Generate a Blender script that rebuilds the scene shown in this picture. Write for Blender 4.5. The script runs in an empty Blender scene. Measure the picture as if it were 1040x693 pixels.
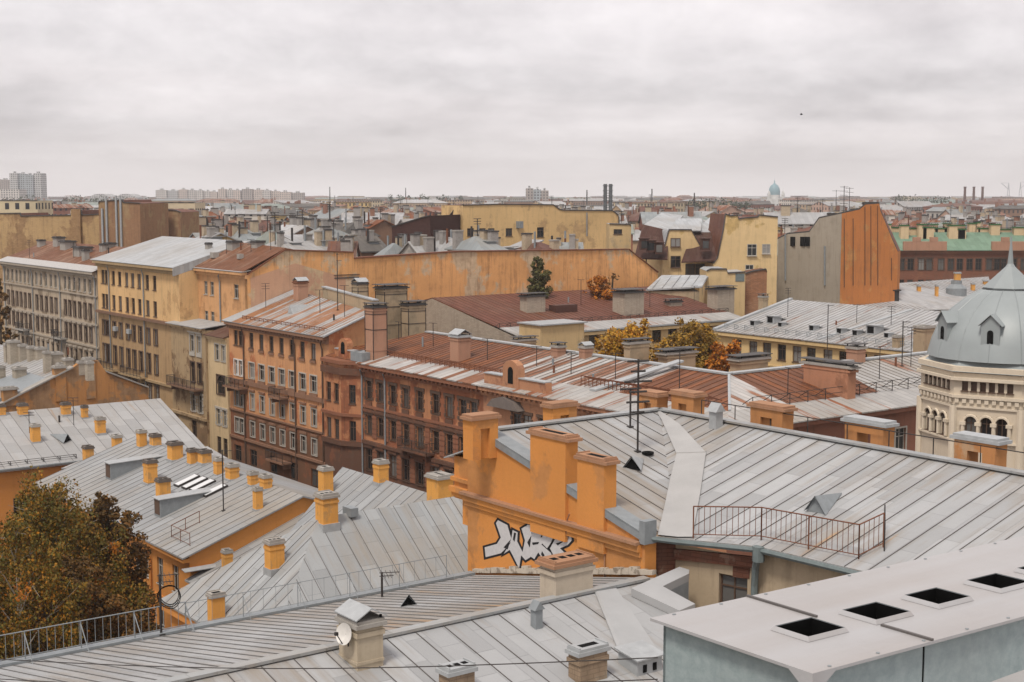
SUN_E=1.45;SKY_E=.74;EXPO=.88;HAZE=0.00019
import bpy, math, random
from mathutils import Vector as Vc, Matrix
R=random.Random(7)
SC=bpy.context.scene
COL=SC.collection
# ---------------------------------------------------------------- camera model
F=1444.;HZ=197.;H=36.
PT=math.atan((346.5-HZ)/F);cP,sP=math.cos(PT),math.sin(PT)
U=Vc((-.599,.801,0)).normalized();V=Vc((U.y,-U.x,0))       # street axes: U away to the left, V away to the right
def ray(x,y):
    a=(x-520)/F;b=(346.5-y)/F
    return Vc((a,cP+b*sP,-sP+b*cP))
O3=Vc((0,0,H))
def at(x,y,z):
    r=ray(x,y);return O3+r*((z-H)/r.z)
def atd(x,y,Y):
    r=ray(x,y);return O3+r*(Y/r.y)
def onp(x,y,p,n):
    r=ray(x,y);return O3+r*((p-O3).dot(n)/r.dot(n))
Q=at(487,390.5,19);Q0=Vc((Q.x,Q.y,0))
def W(a,b,z=0): return Q0+U*a+V*b+Vc((0,0,z))
def ab(p):
    d=p-Q0;return d.dot(U),d.dot(V)
def fac(x,y,b=0):                 # a and z of a picture point on the facade plane at depth b
    p=onp(x,y,W(0,b),V);return ab(p)[0],p.z
def fav(x,y,a):                   # b and z on a plane across the street axis
    p=onp(x,y,W(a,0),U);return ab(p)[1],p.z
def plane(p,q,r): return p,(q-p).cross(r-p).normalized()
# ---------------------------------------------------------------- node helpers
class NT:
    def __init__(s,nt): s.t=nt
    def n(s,kind,**kw):
        nd=s.t.nodes.new(kind)
        ins=kw.pop('i',{})
        for k,v in kw.items(): setattr(nd,k,v)
        for k,v in ins.items(): s.put(nd.inputs[k],v)
        return nd
    def put(s,sock,v):
        if isinstance(v,bpy.types.NodeSocket): s.t.links.new(v,sock)
        else: sock.default_value=v
    def m(s,op,a,b=0.,c=0.):
        nd=s.n('ShaderNodeMath',operation=op);s.put(nd.inputs[0],a);s.put(nd.inputs[1],b);s.put(nd.inputs[2],c);return nd.outputs[0]
    def mix(s,f,a,b,mode='MIX'):
        nd=s.n('ShaderNodeMix',data_type='RGBA',blend_type=mode);s.put(nd.inputs[0],f);s.put(nd.inputs[6],a);s.put(nd.inputs[7],b);return nd.outputs[2]
    def noise(s,v,sc,det=4.,rough=.55,dist=0.):
        nd=s.n('ShaderNodeTexNoise');s.put(nd.inputs['Vector'],v)
        nd.inputs['Scale'].default_value=sc;nd.inputs['Detail'].default_value=det;nd.inputs['Roughness'].default_value=rough;nd.inputs['Distortion'].default_value=dist
        return nd.outputs[0]
    def comb(s,x,y,z=0.):
        nd=s.n('ShaderNodeCombineXYZ');s.put(nd.inputs[0],x);s.put(nd.inputs[1],y);s.put(nd.inputs[2],z);return nd.outputs[0]
    def step(s,x,lo,hi):
        nd=s.n('ShaderNodeMapRange');nd.clamp=True
        s.put(nd.inputs[0],x);nd.inputs[1].default_value=lo;nd.inputs[2].default_value=hi
        return nd.outputs[0]
    def uv(s):
        nd=s.n('ShaderNodeUVMap');nd.uv_map='uv'
        sp=s.n('ShaderNodeSeparateXYZ');s.put(sp.inputs[0],nd.outputs[0]);return nd.outputs[0],sp.outputs[0],sp.outputs[1]
def c4(c): return (c[0],c[1],c[2],1.)
def newmat(name,rough=.7,spec=.3,metal=0.):
    m=bpy.data.materials.new(name);m.use_nodes=True
    t=NT(m.node_tree);b=m.node_tree.nodes['Principled BSDF']
    b.inputs['Roughness'].default_value=rough;b.inputs['Specular IOR Level'].default_value=spec;b.inputs['Metallic'].default_value=metal
    return m,t,b
def bump(t,b,h,st=.4,d=.03):
    nd=t.n('ShaderNodeBump');nd.inputs['Strength'].default_value=st;nd.inputs['Distance'].default_value=d
    t.put(nd.inputs['Height'],h);t.put(b.inputs['Normal'],nd.outputs[0])
def M_flat(name,col,rough=.7,spec=.3,metal=0.,var=.12,sc=3.):
    m,t,b=newmat(name,rough,spec,metal)
    tc=t.n('ShaderNodeTexCoord').outputs['Object']
    n=t.noise(tc,sc,5.)
    k=t.step(n,.3,.7)
    t.put(b.inputs['Base Color'],t.mix(k,c4([x*(1-var) for x in col]),c4([min(1,x*(1+var)) for x in col])))
    bump(t,b,n,.15,.02)
    return m
def M_roof(name,col,pitch=.65,cross=1.9,seam=.45,lw=.05,rust=0.,rcol=(.23,.085,.04),pvar=.12,dirt=.25,rough=.45,streak=.5,geo=False,dcol=(.28,.235,.18),spec=.22):
    m,t,b=newmat(name,rough if col[0]>.3 else .75,spec if col[0]>.3 else .06)
    uv,u,v=t.uv()
    cu=t.m('DIVIDE',u,pitch);ci=t.m('FLOOR',cu);fu=t.m('FRACT',cu)
    cv=t.m('ADD',t.m('DIVIDE',v,cross),t.m('MULTIPLY',t.m('FRACT',t.m('MULTIPLY',ci,.37)),1.))
    ri=t.m('FLOOR',cv);fv=t.m('FRACT',cv)
    wn=t.n('ShaderNodeTexWhiteNoise',noise_dimensions='2D');t.put(wn.inputs['Vector'],t.comb(ci,ri))
    pv=wn.outputs['Value']
    big=t.noise(uv,.09,5.,.6);mid=t.noise(uv,.8,6.,.65)
    stv=t.noise(t.comb(t.m('MULTIPLY',u,2.2),t.m('MULTIPLY',v,.16)),1.,5.,.6)
    base=t.mix(t.m('MULTIPLY',pv,1.),c4([x*(1-pvar) for x in col]),c4([min(1,x*(1+pvar)) for x in col]))
    dm=t.m('MULTIPLY',t.step(t.m('ADD',t.m('MULTIPLY',big,.6),t.m('MULTIPLY',stv,.4)),.46,.66),dirt*1.6)
    base=t.mix(dm,base,c4(dcol))
    fine=t.step(mid,.35,.75)
    base=t.mix(t.m('MULTIPLY',fine,.16),base,c4([x*.6 for x in col]))
    if rust>0:
        wr=t.n('ShaderNodeTexWhiteNoise',noise_dimensions='1D');t.put(wr.inputs['W'],ci)
        rm=t.m('ADD',t.m('ADD',t.m('MULTIPLY',stv,.5),t.m('MULTIPLY',wr.outputs['Value'],.4*streak)),t.m('MULTIPLY',big,.45))
        th=.47+.2*streak+.36*(.5-rust)
        rk=t.step(rm,th-.015,th+.05)
        rc=t.mix(t.step(mid,.3,.7),c4(rcol),c4([x*.62 for x in rcol]))
        base=t.mix(rk,base,rc)
    ln=t.m('LESS_THAN',fu,lw/pitch)
    lc=t.m('MULTIPLY',t.m('LESS_THAN',fv,.035/cross),.55)
    l=t.m('MULTIPLY',t.m('MAXIMUM',t.m('MULTIPLY',ln,.35 if geo else 1.),lc),seam*(1.5 if geo else 1.))
    base=t.mix(l,base,c4([x*.18 for x in col]))
    t.put(b.inputs['Base Color'],base)
    t.put(b.inputs['Roughness'],t.m('ADD',rough,t.m('MULTIPLY',mid,.2)))
    dent=t.noise(t.comb(t.m('MULTIPLY',u,1.),t.m('MULTIPLY',v,.6)),.9,3.)
    bump(t,b,t.m('ADD',t.m('MULTIPLY',ln,.6),t.m('ADD',t.m('MULTIPLY',t.m('ADD',mid,pv),.3),t.m('MULTIPLY',dent,2.2))),.7,.06)
    return m
def M_plaster(name,col,patch=None,pamt=0.,stain=.3,scol=(.12,.09,.065),var=.1,brick=0.,psc=.25,low=None):
    m,t,b=newmat(name,.9,.08)
    uv,u,v=t.uv()
    big=t.noise(uv,.12,6.,.62);mid=t.noise(uv,.9,6.,.65);fine=t.noise(uv,7.,3.)
    base=t.mix(t.step(big,.3,.7),c4([x*(1-var) for x in col]),c4([min(1,x*(1+var)) for x in col]))
    if patch:
        pm=t.noise(t.comb(t.m('MULTIPLY',u,1.1),t.m('MULTIPLY',v,.8)),psc,9.,.68,.1)
        base=t.mix(t.step(pm,.62-.3*pamt,.66-.3*pamt),base,t.mix(t.step(mid,.35,.65),c4(patch),c4([x*.75 for x in patch])))
    if brick>0:
        br=t.n('ShaderNodeTexBrick');t.put(br.inputs['Vector'],uv);br.inputs['Scale'].default_value=1.
        br.inputs['Brick Width'].default_value=.5;br.inputs['Row Height'].default_value=.16;br.inputs['Mortar Size'].default_value=.016
        br.inputs['Color1'].default_value=c4([x*.8 for x in col]);br.inputs['Color2'].default_value=c4([min(1,x*1.15) for x in col]);br.inputs['Mortar'].default_value=c4([x*.55 for x in col])
        base=t.mix(brick,base,br.outputs[0])
    st=t.noise(t.comb(t.m('MULTIPLY',u,1.6),t.m('MULTIPLY',v,.14)),1.,6.,.65)
    base=t.mix(t.m('MULTIPLY',t.step(t.m('ADD',t.m('MULTIPLY',st,.65),t.m('MULTIPLY',mid,.35)),.5,.68),stain),base,c4(scol))
    dr=t.noise(t.comb(t.m('MULTIPLY',u,4.5),t.m('MULTIPLY',v,.10)),1.,4.,.6)
    base=t.mix(t.m('MULTIPLY',t.m('MULTIPLY',t.step(dr,.58,.70),t.step(big,.35,.6)),min(.75,stain*1.2)),base,c4([x*.8 for x in scol]))
    base=t.mix(t.m('MULTIPLY',t.step(fine,.4,.7),.1),base,c4([x*.5 for x in col]))
    t.put(b.inputs['Base Color'],base)
    bump(t,b,t.m('ADD',t.m('MULTIPLY',mid,.7),t.m('MULTIPLY',fine,.3)),.35,.03)
    return m
def M_glass(name,dark=(.012,.014,.016),lite=(.32,.31,.29)):
    m,t,b=newmat(name,.12,.5)
    oi=t.n('ShaderNodeObjectInfo').outputs['Random']
    k=t.step(oi,.38,1.)  # some panes randomly paler: curtains, and reflections put into the colour
    t.put(b.inputs['Base Color'],t.mix(t.m('MULTIPLY',t.m('MULTIPLY',k,k),.8),c4(dark),c4(lite)))
    return m
def M_farwall(name,col,ww=.38,pw=2.6,ph=3.4):
    m,t,b=newmat(name,.85,.2)
    uv,u,v=t.uv()
    fu=t.m('FRACT',t.m('DIVIDE',u,pw));fv=t.m('FRACT',t.m('DIVIDE',v,ph))
    wu=t.m('MULTIPLY',t.m('GREATER_THAN',fu,.3),t.m('LESS_THAN',fu,.3+ww));wv=t.m('MULTIPLY',t.m('GREATER_THAN',fv,.25),t.m('LESS_THAN',fv,.8))
    big=t.noise(uv,.2,5.,.6)
    base=t.mix(t.step(big,.3,.7),c4([x*.82 for x in col]),c4([min(1,x*1.1) for x in col]))
    t.put(b.inputs['Base Color'],t.mix(t.m('MULTIPLY',wu,wv),base,c4((.035,.035,.04))))
    return m
def M_leaf(name,cols,spec=.2):
    m,t,b=newmat(name,.7,spec)
    g=t.n('ShaderNodeNewGeometry').outputs['Random Per Island']
    r=t.n('ShaderNodeValToRGB');t.put(r.inputs[0],g)
    e=r.color_ramp.elements
    while len(e)<len(cols): e.new(.5)
    for k,cc in enumerate(cols): e[k].position=k/(len(cols)-1);e[k].color=c4(cc)
    oc=t.n('ShaderNodeTexCoord').outputs['Object']
    n=t.noise(oc,.35,4.)
    base=t.mix(t.m('MULTIPLY',t.step(n,.4,.68),.65),r.outputs[0],c4(cols[-1]))
    t.put(b.inputs['Base Color'],base)
    return m
# ---------------------------------------------------------------- mesh builder
class MB:
    def __init__(s): s.v=[];s.f=[];s.m=[]
    def poly(s,pts,m=0):
        k=len(s.v);s.v.extend([Vc(p) for p in pts]);s.f.append(list(range(k,k+len(pts))));s.m.append(m)
    def par(s,o,x,y,z,m=0,mt=None):         # parallelepiped
        o=Vc(o);k=len(s.v)
        s.v.extend([o,o+x,o+x+y,o+y,o+z,o+x+z,o+x+y+z,o+y+z])
        for n,q in enumerate(((3,2,1,0),(4,5,6,7),(0,1,5,4),(1,2,6,5),(2,3,7,6),(3,0,4,7))):
            s.f.append([k+i for i in q]);s.m.append(mt if (n==1 and mt is not None) else m)
    def box(s,a0,a1,b0,b1,z0,z1,m=0,mt=None):   # along the street axes
        s.par(W(min(a0,a1),min(b0,b1),z0),U*-0+U*abs(a1-a0),V*abs(b1-b0),Vc((0,0,z1-z0)),m,mt)
    def cbox(s,c,sx,sy,sz,X=None,Y=None,m=0,mt=None):  # centred at base c
        X=U if X is None else X;Y=V if Y is None else Y
        s.par(Vc(c)-X*sx/2-Y*sy/2,X*sx,Y*sy,Vc((0,0,sz)),m,mt)
    def slab(s,pts,t,m=0,ms=None):
        ms=m if ms is None else ms
        d=Vc((0,0,t));p=[Vc(q) for q in pts];n=len(p)
        s.poly(p,m);s.poly([q-d for q in reversed(p)],ms)
        for i in range(n):
            j=(i+1)%n;s.poly([p[i],p[i]-d,p[j]-d,p[j]],ms)
    def prism(s,pts,ext,m=0,mf=None):       # planar outline pushed along ext
        p=[Vc(q) for q in pts];n=len(p);e=Vc(ext)
        s.poly(p,m if mf is None else mf);s.poly([q+e for q in reversed(p)],m)
        for i in range(n):
            j=(i+1)%n;s.poly([p[i],p[i]+e,p[j]+e,p[j]],m)
    def tube(s,pts,r,n=5,m=0,cap=True):
        pts=[Vc(p) for p in pts];k=len(s.v);rs=r if isinstance(r,(list,tuple)) else [r]*len(pts)
        for i,p in enumerate(pts):
            d=(pts[min(i+1,len(pts)-1)]-pts[max(i-1,0)]).normalized()
            x=d.cross(Vc((0,0,1)));x=x.normalized() if x.length>.01 else Vc((1,0,0));y=d.cross(x)
            for j in range(n):
                g=2*math.pi*j/n;s.v.append(p+(x*math.cos(g)+y*math.sin(g))*rs[i])
        for i in range(len(pts)-1):
            for j in range(n):
                s.f.append([k+i*n+j,k+i*n+(j+1)%n,k+(i+1)*n+(j+1)%n,k+(i+1)*n+j]);s.m.append(m)
        if cap:
            s.f.append([k+j for j in range(n)]);s.m.append(m)
            s.f.append([k+(len(pts)-1)*n+j for j in range(n)]);s.m.append(m)
    def lathe(s,c,prof,n=24,m=0,a0=0.,a1=2*math.pi,rot=0.):
        k=len(s.v);c=Vc(c);full=abs(a1-a0-2*math.pi)<1e-6;nn=n if full else n+1
        for r,z in prof:
            for j in range(nn):
                g=rot+a0+(a1-a0)*j/n;s.v.append(c+Vc((r*math.cos(g),r*math.sin(g),z)))
        for i in range(len(prof)-1):
            for j in range(n):
                j2=(j+1)%nn
                s.f.append([k+i*nn+j,k+i*nn+j2,k+(i+1)*nn+j2,k+(i+1)*nn+j]);s.m.append(m)
    def ribs(s,pts,sp,w=.05,h=.05,m=0,off=0.,q=.5):  # standing seams across a planar convex polygon, down the slope
        w*=q;h*=q;p=[Vc(q_) for q_ in pts]
        n=Vc((0,0,0))
        for i in range(1,len(p)-1): n+=(p[i]-p[0]).cross(p[i+1]-p[0])
        n.normalize()
        if n.z<0: n=-n
        t=Vc((0,0,1)).cross(n)
        if t.length<.02: t=U.copy()
        t.normalize();g=n.cross(t)
        cs=[(q.dot(t),q.dot(g),q.dot(n)) for q in p];h0=sum(q[2] for q in cs)/len(cs)
        lo=min(q[0] for q in cs);hi=max(q[0] for q in cs)
        x=math.floor(lo/sp)*sp+off
        while x<hi:
            ys=[]
            for i in range(len(cs)):
                q0,q1=cs[i],cs[(i+1)%len(cs)]
                if (q0[0]-x)*(q1[0]-x)<0:
                    f=(x-q0[0])/(q1[0]-q0[0]);ys.append(q0[1]+f*(q1[1]-q0[1]))
            if len(ys)>=2 and max(ys)-min(ys)>.1:
                y0,y1=min(ys),max(ys)
                s.par(t*(x-w/2)+g*y0+n*(h0-.01),t*w,g*(y1-y0),n*(h+.01),m)
            x+=sp
    def build(s,name,mats,parent=None,smooth=False,uv=True):
        me=bpy.data.meshes.new(name)
        o=Vc((0,0,0));q=parent
        while q is not None: o=o+q.location;q=q.parent
        me.from_pydata([tuple(p-o) for p in s.v],[],s.f)
        ms=mats if isinstance(mats,(list,tuple)) else [mats]
        for x in ms: me.materials.append(x)
        if len(ms)>1: me.polygons.foreach_set('material_index',[min(i,len(ms)-1) for i in s.m])
        if uv:
            l=me.uv_layers.new(name='uv');out=[]
            Z=Vc((0,0,1))
            for fc in s.f:
                p=[s.v[i] for i in fc]
                n=(p[1]-p[0]).cross(p[2]-p[0])
                if n.length<1e-9 and len(p)>3: n=(p[2]-p[1]).cross(p[3]-p[1])
                n=n.normalized() if n.length>1e-9 else Z.copy()
                if n.z<-.001: n=-n
                t=Z.cross(n)
                t=t.normalized() if t.length>.02 else U
                g=n.cross(t)
                for i in p: out.append(i.dot(t));out.append(i.dot(g))
            l.data.foreach_set('uv',out)
        if smooth: me.polygons.foreach_set('use_smooth',[True]*len(s.f))
        me.update()
        ob=bpy.data.objects.new(name,me);COL.objects.link(ob)
        if parent is not None: ob.parent=parent
        return ob
def tag(o,label=None,cat=None,group=None,kind=None):
    if label: o['label']=label
    if cat: o['category']=cat
    if group: o['group']=group
    if kind: o['kind']=kind
    return o
REG={}
def thing(name,label,cat,loc,group=None):
    o=bpy.data.objects.new(name,None);COL.objects.link(o);o.location=Vc(loc);o.empty_display_size=.5
    REG[label]=o
    return tag(o,label,cat,group)
# ---------------------------------------------------------------- palette
G_=M_glass('window_glass')
m_black=M_flat('dark_opening',(.006,.006,.006),.9,.1)
m_iron=M_flat('dark_iron',(.035,.03,.028),.6)
m_rust=M_flat('rusty_iron',(.16,.06,.03),.8)
m_galv=M_flat('galvanised_sheet',(.34,.355,.36),.4,.5)
m_galvd=M_flat('dull_sheet',(.22,.24,.25),.5,.4)
m_white=M_flat('white_paint',(.62,.6,.56),.6)
m_wfr=M_flat('white_window_frame',(.42,.39,.34),.6)
m_bfr=M_flat('brown_window_frame',(.10,.06,.04),.6)
m_pipe=M_flat('green_grey_pipe',(.14,.17,.17),.55)
m_brickcap=M_plaster('brown_cap_plaster',(.36,.2,.12),stain=.4)
m_concr=M_plaster('grey_concrete',(.34,.32,.29),stain=.4)
m_tarcap=M_flat('dark_tin_cap',(.06,.055,.052),.6)
OR=(.60,.255,.072);YE=(.68,.335,.085)
m_orange=M_plaster('orange_plaster',OR,stain=.10,var=.10,scol=(.33,.15,.055),patch=(.54,.25,.09),pamt=.3)
m_rorange=M_plaster('weathered_orange_brickwork',(.46,.215,.085),stain=.4,var=.14,scol=(.2,.11,.06),patch=(.5,.33,.2),pamt=.2)
m_yellow=M_plaster('yellow_chimney_plaster',YE,stain=.35,var=.10,scol=(.35,.18,.07),patch=(.6,.33,.12),pamt=.25,psc=.9)
m_lorange=M_plaster('orange_house_plaster',(.58,.25,.07),stain=.22,scol=(.3,.14,.05))
# ---------------------------------------------------------------- windows
_wm={}
def winmesh(w,h,st):
    key=(round(w,2),round(h,2),st)
    if key in _wm: return _wm[key]
    fr=MB()
    kind,ftype=st.split('/') if '/' in st else (st,'b')
    nich='niche' in kind
    X,Y,Z=Vc((1,0,0)),Vc((0,1,0)),Vc((0,0,1))
    def bx(x0,x1,y0,y1,z0,z1,m=0): fr.par(Vc((x0,y0,z0)),X*(x1-x0),Y*(y1-y0),Z*(z1-z0),m)
    t=.08 if w<1.6 else .1
    y0,y1=.13,.21
    if nich: bx(-w/2,w/2,.14,.2,0,h,2)
    if not nich: bx(-w/2,-w/2+t,y0,y1,0,h);bx(w/2-t,w/2,y0,y1,0,h);bx(-w/2+t,w/2-t,y0,y1,0,t);bx(-w/2+t,w/2-t,y0,y1,h-t,h)
    if w>.6: bx(-t*.4,t*.4,y0+.004,y1-.004,t,h-t)
    if h>1.4: bx(-w/2+t,-t*.4,y0+.004,y1-.004,h*.66,h*.66+.06);bx(t*.4,w/2-t,y0+.004,y1-.004,h*.66,h*.66+.06)
    bx(-w/2-.06,w/2+.06,-.1,.128,-.07,.0,1)                  # sill
    if 'surround' in kind or 'pediment' in kind:
        bx(-w/2-.13,-w/2-.003,-.07,.02,-.07,h+.13,2);bx(w/2+.003,w/2+.13,-.07,.02,-.07,h+.13,2);bx(-w/2-.003,w/2+.003,-.07,.02,h+.003,h+.13,2)
    if 'pediment' in kind:
        bx(-w/2-.32,w/2+.32,-.24,.02,h+.32,h+.46,2);bx(-w/2-.2,w/2+.2,-.1,.02,h+.2,h+.32,2);bx(-w/2-.12,w/2+.12,-.1,.02,-.5,-.08,2)
    if 'quoin' in kind:
        for k in range(int(h/.42)+1):
            e=.16 if k%2 else .3
            bx(-w/2-e,-w/2-.003,-.06,.02,k*.42,k*.42+.34,2);bx(w/2+.003,w/2+e,-.06,.02,k*.42,k*.42+.34,2)
        bx(-w/2-.3,w/2+.3,-.1,.02,h+.05,h+.3,2)
    if 'arch' in kind:
        for sgn in (-1,1):                                   # spandrels make the round head
            pr=MB();pts=[Vc((sgn*w/2,.02,h))]
            for k in range(7):
                g=math.pi/2*k/6;pts.append(Vc((sgn*w/2*math.cos(g),.02,h-w/2+w/2*math.sin(g))))
            fr.prism(pts,Vc((0,.1,0)),2)
    pa=MB();pa.par(Vc((-w/2+.02,.18,.02)),X*(w-.04),Y*.02,Z*(h-.04))
    fo=fr.build('window',[m_bfr]);po=pa.build('pane',[G_])
    fm,pm=fo.data,po.data
    bpy.data.objects.remove(fo);bpy.data.objects.remove(po)
    _wm[key]=(fm,pm);return _wm[key]
_wmat={}
def window(T,pos,t,w,h,st,fmat,smat,umat,name='window'):
    fm,pm=winmesh(w,h,st)
    key=(fm.name,fmat.name,smat.name,umat.name)
    if key not in _wmat:
        c=fm.copy();c.materials.clear()
        for x in (fmat,smat,umat): c.materials.append(x)
        _wmat[key]=c
    o=bpy.data.objects.new('niche' if 'niche' in st else name,_wmat[key]);COL.objects.link(o);o.parent=T
    q=T;off=Vc((0,0,0))
    while q is not None: off+=q.location;q=q.parent
    o.location=Vc(pos)-off;o.rotation_euler=(0,0,math.atan2(t.y,t.x))
    if 'niche' in st: return o
    p=bpy.data.objects.new('pane',pm);COL.objects.link(p);p.parent=o
    return o
def facade(T,mb,A,B,z0,z1,wins=(),m=0,rec=.22,rm=None):
    """wall from A to B (left to right seen from outside) with real openings; wins: (s,z,w,h,style,frame,sill,surround[,None])"""
    A=Vc((A.x,A.y,0));B=Vc((B.x,B.y,0));t=(B-A);L=t.length;t.normalize();inn=Vc((-t.y,t.x,0));Z=Vc((0,0,1))
    ws=[w for w in wins if w[0]-w[2]/2>.02 and w[0]+w[2]/2<L-.02 and w[1]>z0+.02 and w[1]+w[3]<z1-.02]
    xs=sorted(set([0,L]+[round(w[0]-w[2]/2,3) for w in ws]+[round(w[0]+w[2]/2,3) for w in ws]))
    zs=sorted(set([z0,z1]+[round(w[1],3) for w in ws]+[round(w[1]+w[3],3) for w in ws]))
    P=lambda x,z,d=0: A+t*x+Z*z+inn*d
    for j in range(len(zs)-1):
        zc=(zs[j]+zs[j+1])/2;run=None
        for i in range(len(xs)):
            hole=True
            if i<len(xs)-1:
                xc=(xs[i]+xs[i+1])/2
                hole=any(abs(xc-w[0])<w[2]/2 and w[1]<zc<w[1]+w[3] for w in ws)
            if hole:
                if run is not None: mb.poly([P(run,zs[j]),P(xs[i],zs[j]),P(xs[i],zs[j+1]),P(run,zs[j+1])],m)
                run=None
            elif run is None: run=xs[i]
    for w in ws:
        x0,x1,a,b=w[0]-w[2]/2,w[0]+w[2]/2,w[1],w[1]+w[3]
        mb.poly([P(x0,a),P(x0,a,rec),P(x0,b,rec),P(x0,b)],m);mb.poly([P(x1,a,rec),P(x1,a),P(x1,b),P(x1,b,rec)],m)
        mb.poly([P(x0,b),P(x0,b,rec),P(x1,b,rec),P(x1,b)],m);mb.poly([P(x0,a),P(x1,a),P(x1,a,rec),P(x0,a,rec)],m)
        window(T,P(w[0],w[1]),t,w[2],w[3],w[4],w[5],w[6],w[7])
    return ws
# ---------------------------------------------------------------- chimneys
def chimney(T,c,zb,zt,wu,wv,mat,cap='flat',capm=None,X=None,Y=None,flues=3,band=True,label=None):
    """c: world point (only x, y used)"""
    X=U if X is None else X;Y=V if Y is None else Y
    c=Vc((c.x,c.y,0));B=lambda z:c+Vc((0,0,z))
    zt-=.42 if cap=='lid' else (.2 if cap in('flat','niche') else .3)
    capm=capm or m_concr
    mb=MB();h=zt-zb
    if cap=='niche':                      # two piers carrying a lintel along X
        mb.cbox(B(zb)-X*wu*.34,wu*.32,wv,h*.72,X,Y);mb.cbox(B(zb)+X*wu*.34,wu*.32,wv,h*.72,X,Y)
        if capm is not m_galv: mb.cbox(B(zb),wu*.36,wv*.5,h*.72,X,Y)
        mb.cbox(B(zb+h*.72),wu*1.01,wv*1.01,h*.28-.12,X,Y)
    else:
        mb.cbox(B(zb),wu,wv,h-.12,X,Y)
        if band: mb.cbox(B(zt-.42),wu*1.1,wv*1.1,.16,X,Y);mb.cbox(B(zb+h*.30),wu*1.05,wv*1.05,.1,X,Y)
    ch=mb.build('chimney',[mat],T)
    if label: ch['label']=label
    cb=MB()
    cb.cbox(B(zt-.12),wu*1.2,wv*1.2,.13,X,Y)
    cb.cbox(B(zt+.01),wu*1.08,wv*1.08,.1,X,Y)
    if cap=='flat':
        n=flues;lx=wu*.86/n
        big=max(wu,wv)
        for k in range(n):
            s=(k-(n-1)/2)
            if wu>=wv: cb.cbox(B(zt+.111)+X*s*wu*.9/n,wu*.62/n,min(wv*.45,wu*.7/n),.004,X,Y,1)
            else: cb.cbox(B(zt+.111)+Y*s*wv*.9/n,min(wu*.45,wv*.7/n),wv*.62/n,.004,X,Y,1)
        cb.cbox(B(zt+.11)+X*(wu*.5),.06,wv*1.0,.05,X,Y);cb.cbox(B(zt+.11)-X*(wu*.5),.06,wv*1.0,.05,X,Y)
    elif cap=='hood':                     # folded sheet roof on short legs
        e=.1
        for sx in(-1,1):
            for sy in(-1,1): cb.cbox(B(zt+.1)+X*sx*wu*.45+Y*sy*wv*.45,.07,.07,e,X,Y,1)
        a,b=wu*.6,wv*.6
        if wu>=wv: rd,ln=Y,X;hw,hl=b,a
        else: rd,ln=X,Y;hw,hl=a,b
        top=B(zt+.1+e+hw*.55)
        for sg in(-1,1): cb.slab([top-ln*hl,top+ln*hl,B(zt+.1+e)+ln*hl+rd*sg*hw,B(zt+.1+e)-ln*hl+rd*sg*hw],.04,2)
    elif cap=='lid':                      # flat sheet on legs
        for sx in(-1,1):
            for sy in(-1,1): cb.cbox(B(zt+.1)+X*sx*wu*.45+Y*sy*wv*.45,.08,.08,.2,X,Y,1)
        cb.cbox(B(zt+.3),wu*1.25,wv*1.25,.06,X,Y,2)
    cp=cb.build('cap',[capm,m_black,m_tarcap if cap=='lid' else m_galv],ch)
    return ch
def pxchim(T,px,py,pl,ytop,pw,mat,cap='flat',ratio=1.,capm=None,flues=3,band=True,up=None):
    """chimney whose foot stands at picture point (px,py) on roof plane pl, pw picture pixels wide, reaching row ytop"""
    p=onp(px,py,*pl);D=p.y
    w=pw*D/F/(abs(U.x)*ratio+abs(V.x))     # ratio = length along the street axis over length across
    zt=onp(px,ytop,p,Vc((0,1,0))).z
    return chimney(T,p,p.z-w*.8,zt,w*ratio,w,mat,cap,capm,flues=flues,band=band)
# ---------------------------------------------------------------- roof furniture
def railing(T,pts,h=1.0,sp=1.8,bal=.0,r=.018,mat=None,name='railing',brace=None,mid=True):
    mb=MB();pts=[Vc(p) for p in pts];Z=Vc((0,0,1))
    for i in range(len(pts)-1):
        a,b=pts[i],pts[i+1];L=(b-a).length;n=max(1,round(L/sp))
        mb.tube([a+Z*h,b+Z*h],r*1.2,5)
        if mid: mb.tube([a+Z*h*.12,b+Z*h*.12],r*.9,5)
        for k in range(n+1):
            p=a+(b-a)*(k/n);mb.tube([p,p+Z*h],r*1.3,5)
            if brace is not None: mb.tube([p+Z*h*.9,p+brace],r,4)
        if bal>0:
            m=int(L/bal)
            for k in range(1,m): mb.tube([a+(b-a)*(k/m)+Z*h*.12,a+(b-a)*(k/m)+Z*h],r*.55,4)
    return mb.build(name,[mat or m_iron],T)
def snowguard(T,p,q,up,n,h=.5,mat=None):
    """row of triangular brackets with two rails along an eave; up: horizontal vector up the roof"""
    mb=MB();p=Vc(p);q=Vc(q);Z=Vc((0,0,1))
    for k in range(n+1):
        a=p+(q-p)*(k/n)
        mb.tube([a,a+Z*h],.035,4);mb.tube([a+Z*h,a+up],.03,4);mb.tube([a,a+up],.03,4)
    for f in(.5,1.): mb.tube([p+Z*h*f,q+Z*h*f],.024,4)
    return mb.build('snow_guard',[mat or m_iron],T)
def downpipe(T,a,zt,zb,b=0.,mat=None,r=.09):
    mb=MB();mb.tube([W(a,b-.05,zt),W(a,b-.35,zt-.5),W(a,b-.16,zt-1.2),W(a,b-.16,zb)],r,6)
    mb.tube([W(a,b-.05,zt+.05),W(a,b-.05,zt-.05)],r*1.8,6)
    return mb.build('downpipe',[mat or m_galvd],T)
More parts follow.
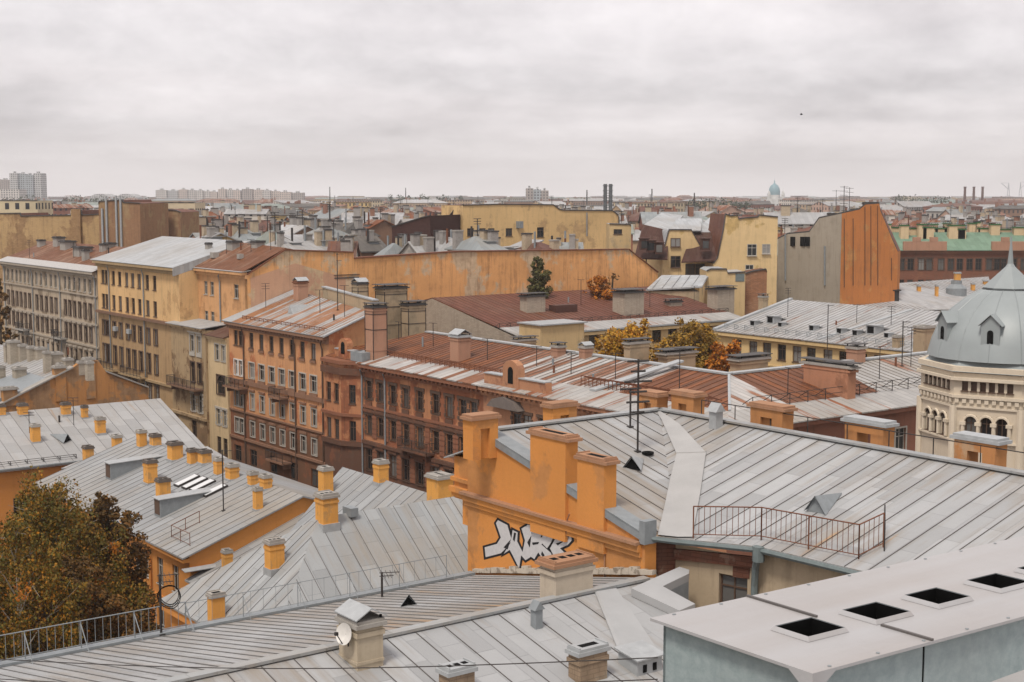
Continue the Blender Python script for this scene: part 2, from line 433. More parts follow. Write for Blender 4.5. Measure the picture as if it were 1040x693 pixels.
def antenna(pos,h,label,kind='yagi',group=None,arms=5,dirv=None):
    T=thing('antenna',label,'antenna',pos,group);Z=Vc((0,0,1));p=Vc(pos)
    mb=MB();mb.tube([p,p+Z*h],.05,5);mb.cbox(p,.25,.25,.05)
    mb.build('mast',[m_iron],T)
    d=dirv or Vc((.9,.3,0)).normalized();e=d.cross(Z)
    eb=MB()
    for k in range(arms):
        z=h*(.98-.11*k);l=(.75,.5,.95,.6,.8,.45)[k%6]
        if kind=='dipole': eb.tube([p+Z*z-d*l*.7,p+Z*z+d*l*.7],.05,4);eb.tube([p+Z*z-d*l*.3+e*.2,p+Z*z-d*l*.3-e*.2],.03,4)
        else:
            eb.tube([p+Z*z-d*.1,p+Z*z+d*l],.018,4)
            for q in range(4): eb.tube([p+Z*z+d*l*q/4-e*.35,p+Z*z+d*l*q/4+e*.35],.012,4)
    eb.build('elements',[m_iron],T)
    return T
def dish(pos,r,face,label,mat=None):
    T=thing('satellite_dish',label,'satellite dish',pos);f=Vc(face).normalized();p=Vc(pos)
    x=f.cross(Vc((0,0,1))).normalized();y=x.cross(f)
    mb=MB();k=0
    rings=[(r*q/6,.28*r*(q/6)**2) for q in range(7)]
    for a,d in rings:
        for j in range(20):
            g=2*math.pi*j/20;mb.v.append(p+f*(d-.3*r)+(x*math.cos(g)+y*math.sin(g))*max(a,.01))
    for i in range(6):
        for j in range(20):
            mb.f.append([i*20+j,i*20+(j+1)%20,(i+1)*20+(j+1)%20,(i+1)*20+j]);mb.m.append(0)
    mb.build('reflector',[mat or m_white],T,smooth=True)
    ar=MB();ar.tube([p-f*.1*r-y*r*.9,p+f*r*.9],.02,4);ar.cbox(p+f*r*.9-Vc((0,0,.05)),.1,.1,.1);ar.build('feed_arm',[m_iron],T)
    mo=MB();mo.tube([p-f*.3*r,p-f*.6*r,p-f*.6*r-Vc((0,0,.4))],.03,5);mo.build('mount',[m_iron],T)
    return T
# ---------------------------------------------------------------- trees
def tree(label,base,h,cr,lmat,bark,seed,n=6000,leaf=.22,droop=0.,z0=.25,lobes=16,group=None,name='tree',shape=1.,fill=.5,strands=0,smat=None,tw=1.):
    r=random.Random(seed);T=thing(name,label,'tree',base,group);b=Vc(base);Z=Vc((0,0,1))
    cl=[]
    tb=MB();top=b+Z*h*.9+Vc((r.uniform(-.3,.3),r.uniform(-.3,.3),0))
    tb.tube([b-Z*.2,b+Z*h*.3+Vc((r.uniform(-.2,.2),r.uniform(-.2,.2),0)),b+Z*h*.62,top],[h*.022*tw,h*.016*tw,h*.01*tw,.02],7)
    for k in range(lobes):
        f=z0+(1-z0)*((k+.5)/lobes)**.9;zc=h*f
        prof=math.sin(math.pi*min(1,max(0.08,(f-z0)/(1.02-z0)))**.75)**.7*shape
        g=k*2.399+r.uniform(-.5,.5);d=cr*prof*r.uniform(.35,.8)
        p=b+Vc((d*math.cos(g),d*math.sin(g),zc))
        R_=cr*r.uniform(.3,.5)*(.55+.45*prof)*fill*2
        cl.append((p,R_))
        s=b+Z*max(h*.15,zc-d*.9-h*.06);m=s+(p-s)*.5+Z*r.uniform(0,.4)
        tb.tube([s,m,p],[h*.006*tw,h*.004*tw,.012],5)
        for q in range(4):
            e=p+Vc((r.uniform(-1,1),r.uniform(-1,1),r.uniform(-.6,.8)))*R_*.9
            tb.tube([m+(p-m)*r.uniform(.2,.9),e],[.02,.008],4,cap=False)
    tb.build('trunk',[bark],T,uv=False)
    lb=MB();tot=sum(q[1]**2 for q in cl)
    for p,R_ in cl:
        sub=[]
        for k in range(9):
            d=Vc((r.gauss(0,1),r.gauss(0,1),r.gauss(0,.9))).normalized()
            sub.append((p+d*R_*r.uniform(.3,.95),R_*r.uniform(.22,.48)))
        for k in range(int(n*R_**2/tot)):
            c,rr=sub[r.randrange(9)]
            d=Vc((r.gauss(0,1),r.gauss(0,1),r.gauss(0,1))).normalized()
            x=c+d*rr*(r.random()**.33)
            if droop and r.random()<.55: x=x-Z*r.random()**2*droop*R_*2
            s=leaf*r.uniform(.5,1.2)
            u=Vc((r.gauss(0,1),r.gauss(0,1),r.gauss(0,.6))).normalized();v=u.cross(d+Vc((.01,.02,.03)))
            v=v.normalized() if v.length>.01 else Vc((0,0,1))
            if droop: v=(v*.5-Z*.8).normalized()
            lb.poly([x-u*s*.5,x-v*s*.35,x+u*s*.5,x+v*s*.45])
    lb.build('crown',[lmat],T,uv=False)
    if strands:
        sb=MB()
        for k in range(strands):
            g=-math.pi/2+r.uniform(-1.3,1.3);d=cr*r.uniform(.75,1.02);p=b+Vc((d*math.cos(g),d*math.sin(g),h*r.uniform(.35,.85)));ln=r.uniform(.6,2.2);wd=r.uniform(.12,.4)
            for q in range(int(90*ln)):
                x=p+Vc((r.gauss(0,wd),r.gauss(0,wd),-r.random()*ln));s=leaf*r.uniform(.5,1.)
                u=Vc((r.gauss(0,1),r.gauss(0,1),r.gauss(0,.6))).normalized();v=Vc((r.gauss(0,.4),r.gauss(0,.4),-1)).normalized()
                sb.poly([x-u*s*.5,x-v*s*.35,x+u*s*.5,x+v*s*.45])
        sb.build('orange_strands',[smat],T,uv=False)
    return T
# ---------------------------------------------------------------- camera, light, sky
cam=bpy.data.cameras.new('camera');cam.sensor_width=36;cam.lens=36*F/1040;cam.clip_end=30000;cam.clip_start=.2
co=bpy.data.objects.new('camera',cam);COL.objects.link(co);co.location=O3;co.rotation_euler=(math.pi/2-PT,0,0);SC.camera=co
sun=bpy.data.lights.new('sun','SUN');sun.energy=SUN_E;sun.angle=math.radians(12);sun.color=(1,.93,.84)
so=bpy.data.objects.new('sun',sun);COL.objects.link(so)
EL,AZ=math.radians(60),math.radians(205)       # azimuth clockwise from +Y: behind and a little left of the viewer
sd=Vc((math.sin(AZ)*math.cos(EL),math.cos(AZ)*math.cos(EL),math.sin(EL)))
so.rotation_euler=(-sd).to_track_quat('-Z','Y').to_euler();so.location=(0,-40,90)
w=bpy.data.worlds.new('World');SC.world=w;w.use_nodes=True;t=NT(w.node_tree);w.node_tree.nodes.clear()
sky=t.n('ShaderNodeTexSky',sky_type='NISHITA',sun_disc=False);sky.sun_elevation=EL;sky.sun_rotation=AZ
b1=t.n('ShaderNodeBackground');t.put(b1.inputs[0],sky.outputs[0]);b1.inputs[1].default_value=.1
tc=t.n('ShaderNodeTexCoord').outputs['Generated'];sp=t.n('ShaderNodeSeparateXYZ');t.put(sp.inputs[0],tc)
zz=t.m('MAXIMUM',sp.outputs[2],0.)
az=t.m('ARCTAN2',sp.outputs[0],sp.outputs[1])
el=t.m('LOGARITHM',t.m('ADD',zz,.035),2.718)
cv=lambda a,e,s_: t.comb(t.m('MULTIPLY',az,a),t.m('MULTIPLY',el,e),s_)
n1=t.noise(cv(6.5,1.9,3.1),1.,8.,.58,.2)
n2=t.noise(cv(1.5,1.5,7.7),1.,4.,.5,.2)
n3=t.noise(cv(24.,6.,1.7),1.,7.,.62,.3)
nn=t.m('ADD',t.m('ADD',t.m('MULTIPLY',n1,.5),t.m('MULTIPLY',n2,.35)),t.m('MULTIPLY',n3,.2))
k=t.step(nn,.42,.66)
cl=t.mix(k,c4((.44,.412,.422)),c4((.79,.75,.757)))
pk=t.mix(t.m('MULTIPLY',t.step(n2,.45,.7),.4),cl,c4((.85,.765,.765)))
up_=t.step(zz,.02,.24)
pk=t.mix(t.m('MULTIPLY',up_,.25),pk,c4((.83,.775,.775)))
hz=t.step(zz,.05,.0)
pk=t.mix(t.m('MULTIPLY',hz,.75),pk,c4((.97,.90,.88)))
b2=t.n('ShaderNodeBackground');t.put(b2.inputs[0],pk);b2.inputs[1].default_value=SKY_E
mx=t.n('ShaderNodeMixShader');t.put(mx.inputs[0],.95);t.put(mx.inputs[1],b1.outputs[0]);t.put(mx.inputs[2],b2.outputs[0])
ou=t.n('ShaderNodeOutputWorld');t.put(ou.inputs[0],mx.outputs[0])
vs=SC.view_settings;vs.view_transform='Standard';vs.look='None';vs.gamma=1;vs.use_curve_mapping=False;vs.exposure=EXPO
SC.cycles.max_bounces=5;SC.cycles.diffuse_bounces=2;SC.cycles.volume_bounces=0;SC.cycles.transparent_max_bounces=4
SC.cycles.use_denoising=True
# ---------------------------------------------------------------- ground, street, air
gm=M_flat('ground_dirt',(.14,.125,.1),.9,.1,var=.3,sc=.05)
mb=MB();g=9000;mb.poly([(-g,-600,0),(g,-600,0),(g,16000,0),(-g,16000,0)]);tag(mb.build('ground',[gm]),kind='structure')
asp=M_flat('asphalt',(.055,.055,.056),.85,.2,var=.15,sc=.6)
mb=MB();mb.poly([W(-140,-12.5,.004),W(240,-12.5,.004),W(240,-2.4,.004),W(-140,-2.4,.004)]);tag(mb.build('road',[asp]),kind='structure')
mb=MB();mb.box(-140,240,-2.4,-.02,0,.14);mb.box(-140,240,-15,-12.5,0,.14)
tag(mb.build('pavement',[M_flat('pavement_slabs',(.25,.24,.225),.85,.2,sc=.8)]),kind='structure')
mb=MB()
for k in range(60): mb.box(-130+k*6,-127+k*6,-7.52,-7.38,.004,.010)
tag(mb.build('road_marking',[m_white]),kind='structure')
def build_haze():
    mb=MB();x=3500
    mb.par((-x,-120,-1),Vc((2*x,0,0)),Vc((0,4700,0)),Vc((0,0,141)))
    m=bpy.data.materials.new('haze');m.use_nodes=True;nt=m.node_tree;nt.nodes.clear()
    v=nt.nodes.new('ShaderNodeVolumePrincipled');v.inputs['Color'].default_value=(.98,.97,.975,1);v.inputs['Density'].default_value=HAZE;v.inputs['Anisotropy'].default_value=.3
    o=nt.nodes.new('ShaderNodeOutputMaterial');nt.links.new(v.outputs[0],o.inputs['Volume'])
    tag(mb.build('haze',[m]),kind='stuff')
if HAZE>0: build_haze()
# ================================================================ the row of houses along the street
def colsx(pxs,y,b=0): return [fac(x,y,b)[0] for x in pxs]
def rowz(px,yt,yb,b=0): return fac(px,yb,b)[1],fac(px,yt,b)[1]
def wins(aL,cols,rows,w,st,fm,sm,um,jit=0):
    out=[]
    for (zb,zt) in rows:
        for a in cols: out.append((aL-a,zb,w,zt-zb,st,fm,sm,um))
    return out
def cornice(T,a0,a1,z,d=.55,h=.5,b=0,mat=None,name='cornice',dent=False,sheet=None):
    mb=MB();mb.box(a0,a1,b-d*.4,b+.05,z-h*1.7,z-h*.8);mb.box(a0-.1,a1+.1,b-d,b+.05,z-h*.8,z-.06)
    if dent:
        n=int(abs(a1-a0)/.7)
        for k in range(n): mb.box(a0+(a1-a0)*(k+.3)/n,a0+(a1-a0)*(k+.7)/n,b-d*.75,b-d*.4-.002,z-h*1.25,z-h*.8-.002)
    mb.box(a0-.12,a1+.12,b-d-.05,b+.05,z-.06,z-.01,1)
    return mb.build(name,[mat,sheet or m_galvd],T)
def course(T,a0,a1,z,d=.2,h=.25,b=0,mat=None):
    mb=MB();mb.box(a0,a1,b-d,b+.04,z,z+h);return mb.build('string_course',[mat],T)
def walls(T,mb,a0,a1,b0,b1,z0,z1,m=0,front=False,skip=()):
    c={'l':(W(a1,b1),W(a1,b0)),'r':(W(a0,b0),W(a0,b1)),'k':(W(a0,b1),W(a1,b1)),'f':(W(a1,b0),W(a0,b0))}
    for k,(A,B) in c.items():
        if (k=='f' and not front) or k in skip: continue
        facade(T,mb,A,B,z0,z1,(),m)
def balcony(T,a,z,w=3.,d=1.1,b=0,mat=None):
    mb=MB();mb.box(a-w/2,a+w/2,b-d,b+.05,z-.2,z);
    for k in(-1,1): mb.box(a+k*w*.4-.1,a+k*w*.4+.1,b-d*.7,b+.05,z-.75,z-.2)
    pts=[W(a+w/2,b-.05,z),W(a+w/2,b-d+.06,z),W(a-w/2,b-d+.06,z),W(a-w/2,b-.05,z)]
    bo=mb.build('balcony',[mat or m_concr],T)
    railing(bo,pts,1.0,1.2,.16,.025,m_iron);return bo
# ---- grey house (far end)
ga=M_plaster('greige_plaster',(.43,.35,.26),patch=(.26,.2,.14),pamt=.3,stain=.5)
bbr_=M_plaster('sooty_balcony',(.14,.10,.075),stain=.4)
ga2=M_plaster('greige_trim',(.38,.325,.26),stain=.4)
rr=M_roof('rusty_brown_roof',(.23,.135,.088),seam=.3,rust=.62,rcol=(.19,.08,.04),dirt=.7,dcol=(.12,.075,.05),streak=.2,pvar=.3)
rg=M_roof('grey_tin_roof',(.38,.395,.405),seam=.16,rust=.0,dirt=.35)
eave_l=M_flat('pale_eave_sheet',(.40,.385,.365),.5,.4)
aL,aR=136.,93.2;zA=25.
T=thing('apartment_house','grey-beige five-storey apartment house with rusty brown roof, far left','apartment house',W(115,0,0),'houses along the street facade')
mb=MB()
cx=[47,72,97,120,145,170,213,240,268,297,325,380,405,433,463,495,525]
ca=colsx([x/5.775 for x in cx],281)
rA=[rowz(90.9,283.7,297.5),rowz(90.9,308.8,324.5),rowz(90.9,333,347.5),rowz(90.9,358,371)]
sp_=[rA[i][0]-rA[i+1][0] for i in range(2)];d_=sum(sp_)/2
for k in range(2): rA.append((rA[-1][0]-d_,rA[-1][1]-d_))
rA=[q for q in rA if q[0]>.8]
wl=[]
for i,q in enumerate(rA):
    wl+=wins(aL,ca,[q],1.05,'surround/b' if i in(1,2) else 'plain/b',m_bfr if i else m_wfr,ga2,ga2)
facade(T,mb,W(aL,0),W(aR,0),0,zA-.5,wl);walls(T,mb,aR,aL,0,15.5,0,zA-.5);mb.poly([W(aR,0,zA-.5),W(aR,15.4,zA-.5),W(aR,7.6,28)])
mb.build('wall',[ga],T)
cornice(T,aL,aR,zA,.7,.5,mat=ga2,dent=True)
course(T,aL,aR,rA[1][0]-.75,mat=ga2);course(T,aL,aR,rA[0][0]-.5,h=.18,mat=ga2);course(T,aL,aR,rA[2][0]-.7,mat=ga2)
mb=MB();zr=28.1
P=[W(aL+.3,-.7,zA),W(aR-.1,-.7,zA),W(aR-.1,7.6,zr),W(aL+.3,7.6,zr)]
mb.slab(P,.1);mb.slab([P[3],P[2],W(aR-.1,16,zA),W(aL+.3,16,zA)],.1)
ro=mb.build('roof',[rr],T)
mb=MB();mb.slab([W(aL+.35,-.75,zA+.03),W(aR-.15,-.75,zA+.03),W(aR-.15,1.0,zA+.03+.66),W(aL+.35,1.0,zA+.03+.66)],.05);mb.build('eave_strip',[eave_l],T)
plA=plane(P[0],P[1],P[2])
for a in (fac(33,270)[0],fac(61,275)[0],fac(5,270)[0],fac(97,277)[0]): downpipe(T,a,zA-.3,0)
for (x,y,yt,w_) in ((42,250,243,10),(60,249,240,14),(69,252,244,18),(87,264,253,9),(105,255,247,9),(84,258,250,22),(112,251,246,14)):
    pxchim(T,x,y,plA,yt,w_,m_concr,'flat',1.3,m_tarcap,band=False)
for c_ in ca:
    for i in(2,3):
        if i<len(rA): mb=MB();mb.box(c_-.75,c_+.75,-.25,-.002,rA[i][1]+.3,rA[i][1]+.55);mb.build('window_cornice',[ga2],T)
for a in(130,119,113,100): balcony(T,a,rA[3][0]-.3,5,b=0,mat=bbr_)
for a in(125,108): balcony(T,a,rA[2][0]-.2,4,b=0)
# ---- yellow house, orange neighbour and the long firewall
by=M_plaster('pale_yellow_plaster',(.66,.43,.21),stain=.35,patch=(.58,.36,.17),pamt=.2)
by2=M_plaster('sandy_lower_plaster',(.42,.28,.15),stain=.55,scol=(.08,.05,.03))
byt=M_plaster('ochre_trim',(.38,.27,.15),stain=.4)
bo=M_plaster('orange_tan_plaster',(.62,.345,.165),stain=.35,patch=(.55,.3,.14),pamt=.2)
bbr=M_plaster('brown_trim',(.2,.12,.08),stain=.4)
aL,aR=93.0,65.;zB=26.8
T=thing('apartment_house','pale yellow corner house under a smooth grey tin roof beside the grey-beige house','apartment house',W(80,0,0),'houses along the street facade')
mb=MB()
ca=colsx([90+x/5.775 for x in (86,105,147,184,225,260,298,345,388)],300)
rB=[rowz(157.2,280.2,295),rowz(157.2,306.2,321.8),rowz(158,335,351),rowz(158.4,360.8,380.7),rowz(158.4,392.5,411),rowz(158.4,424,440)]
zb=fac(157.2,326)[1]
facade(T,mb,W(aL,0),W(aR,0),zb,zB-.4,wins(aL,ca,rB[:2],1.15,'plain/b',m_bfr,byt,byt))
low=wins(aL,ca,rB[2:4],1.2,'surround/b',m_bfr,byt,byt)+wins(aL,ca,rB[4:5],1.3,'pediment/b',m_bfr,byt,byt)+wins(aL,ca,rB[5:],1.5,'plain/b',m_bfr,byt,byt)
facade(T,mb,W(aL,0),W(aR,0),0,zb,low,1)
walls(T,mb,aR,aL,0,20,0,zB-.4)
mb.build('wall',[by,by2],T)
cornice(T,aL,aR,zB,.8,.55,mat=byt)
course(T,aL,aR,zb-.15,.5,.35,mat=bbr);course(T,aL,aR,rB[3][0]-1.1,.35,.3,mat=byt);course(T,aL,aR,rB[4][0]-1.2,.35,.35,mat=byt)
for (i,k) in ((3,1),(3,5)): balcony(T,ca[k]-.8,rB[4][1]+.9,7,b=0,mat=byt)
zr=29.9
mb=MB();P=[W(aL+.6,-.8,zB),W(aR,-.8,zB),W(51,2.1,zB+.05)]
mb.slab([P[0],P[1],W(aR,9.8,zr),W(aL,9.8,zr)],.1)
mb.slab([W(aL,9.8,zr),W(aR,9.8,zr),W(aR,20.5,zB),W(aL,20.5,zB)],.1)
mb.par(W(aR-.02,-.8,zB-1.1),W(aR,9.8,zr)-W(aR,-.8,zB),U*.12,Vc((0,0,1.09)))
mb.poly([W(aR+.05,0,zB-.4),W(aR+.05,19.9,zB-.4),W(aR+.05,9.8,zr-.1)],2);mb.poly([W(aL-.1,0,zB-.4),W(aL-.1,19.9,zB-.4),W(aL-.1,9.8,zr-.1)],2)
mb.build('roof',[rg],T)
for px in (111,146): downpipe(T,fac(px,270)[0],zB-.3,0)
for k in(0,1): mbx=MB();a=ca[2+k*2]-.9;mbx.box(a-.45,a+.45,-.45,-.02,rB[2][0]+.9,rB[2][0]+1.5);mbx.build('air_conditioner',[m_galv],T)
# orange neighbour
aL,aR=65.,51.2;b0=2.6;zB2=26.75
T=thing('apartment_house','orange-tan house with white-framed windows, brown roof and the long stained orange firewall','apartment house',W(58,b0,0),'houses along the street facade')
mb=MB()
r2=[rowz(215.4,286.3,300,b0),rowz(215.4,316.6,330.4,b0)]
c1=colsx([195.6,202.5,209.1,215.4],300,b0);wl=wins(aL,c1,r2,1.05,'plain/w',m_wfr,m_wfr,bo)
wl+=wins(aL,[fac(239.8,295,b0)[0]],r2[:1],1.3,'plain/w',m_wfr,m_wfr,bo)+wins(aL,[fac(180.5,285,b0)[0]],r2,1.2,'plain/w',m_wfr,m_wfr,bo)
facade(T,mb,W(aL,b0),W(aR,b0),0,zB2-.4,wl)
mb.build('wall',[bo],T)
cornice(T,aL,aR,zB2,.7,.5,b=b0,mat=bo)
fw=M_plaster('stained_orange_firewall',(.66,.35,.145),patch=(.62,.47,.31),pamt=.34,stain=.7,psc=.14,scol=(.22,.11,.055),var=.2)
fwp=M_plaster('pinkish_firewall_patch',(.52,.31,.2),patch=(.62,.45,.28),pamt=.25,stain=.25)
prof=[(b0,26.4),(7.6,29.2),(17.2,fav(385,256,51.2)[1]),(17.25,fav(385,262,51.2)[1]),(33,28.4),(63,28.),(fav(640,254.5,51.2)[0],fav(640,255,51.2)[1]),(fav(668,277,51.2)[0],fav(668,277,51.2)[1])]
mb=MB();bb=prof[-1][0]
mb.prism([W(51.2,b0,0)]+[W(51.2,b,z) for b,z in prof]+[W(51.2,bb,0)],U*.7)
mb.build('firewall',[fw],T)
mb=MB();mb.prism([W(51.17,b0+.4,12),W(51.17,b0+.4,26),W(51.17,9,27.6),W(51.17,16,25.6),W(51.17,16.4,12)],U*.02);mb.build('repair_patch',[fwp],T)
mb=MB()
for (b,z),(c,y) in zip(prof[:-1],prof[1:]):
    if c-b>.2:
        A_,B_=W(51.0,b,z),W(51.0,c,y);mb.par(A_,B_-A_,U*1.1,Vc((0,0,.14)))
mb.build('wall_coping',[m_rust],T)
stk=M_flat('soot_stain',(.16,.09,.05),.9,.1,var=.4)
mb=MB();P=[W(aL+.2,b0-.7,zB2),W(aR,b0-.7,zB2),W(aR,7.8,29.5),W(aL,8.4,29.8)]
mb.slab(P,.1);plB=plane(P[0],P[1],P[2]);mb.slab([P[3],P[2],W(51.5,17,27.6),W(65,17,27.)],.1)
mb.build('roof',[rr],T)
mb=MB();mb.slab([W(aL+.25,b0-.76,zB2+.03),W(aR-.1,b0-.76,zB2+.03),W(aR-.1,b0+.5,zB2+.2),W(aL+.25,b0+.5,zB2+.2)],.05);mb.build('eave_strip',[eave_l],T)
for px in (190,224): downpipe(T,fac(px,275,b0)[0],zB2-.3,8,b0)
for (x,y,yt,w_) in ((238,252,244,16),(212,253,246,8),(262,250,244,14)): pxchim(T,x,y,plB,yt,w_,m_concr,'flat',1.2,m_tarcap,band=False)
mb=MB();p=onp(218,262,*plB);mb.cbox(p,1.,.8,.7);mb.cbox(onp(244,263,*plB),.7,.6,.6);mb.build('roof_vent',[m_concr],T)
# decorated lower house in front of the orange one
st_=M_plaster('sandstone_rustic',(.40,.29,.17),stain=.55,patch=(.25,.16,.09),pamt=.35)
aL,aR=66.5,56.3
T=thing('apartment_house','narrow sandstone house with arched dark windows and an iron balcony below the orange-tan walls','apartment house',W(61,-.6,0),'houses along the street facade')
mb=MB();zt=fac(203,335,-.6)[1]
c_=colsx([180+x/5.775 for x in (95,135,172)],400,-.6)
q=[rowz(203.4,341.7,359,-.6),rowz(203.4,369.4,390,-.6),rowz(203.4,402,419.7,-.6),rowz(203.4,429,446,-.6)]
wl=wins(aL,c_,[q[0]],1.3,'pediment/b',m_wfr,st_,st_)+wins(aL,c_,[q[1]],1.25,'arch surround/b',m_bfr,st_,st_)+wins(aL,c_,[q[2]],1.2,'quoin/b',m_wfr,st_,st_)+wins(aL,c_[:1]+c_[2:],[q[3]],1.4,'plain/b',m_bfr,st_,st_)
facade(T,mb,W(aL,-.6),W(aR,-.6),0,zt,wl);walls(T,mb,aR,aL,-.6,2.5,0,zt,skip=('k',))
mb.build('wall',[st_],T)
cornice(T,aL,aR,zt+.3,.5,.4,b=-.6,mat=st_)
mb=MB();mb.slab([W(aL+.4,-1.2,zt+.3),W(aR-.1,-1.2,zt+.3),W(aR-.1,2.58,zt+.7),W(aL+.4,2.58,zt+.7)],.1);mb.build('roof',[rg],T)
balcony(T,(aL+aR)/2,q[1][0]-.6,8.5,1.2,-.6,bbr);course(T,aL,aR,q[2][0]-.8,.3,.35,-.6,st_)
# cream house between
aL,aR=56.3,51.
crm=M_plaster('cream_plaster',(.58,.44,.26),stain=.4)
T=thing('apartment_house','narrow cream house with a brown lean-to roof and a big arched window','apartment house',W(53.6,-.3,0),'houses along the street facade')
mb=MB();zt=fac(224,342,-.3)[1]
c_=colsx([221,227.3],380,-.3)
q=[rowz(224,350.4,366.8,-.3),rowz(224,381.6,400.6,-.3),rowz(224,416,432,-.3),rowz(224,444,461,-.3)]
wl=wins(aL,c_,[q[0],],1.15,'surround/w',m_wfr,crm,m_wfr)+wins(aL,[sum(c_)/2],[q[1]],2.2,'arch surround/b',m_bfr,st_,st_)+wins(aL,c_,[q[2]],1.,'quoin/w',m_wfr,crm,crm)+wins(aL,c_,[q[3]],1.2,'plain/b',m_bfr,st_,st_)
facade(T,mb,W(aL,-.3),W(aR,-.3),0,zt,wl);walls(T,mb,aR,aL,-.3,2.5,0,zt,skip=('k',));mb.build('wall',[crm],T)
mb=MB();mb.slab([W(aL+.2,-.8,zt),W(aR,-.8,zt),W(aR,2.58,zt+1.),W(aL+.2,2.58,zt+1.)],.1);mb.build('roof',[M_roof('dark_brown_roof',(.11,.055,.04),seam=.3)],T)
cornice(T,aL,aR,zt,.4,.3,b=-.3,mat=crm)
# ---- red-orange house
rc=M_plaster('salmon_orange_plaster',(.57,.295,.145),stain=.4,patch=(.5,.19,.09),pamt=.25,scol=(.16,.08,.05))
rcl=M_plaster('dark_lower_brick_plaster',(.17,.088,.052),stain=.55,patch=(.26,.11,.06),pamt=.4)  # brown lower floors, colour deepened to paint in the street's shade
rct=M_plaster('brown_ornament',(.25,.14,.09),stain=.45)
cre_=M_flat('pale_cream_trim',(.42,.29,.19),.8)
rC=M_roof('rust_streaked_tin_roof',(.34,.33,.32),pitch=.7,seam=.35,rust=.53,rcol=(.36,.165,.075),streak=.65,dirt=.35,pvar=.14)
aL,aR=51.,27.2;zC=21.15
T=thing('apartment_house','salmon-orange four-storey house with rust-streaked tin roof in the middle of the street row','apartment house',W(39,0,0),'houses along the street facade')
mb=MB()
cc=[220+x/4.33 for x in (84,104,152,196,240,284,330,376,424)]
ca=colsx(cc,345)
q=[rowz(276,341.7,357.5),rowz(276,373,389),rowz(276,405,421.6),rowz(276,434,449.5),rowz(276,463,480)]
zs=q[2][0]-.5
wl=wins(aL,ca,[q[0]],1.05,'plain/b',m_bfr,rct,rc)+wins(aL,ca[2:],[q[1]],1.4,'surround/w',m_wfr,rct,cre_)+wins(aL,ca[:2],[q[1]],.9,'surround/w',m_white,m_white,m_white)+wins(aL,ca,[q[2]],1.1,'surround/w',m_wfr,cre_,cre_)
facade(T,mb,W(aL,0),W(aR,0),zs,zC-.4,wl)
wl=wins(aL,ca,[q[3]],1.1,'surround/w',m_wfr,rct,rct)+wins(aL,ca[::2],[q[4]],1.8,'plain/b',m_bfr,rct,rct)
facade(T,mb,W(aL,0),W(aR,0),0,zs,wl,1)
walls(T,mb,aR,aL,0,8.4,0,zC-.4,skip=('r','k'));facade(T,mb,W(aR,0),W(aR,5.3),0,zC-.4)
mb.poly([W(aR,0,zC-.4),W(aR,5.3,zC-.4),W(aR,5.3,23.28),W(aR,0,zC+.13)]);mb.poly([W(aL,0,zC-.4),W(aL,8.5,zC-.4),W(aL,8.5,24.3)]);mb.poly([W(aR,5.3,0),W(aL,8.5,0),W(aL,8.5,24.3),W(aR,5.3,23.3)])
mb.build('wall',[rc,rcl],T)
cornice(T,aL,aR,zC,.7,.5,mat=rct,dent=True)
course(T,aL,aR,q[1][0]-.9,.2,.5,mat=rct);course(T,aL,aR,zs-.1,.15,.2,mat=rct);course(T,aL,aR,q[3][0]-.7,.2,.3,mat=rct)
zr=24.4;P=[W(aL+.4,-.7,zC),W(aR-.2,-.7,zC),W(aR-.2,5.4,23.4),W(aL-.0,8.6,zr)]
mb=MB();mb.slab(P,.12);mb.ribs(P,.7,.045,.07)
plC=plane(P[0],P[1],P[2]);mb.build('roof',[rC],T)
mb=MB();d=P[2]-P[1];mb.par(P[1]-V*.1+Vc((0,0,.0)),d,-U*.35,Vc((0,0,.16)));mb.slab([W(aL+.45,-.72,zC+.03),W(aL-2.2,-.72,zC+.03),W(aL-2.2,8.3,zr-.05),W(aL+.02,8.6,zr+.05)],.05);mb.build('verge_sheet',[m_galv],T)
snowguard(T,W(aL-3,.3,zC+.25),W(aR+1.5,.3,zC+.25),V*.8+Vc((0,0,.15)),18,.5,m_rust)
for px,bt in ((248,0),(300,0),(328,0)): downpipe(T,fac(px,335)[0],zC-.3,0,mat=m_bfr)
for i,c_ in enumerate(ca[2:]):
    for n_,bx_ in (('apron',(c_-.85,c_+.85,-.16,-.002,q[1][0]-.85,q[1][0]-.15)),('window_cornice',(c_-.7,c_+.7,-.2,-.003,q[2][1]+.3,q[2][1]+.48)),('window_cornice',(c_-.75,c_+.75,-.14,-.004,q[3][1]+.25,q[3][1]+.5)),('apron',(c_-.62,c_+.62,-.14,-.005,q[0][0]-.34,q[0][0]-.1))):
        mb=MB();mb.box(*bx_);mb.build(n_,[rct],T)
balcony(T,ca[0]-1,q[2][1]+.6,4.2,1.3,0,rct);balcony(T,ca[5]-.3,q[2][1]+.6,2.6,1.2,0,rct);balcony(T,ca[5],q[3][0]-1.6,4,1.2,0,rct)
pink=M_plaster('dusty_pink_plaster',(.40,.225,.15),stain=.3);beige=M_plaster('beige_plaster',(.42,.32,.21),stain=.3,patch=(.38,.3,.2),pamt=.3)
pxchim(T,305.5,303,plC,284,15,pink,'hood',.9,m_rust)
mb=MB();p=onp(294.5,318.5,*plC);mb.prism([p-U*.6,p+U*.6,p+Vc((0,0,.95))],V*2.2);mb.build('roof_hatch',[m_galv],T)
mb=MB();mb.prism([W(42,7.6,22),W(42,7.6,25.2),W(27.4,5.6,24.6),W(27.4,5.6,22)],V*.5);mb.build('parapet_wall',[beige],T);mb=MB();mb.slab([W(42.1,7.5,25.35),W(27.3,5.5,24.75),W(27.3,6.2,24.75),W(42.1,8.2,25.35)],.14);mb.build('parapet_sheet',[m_galv],T)
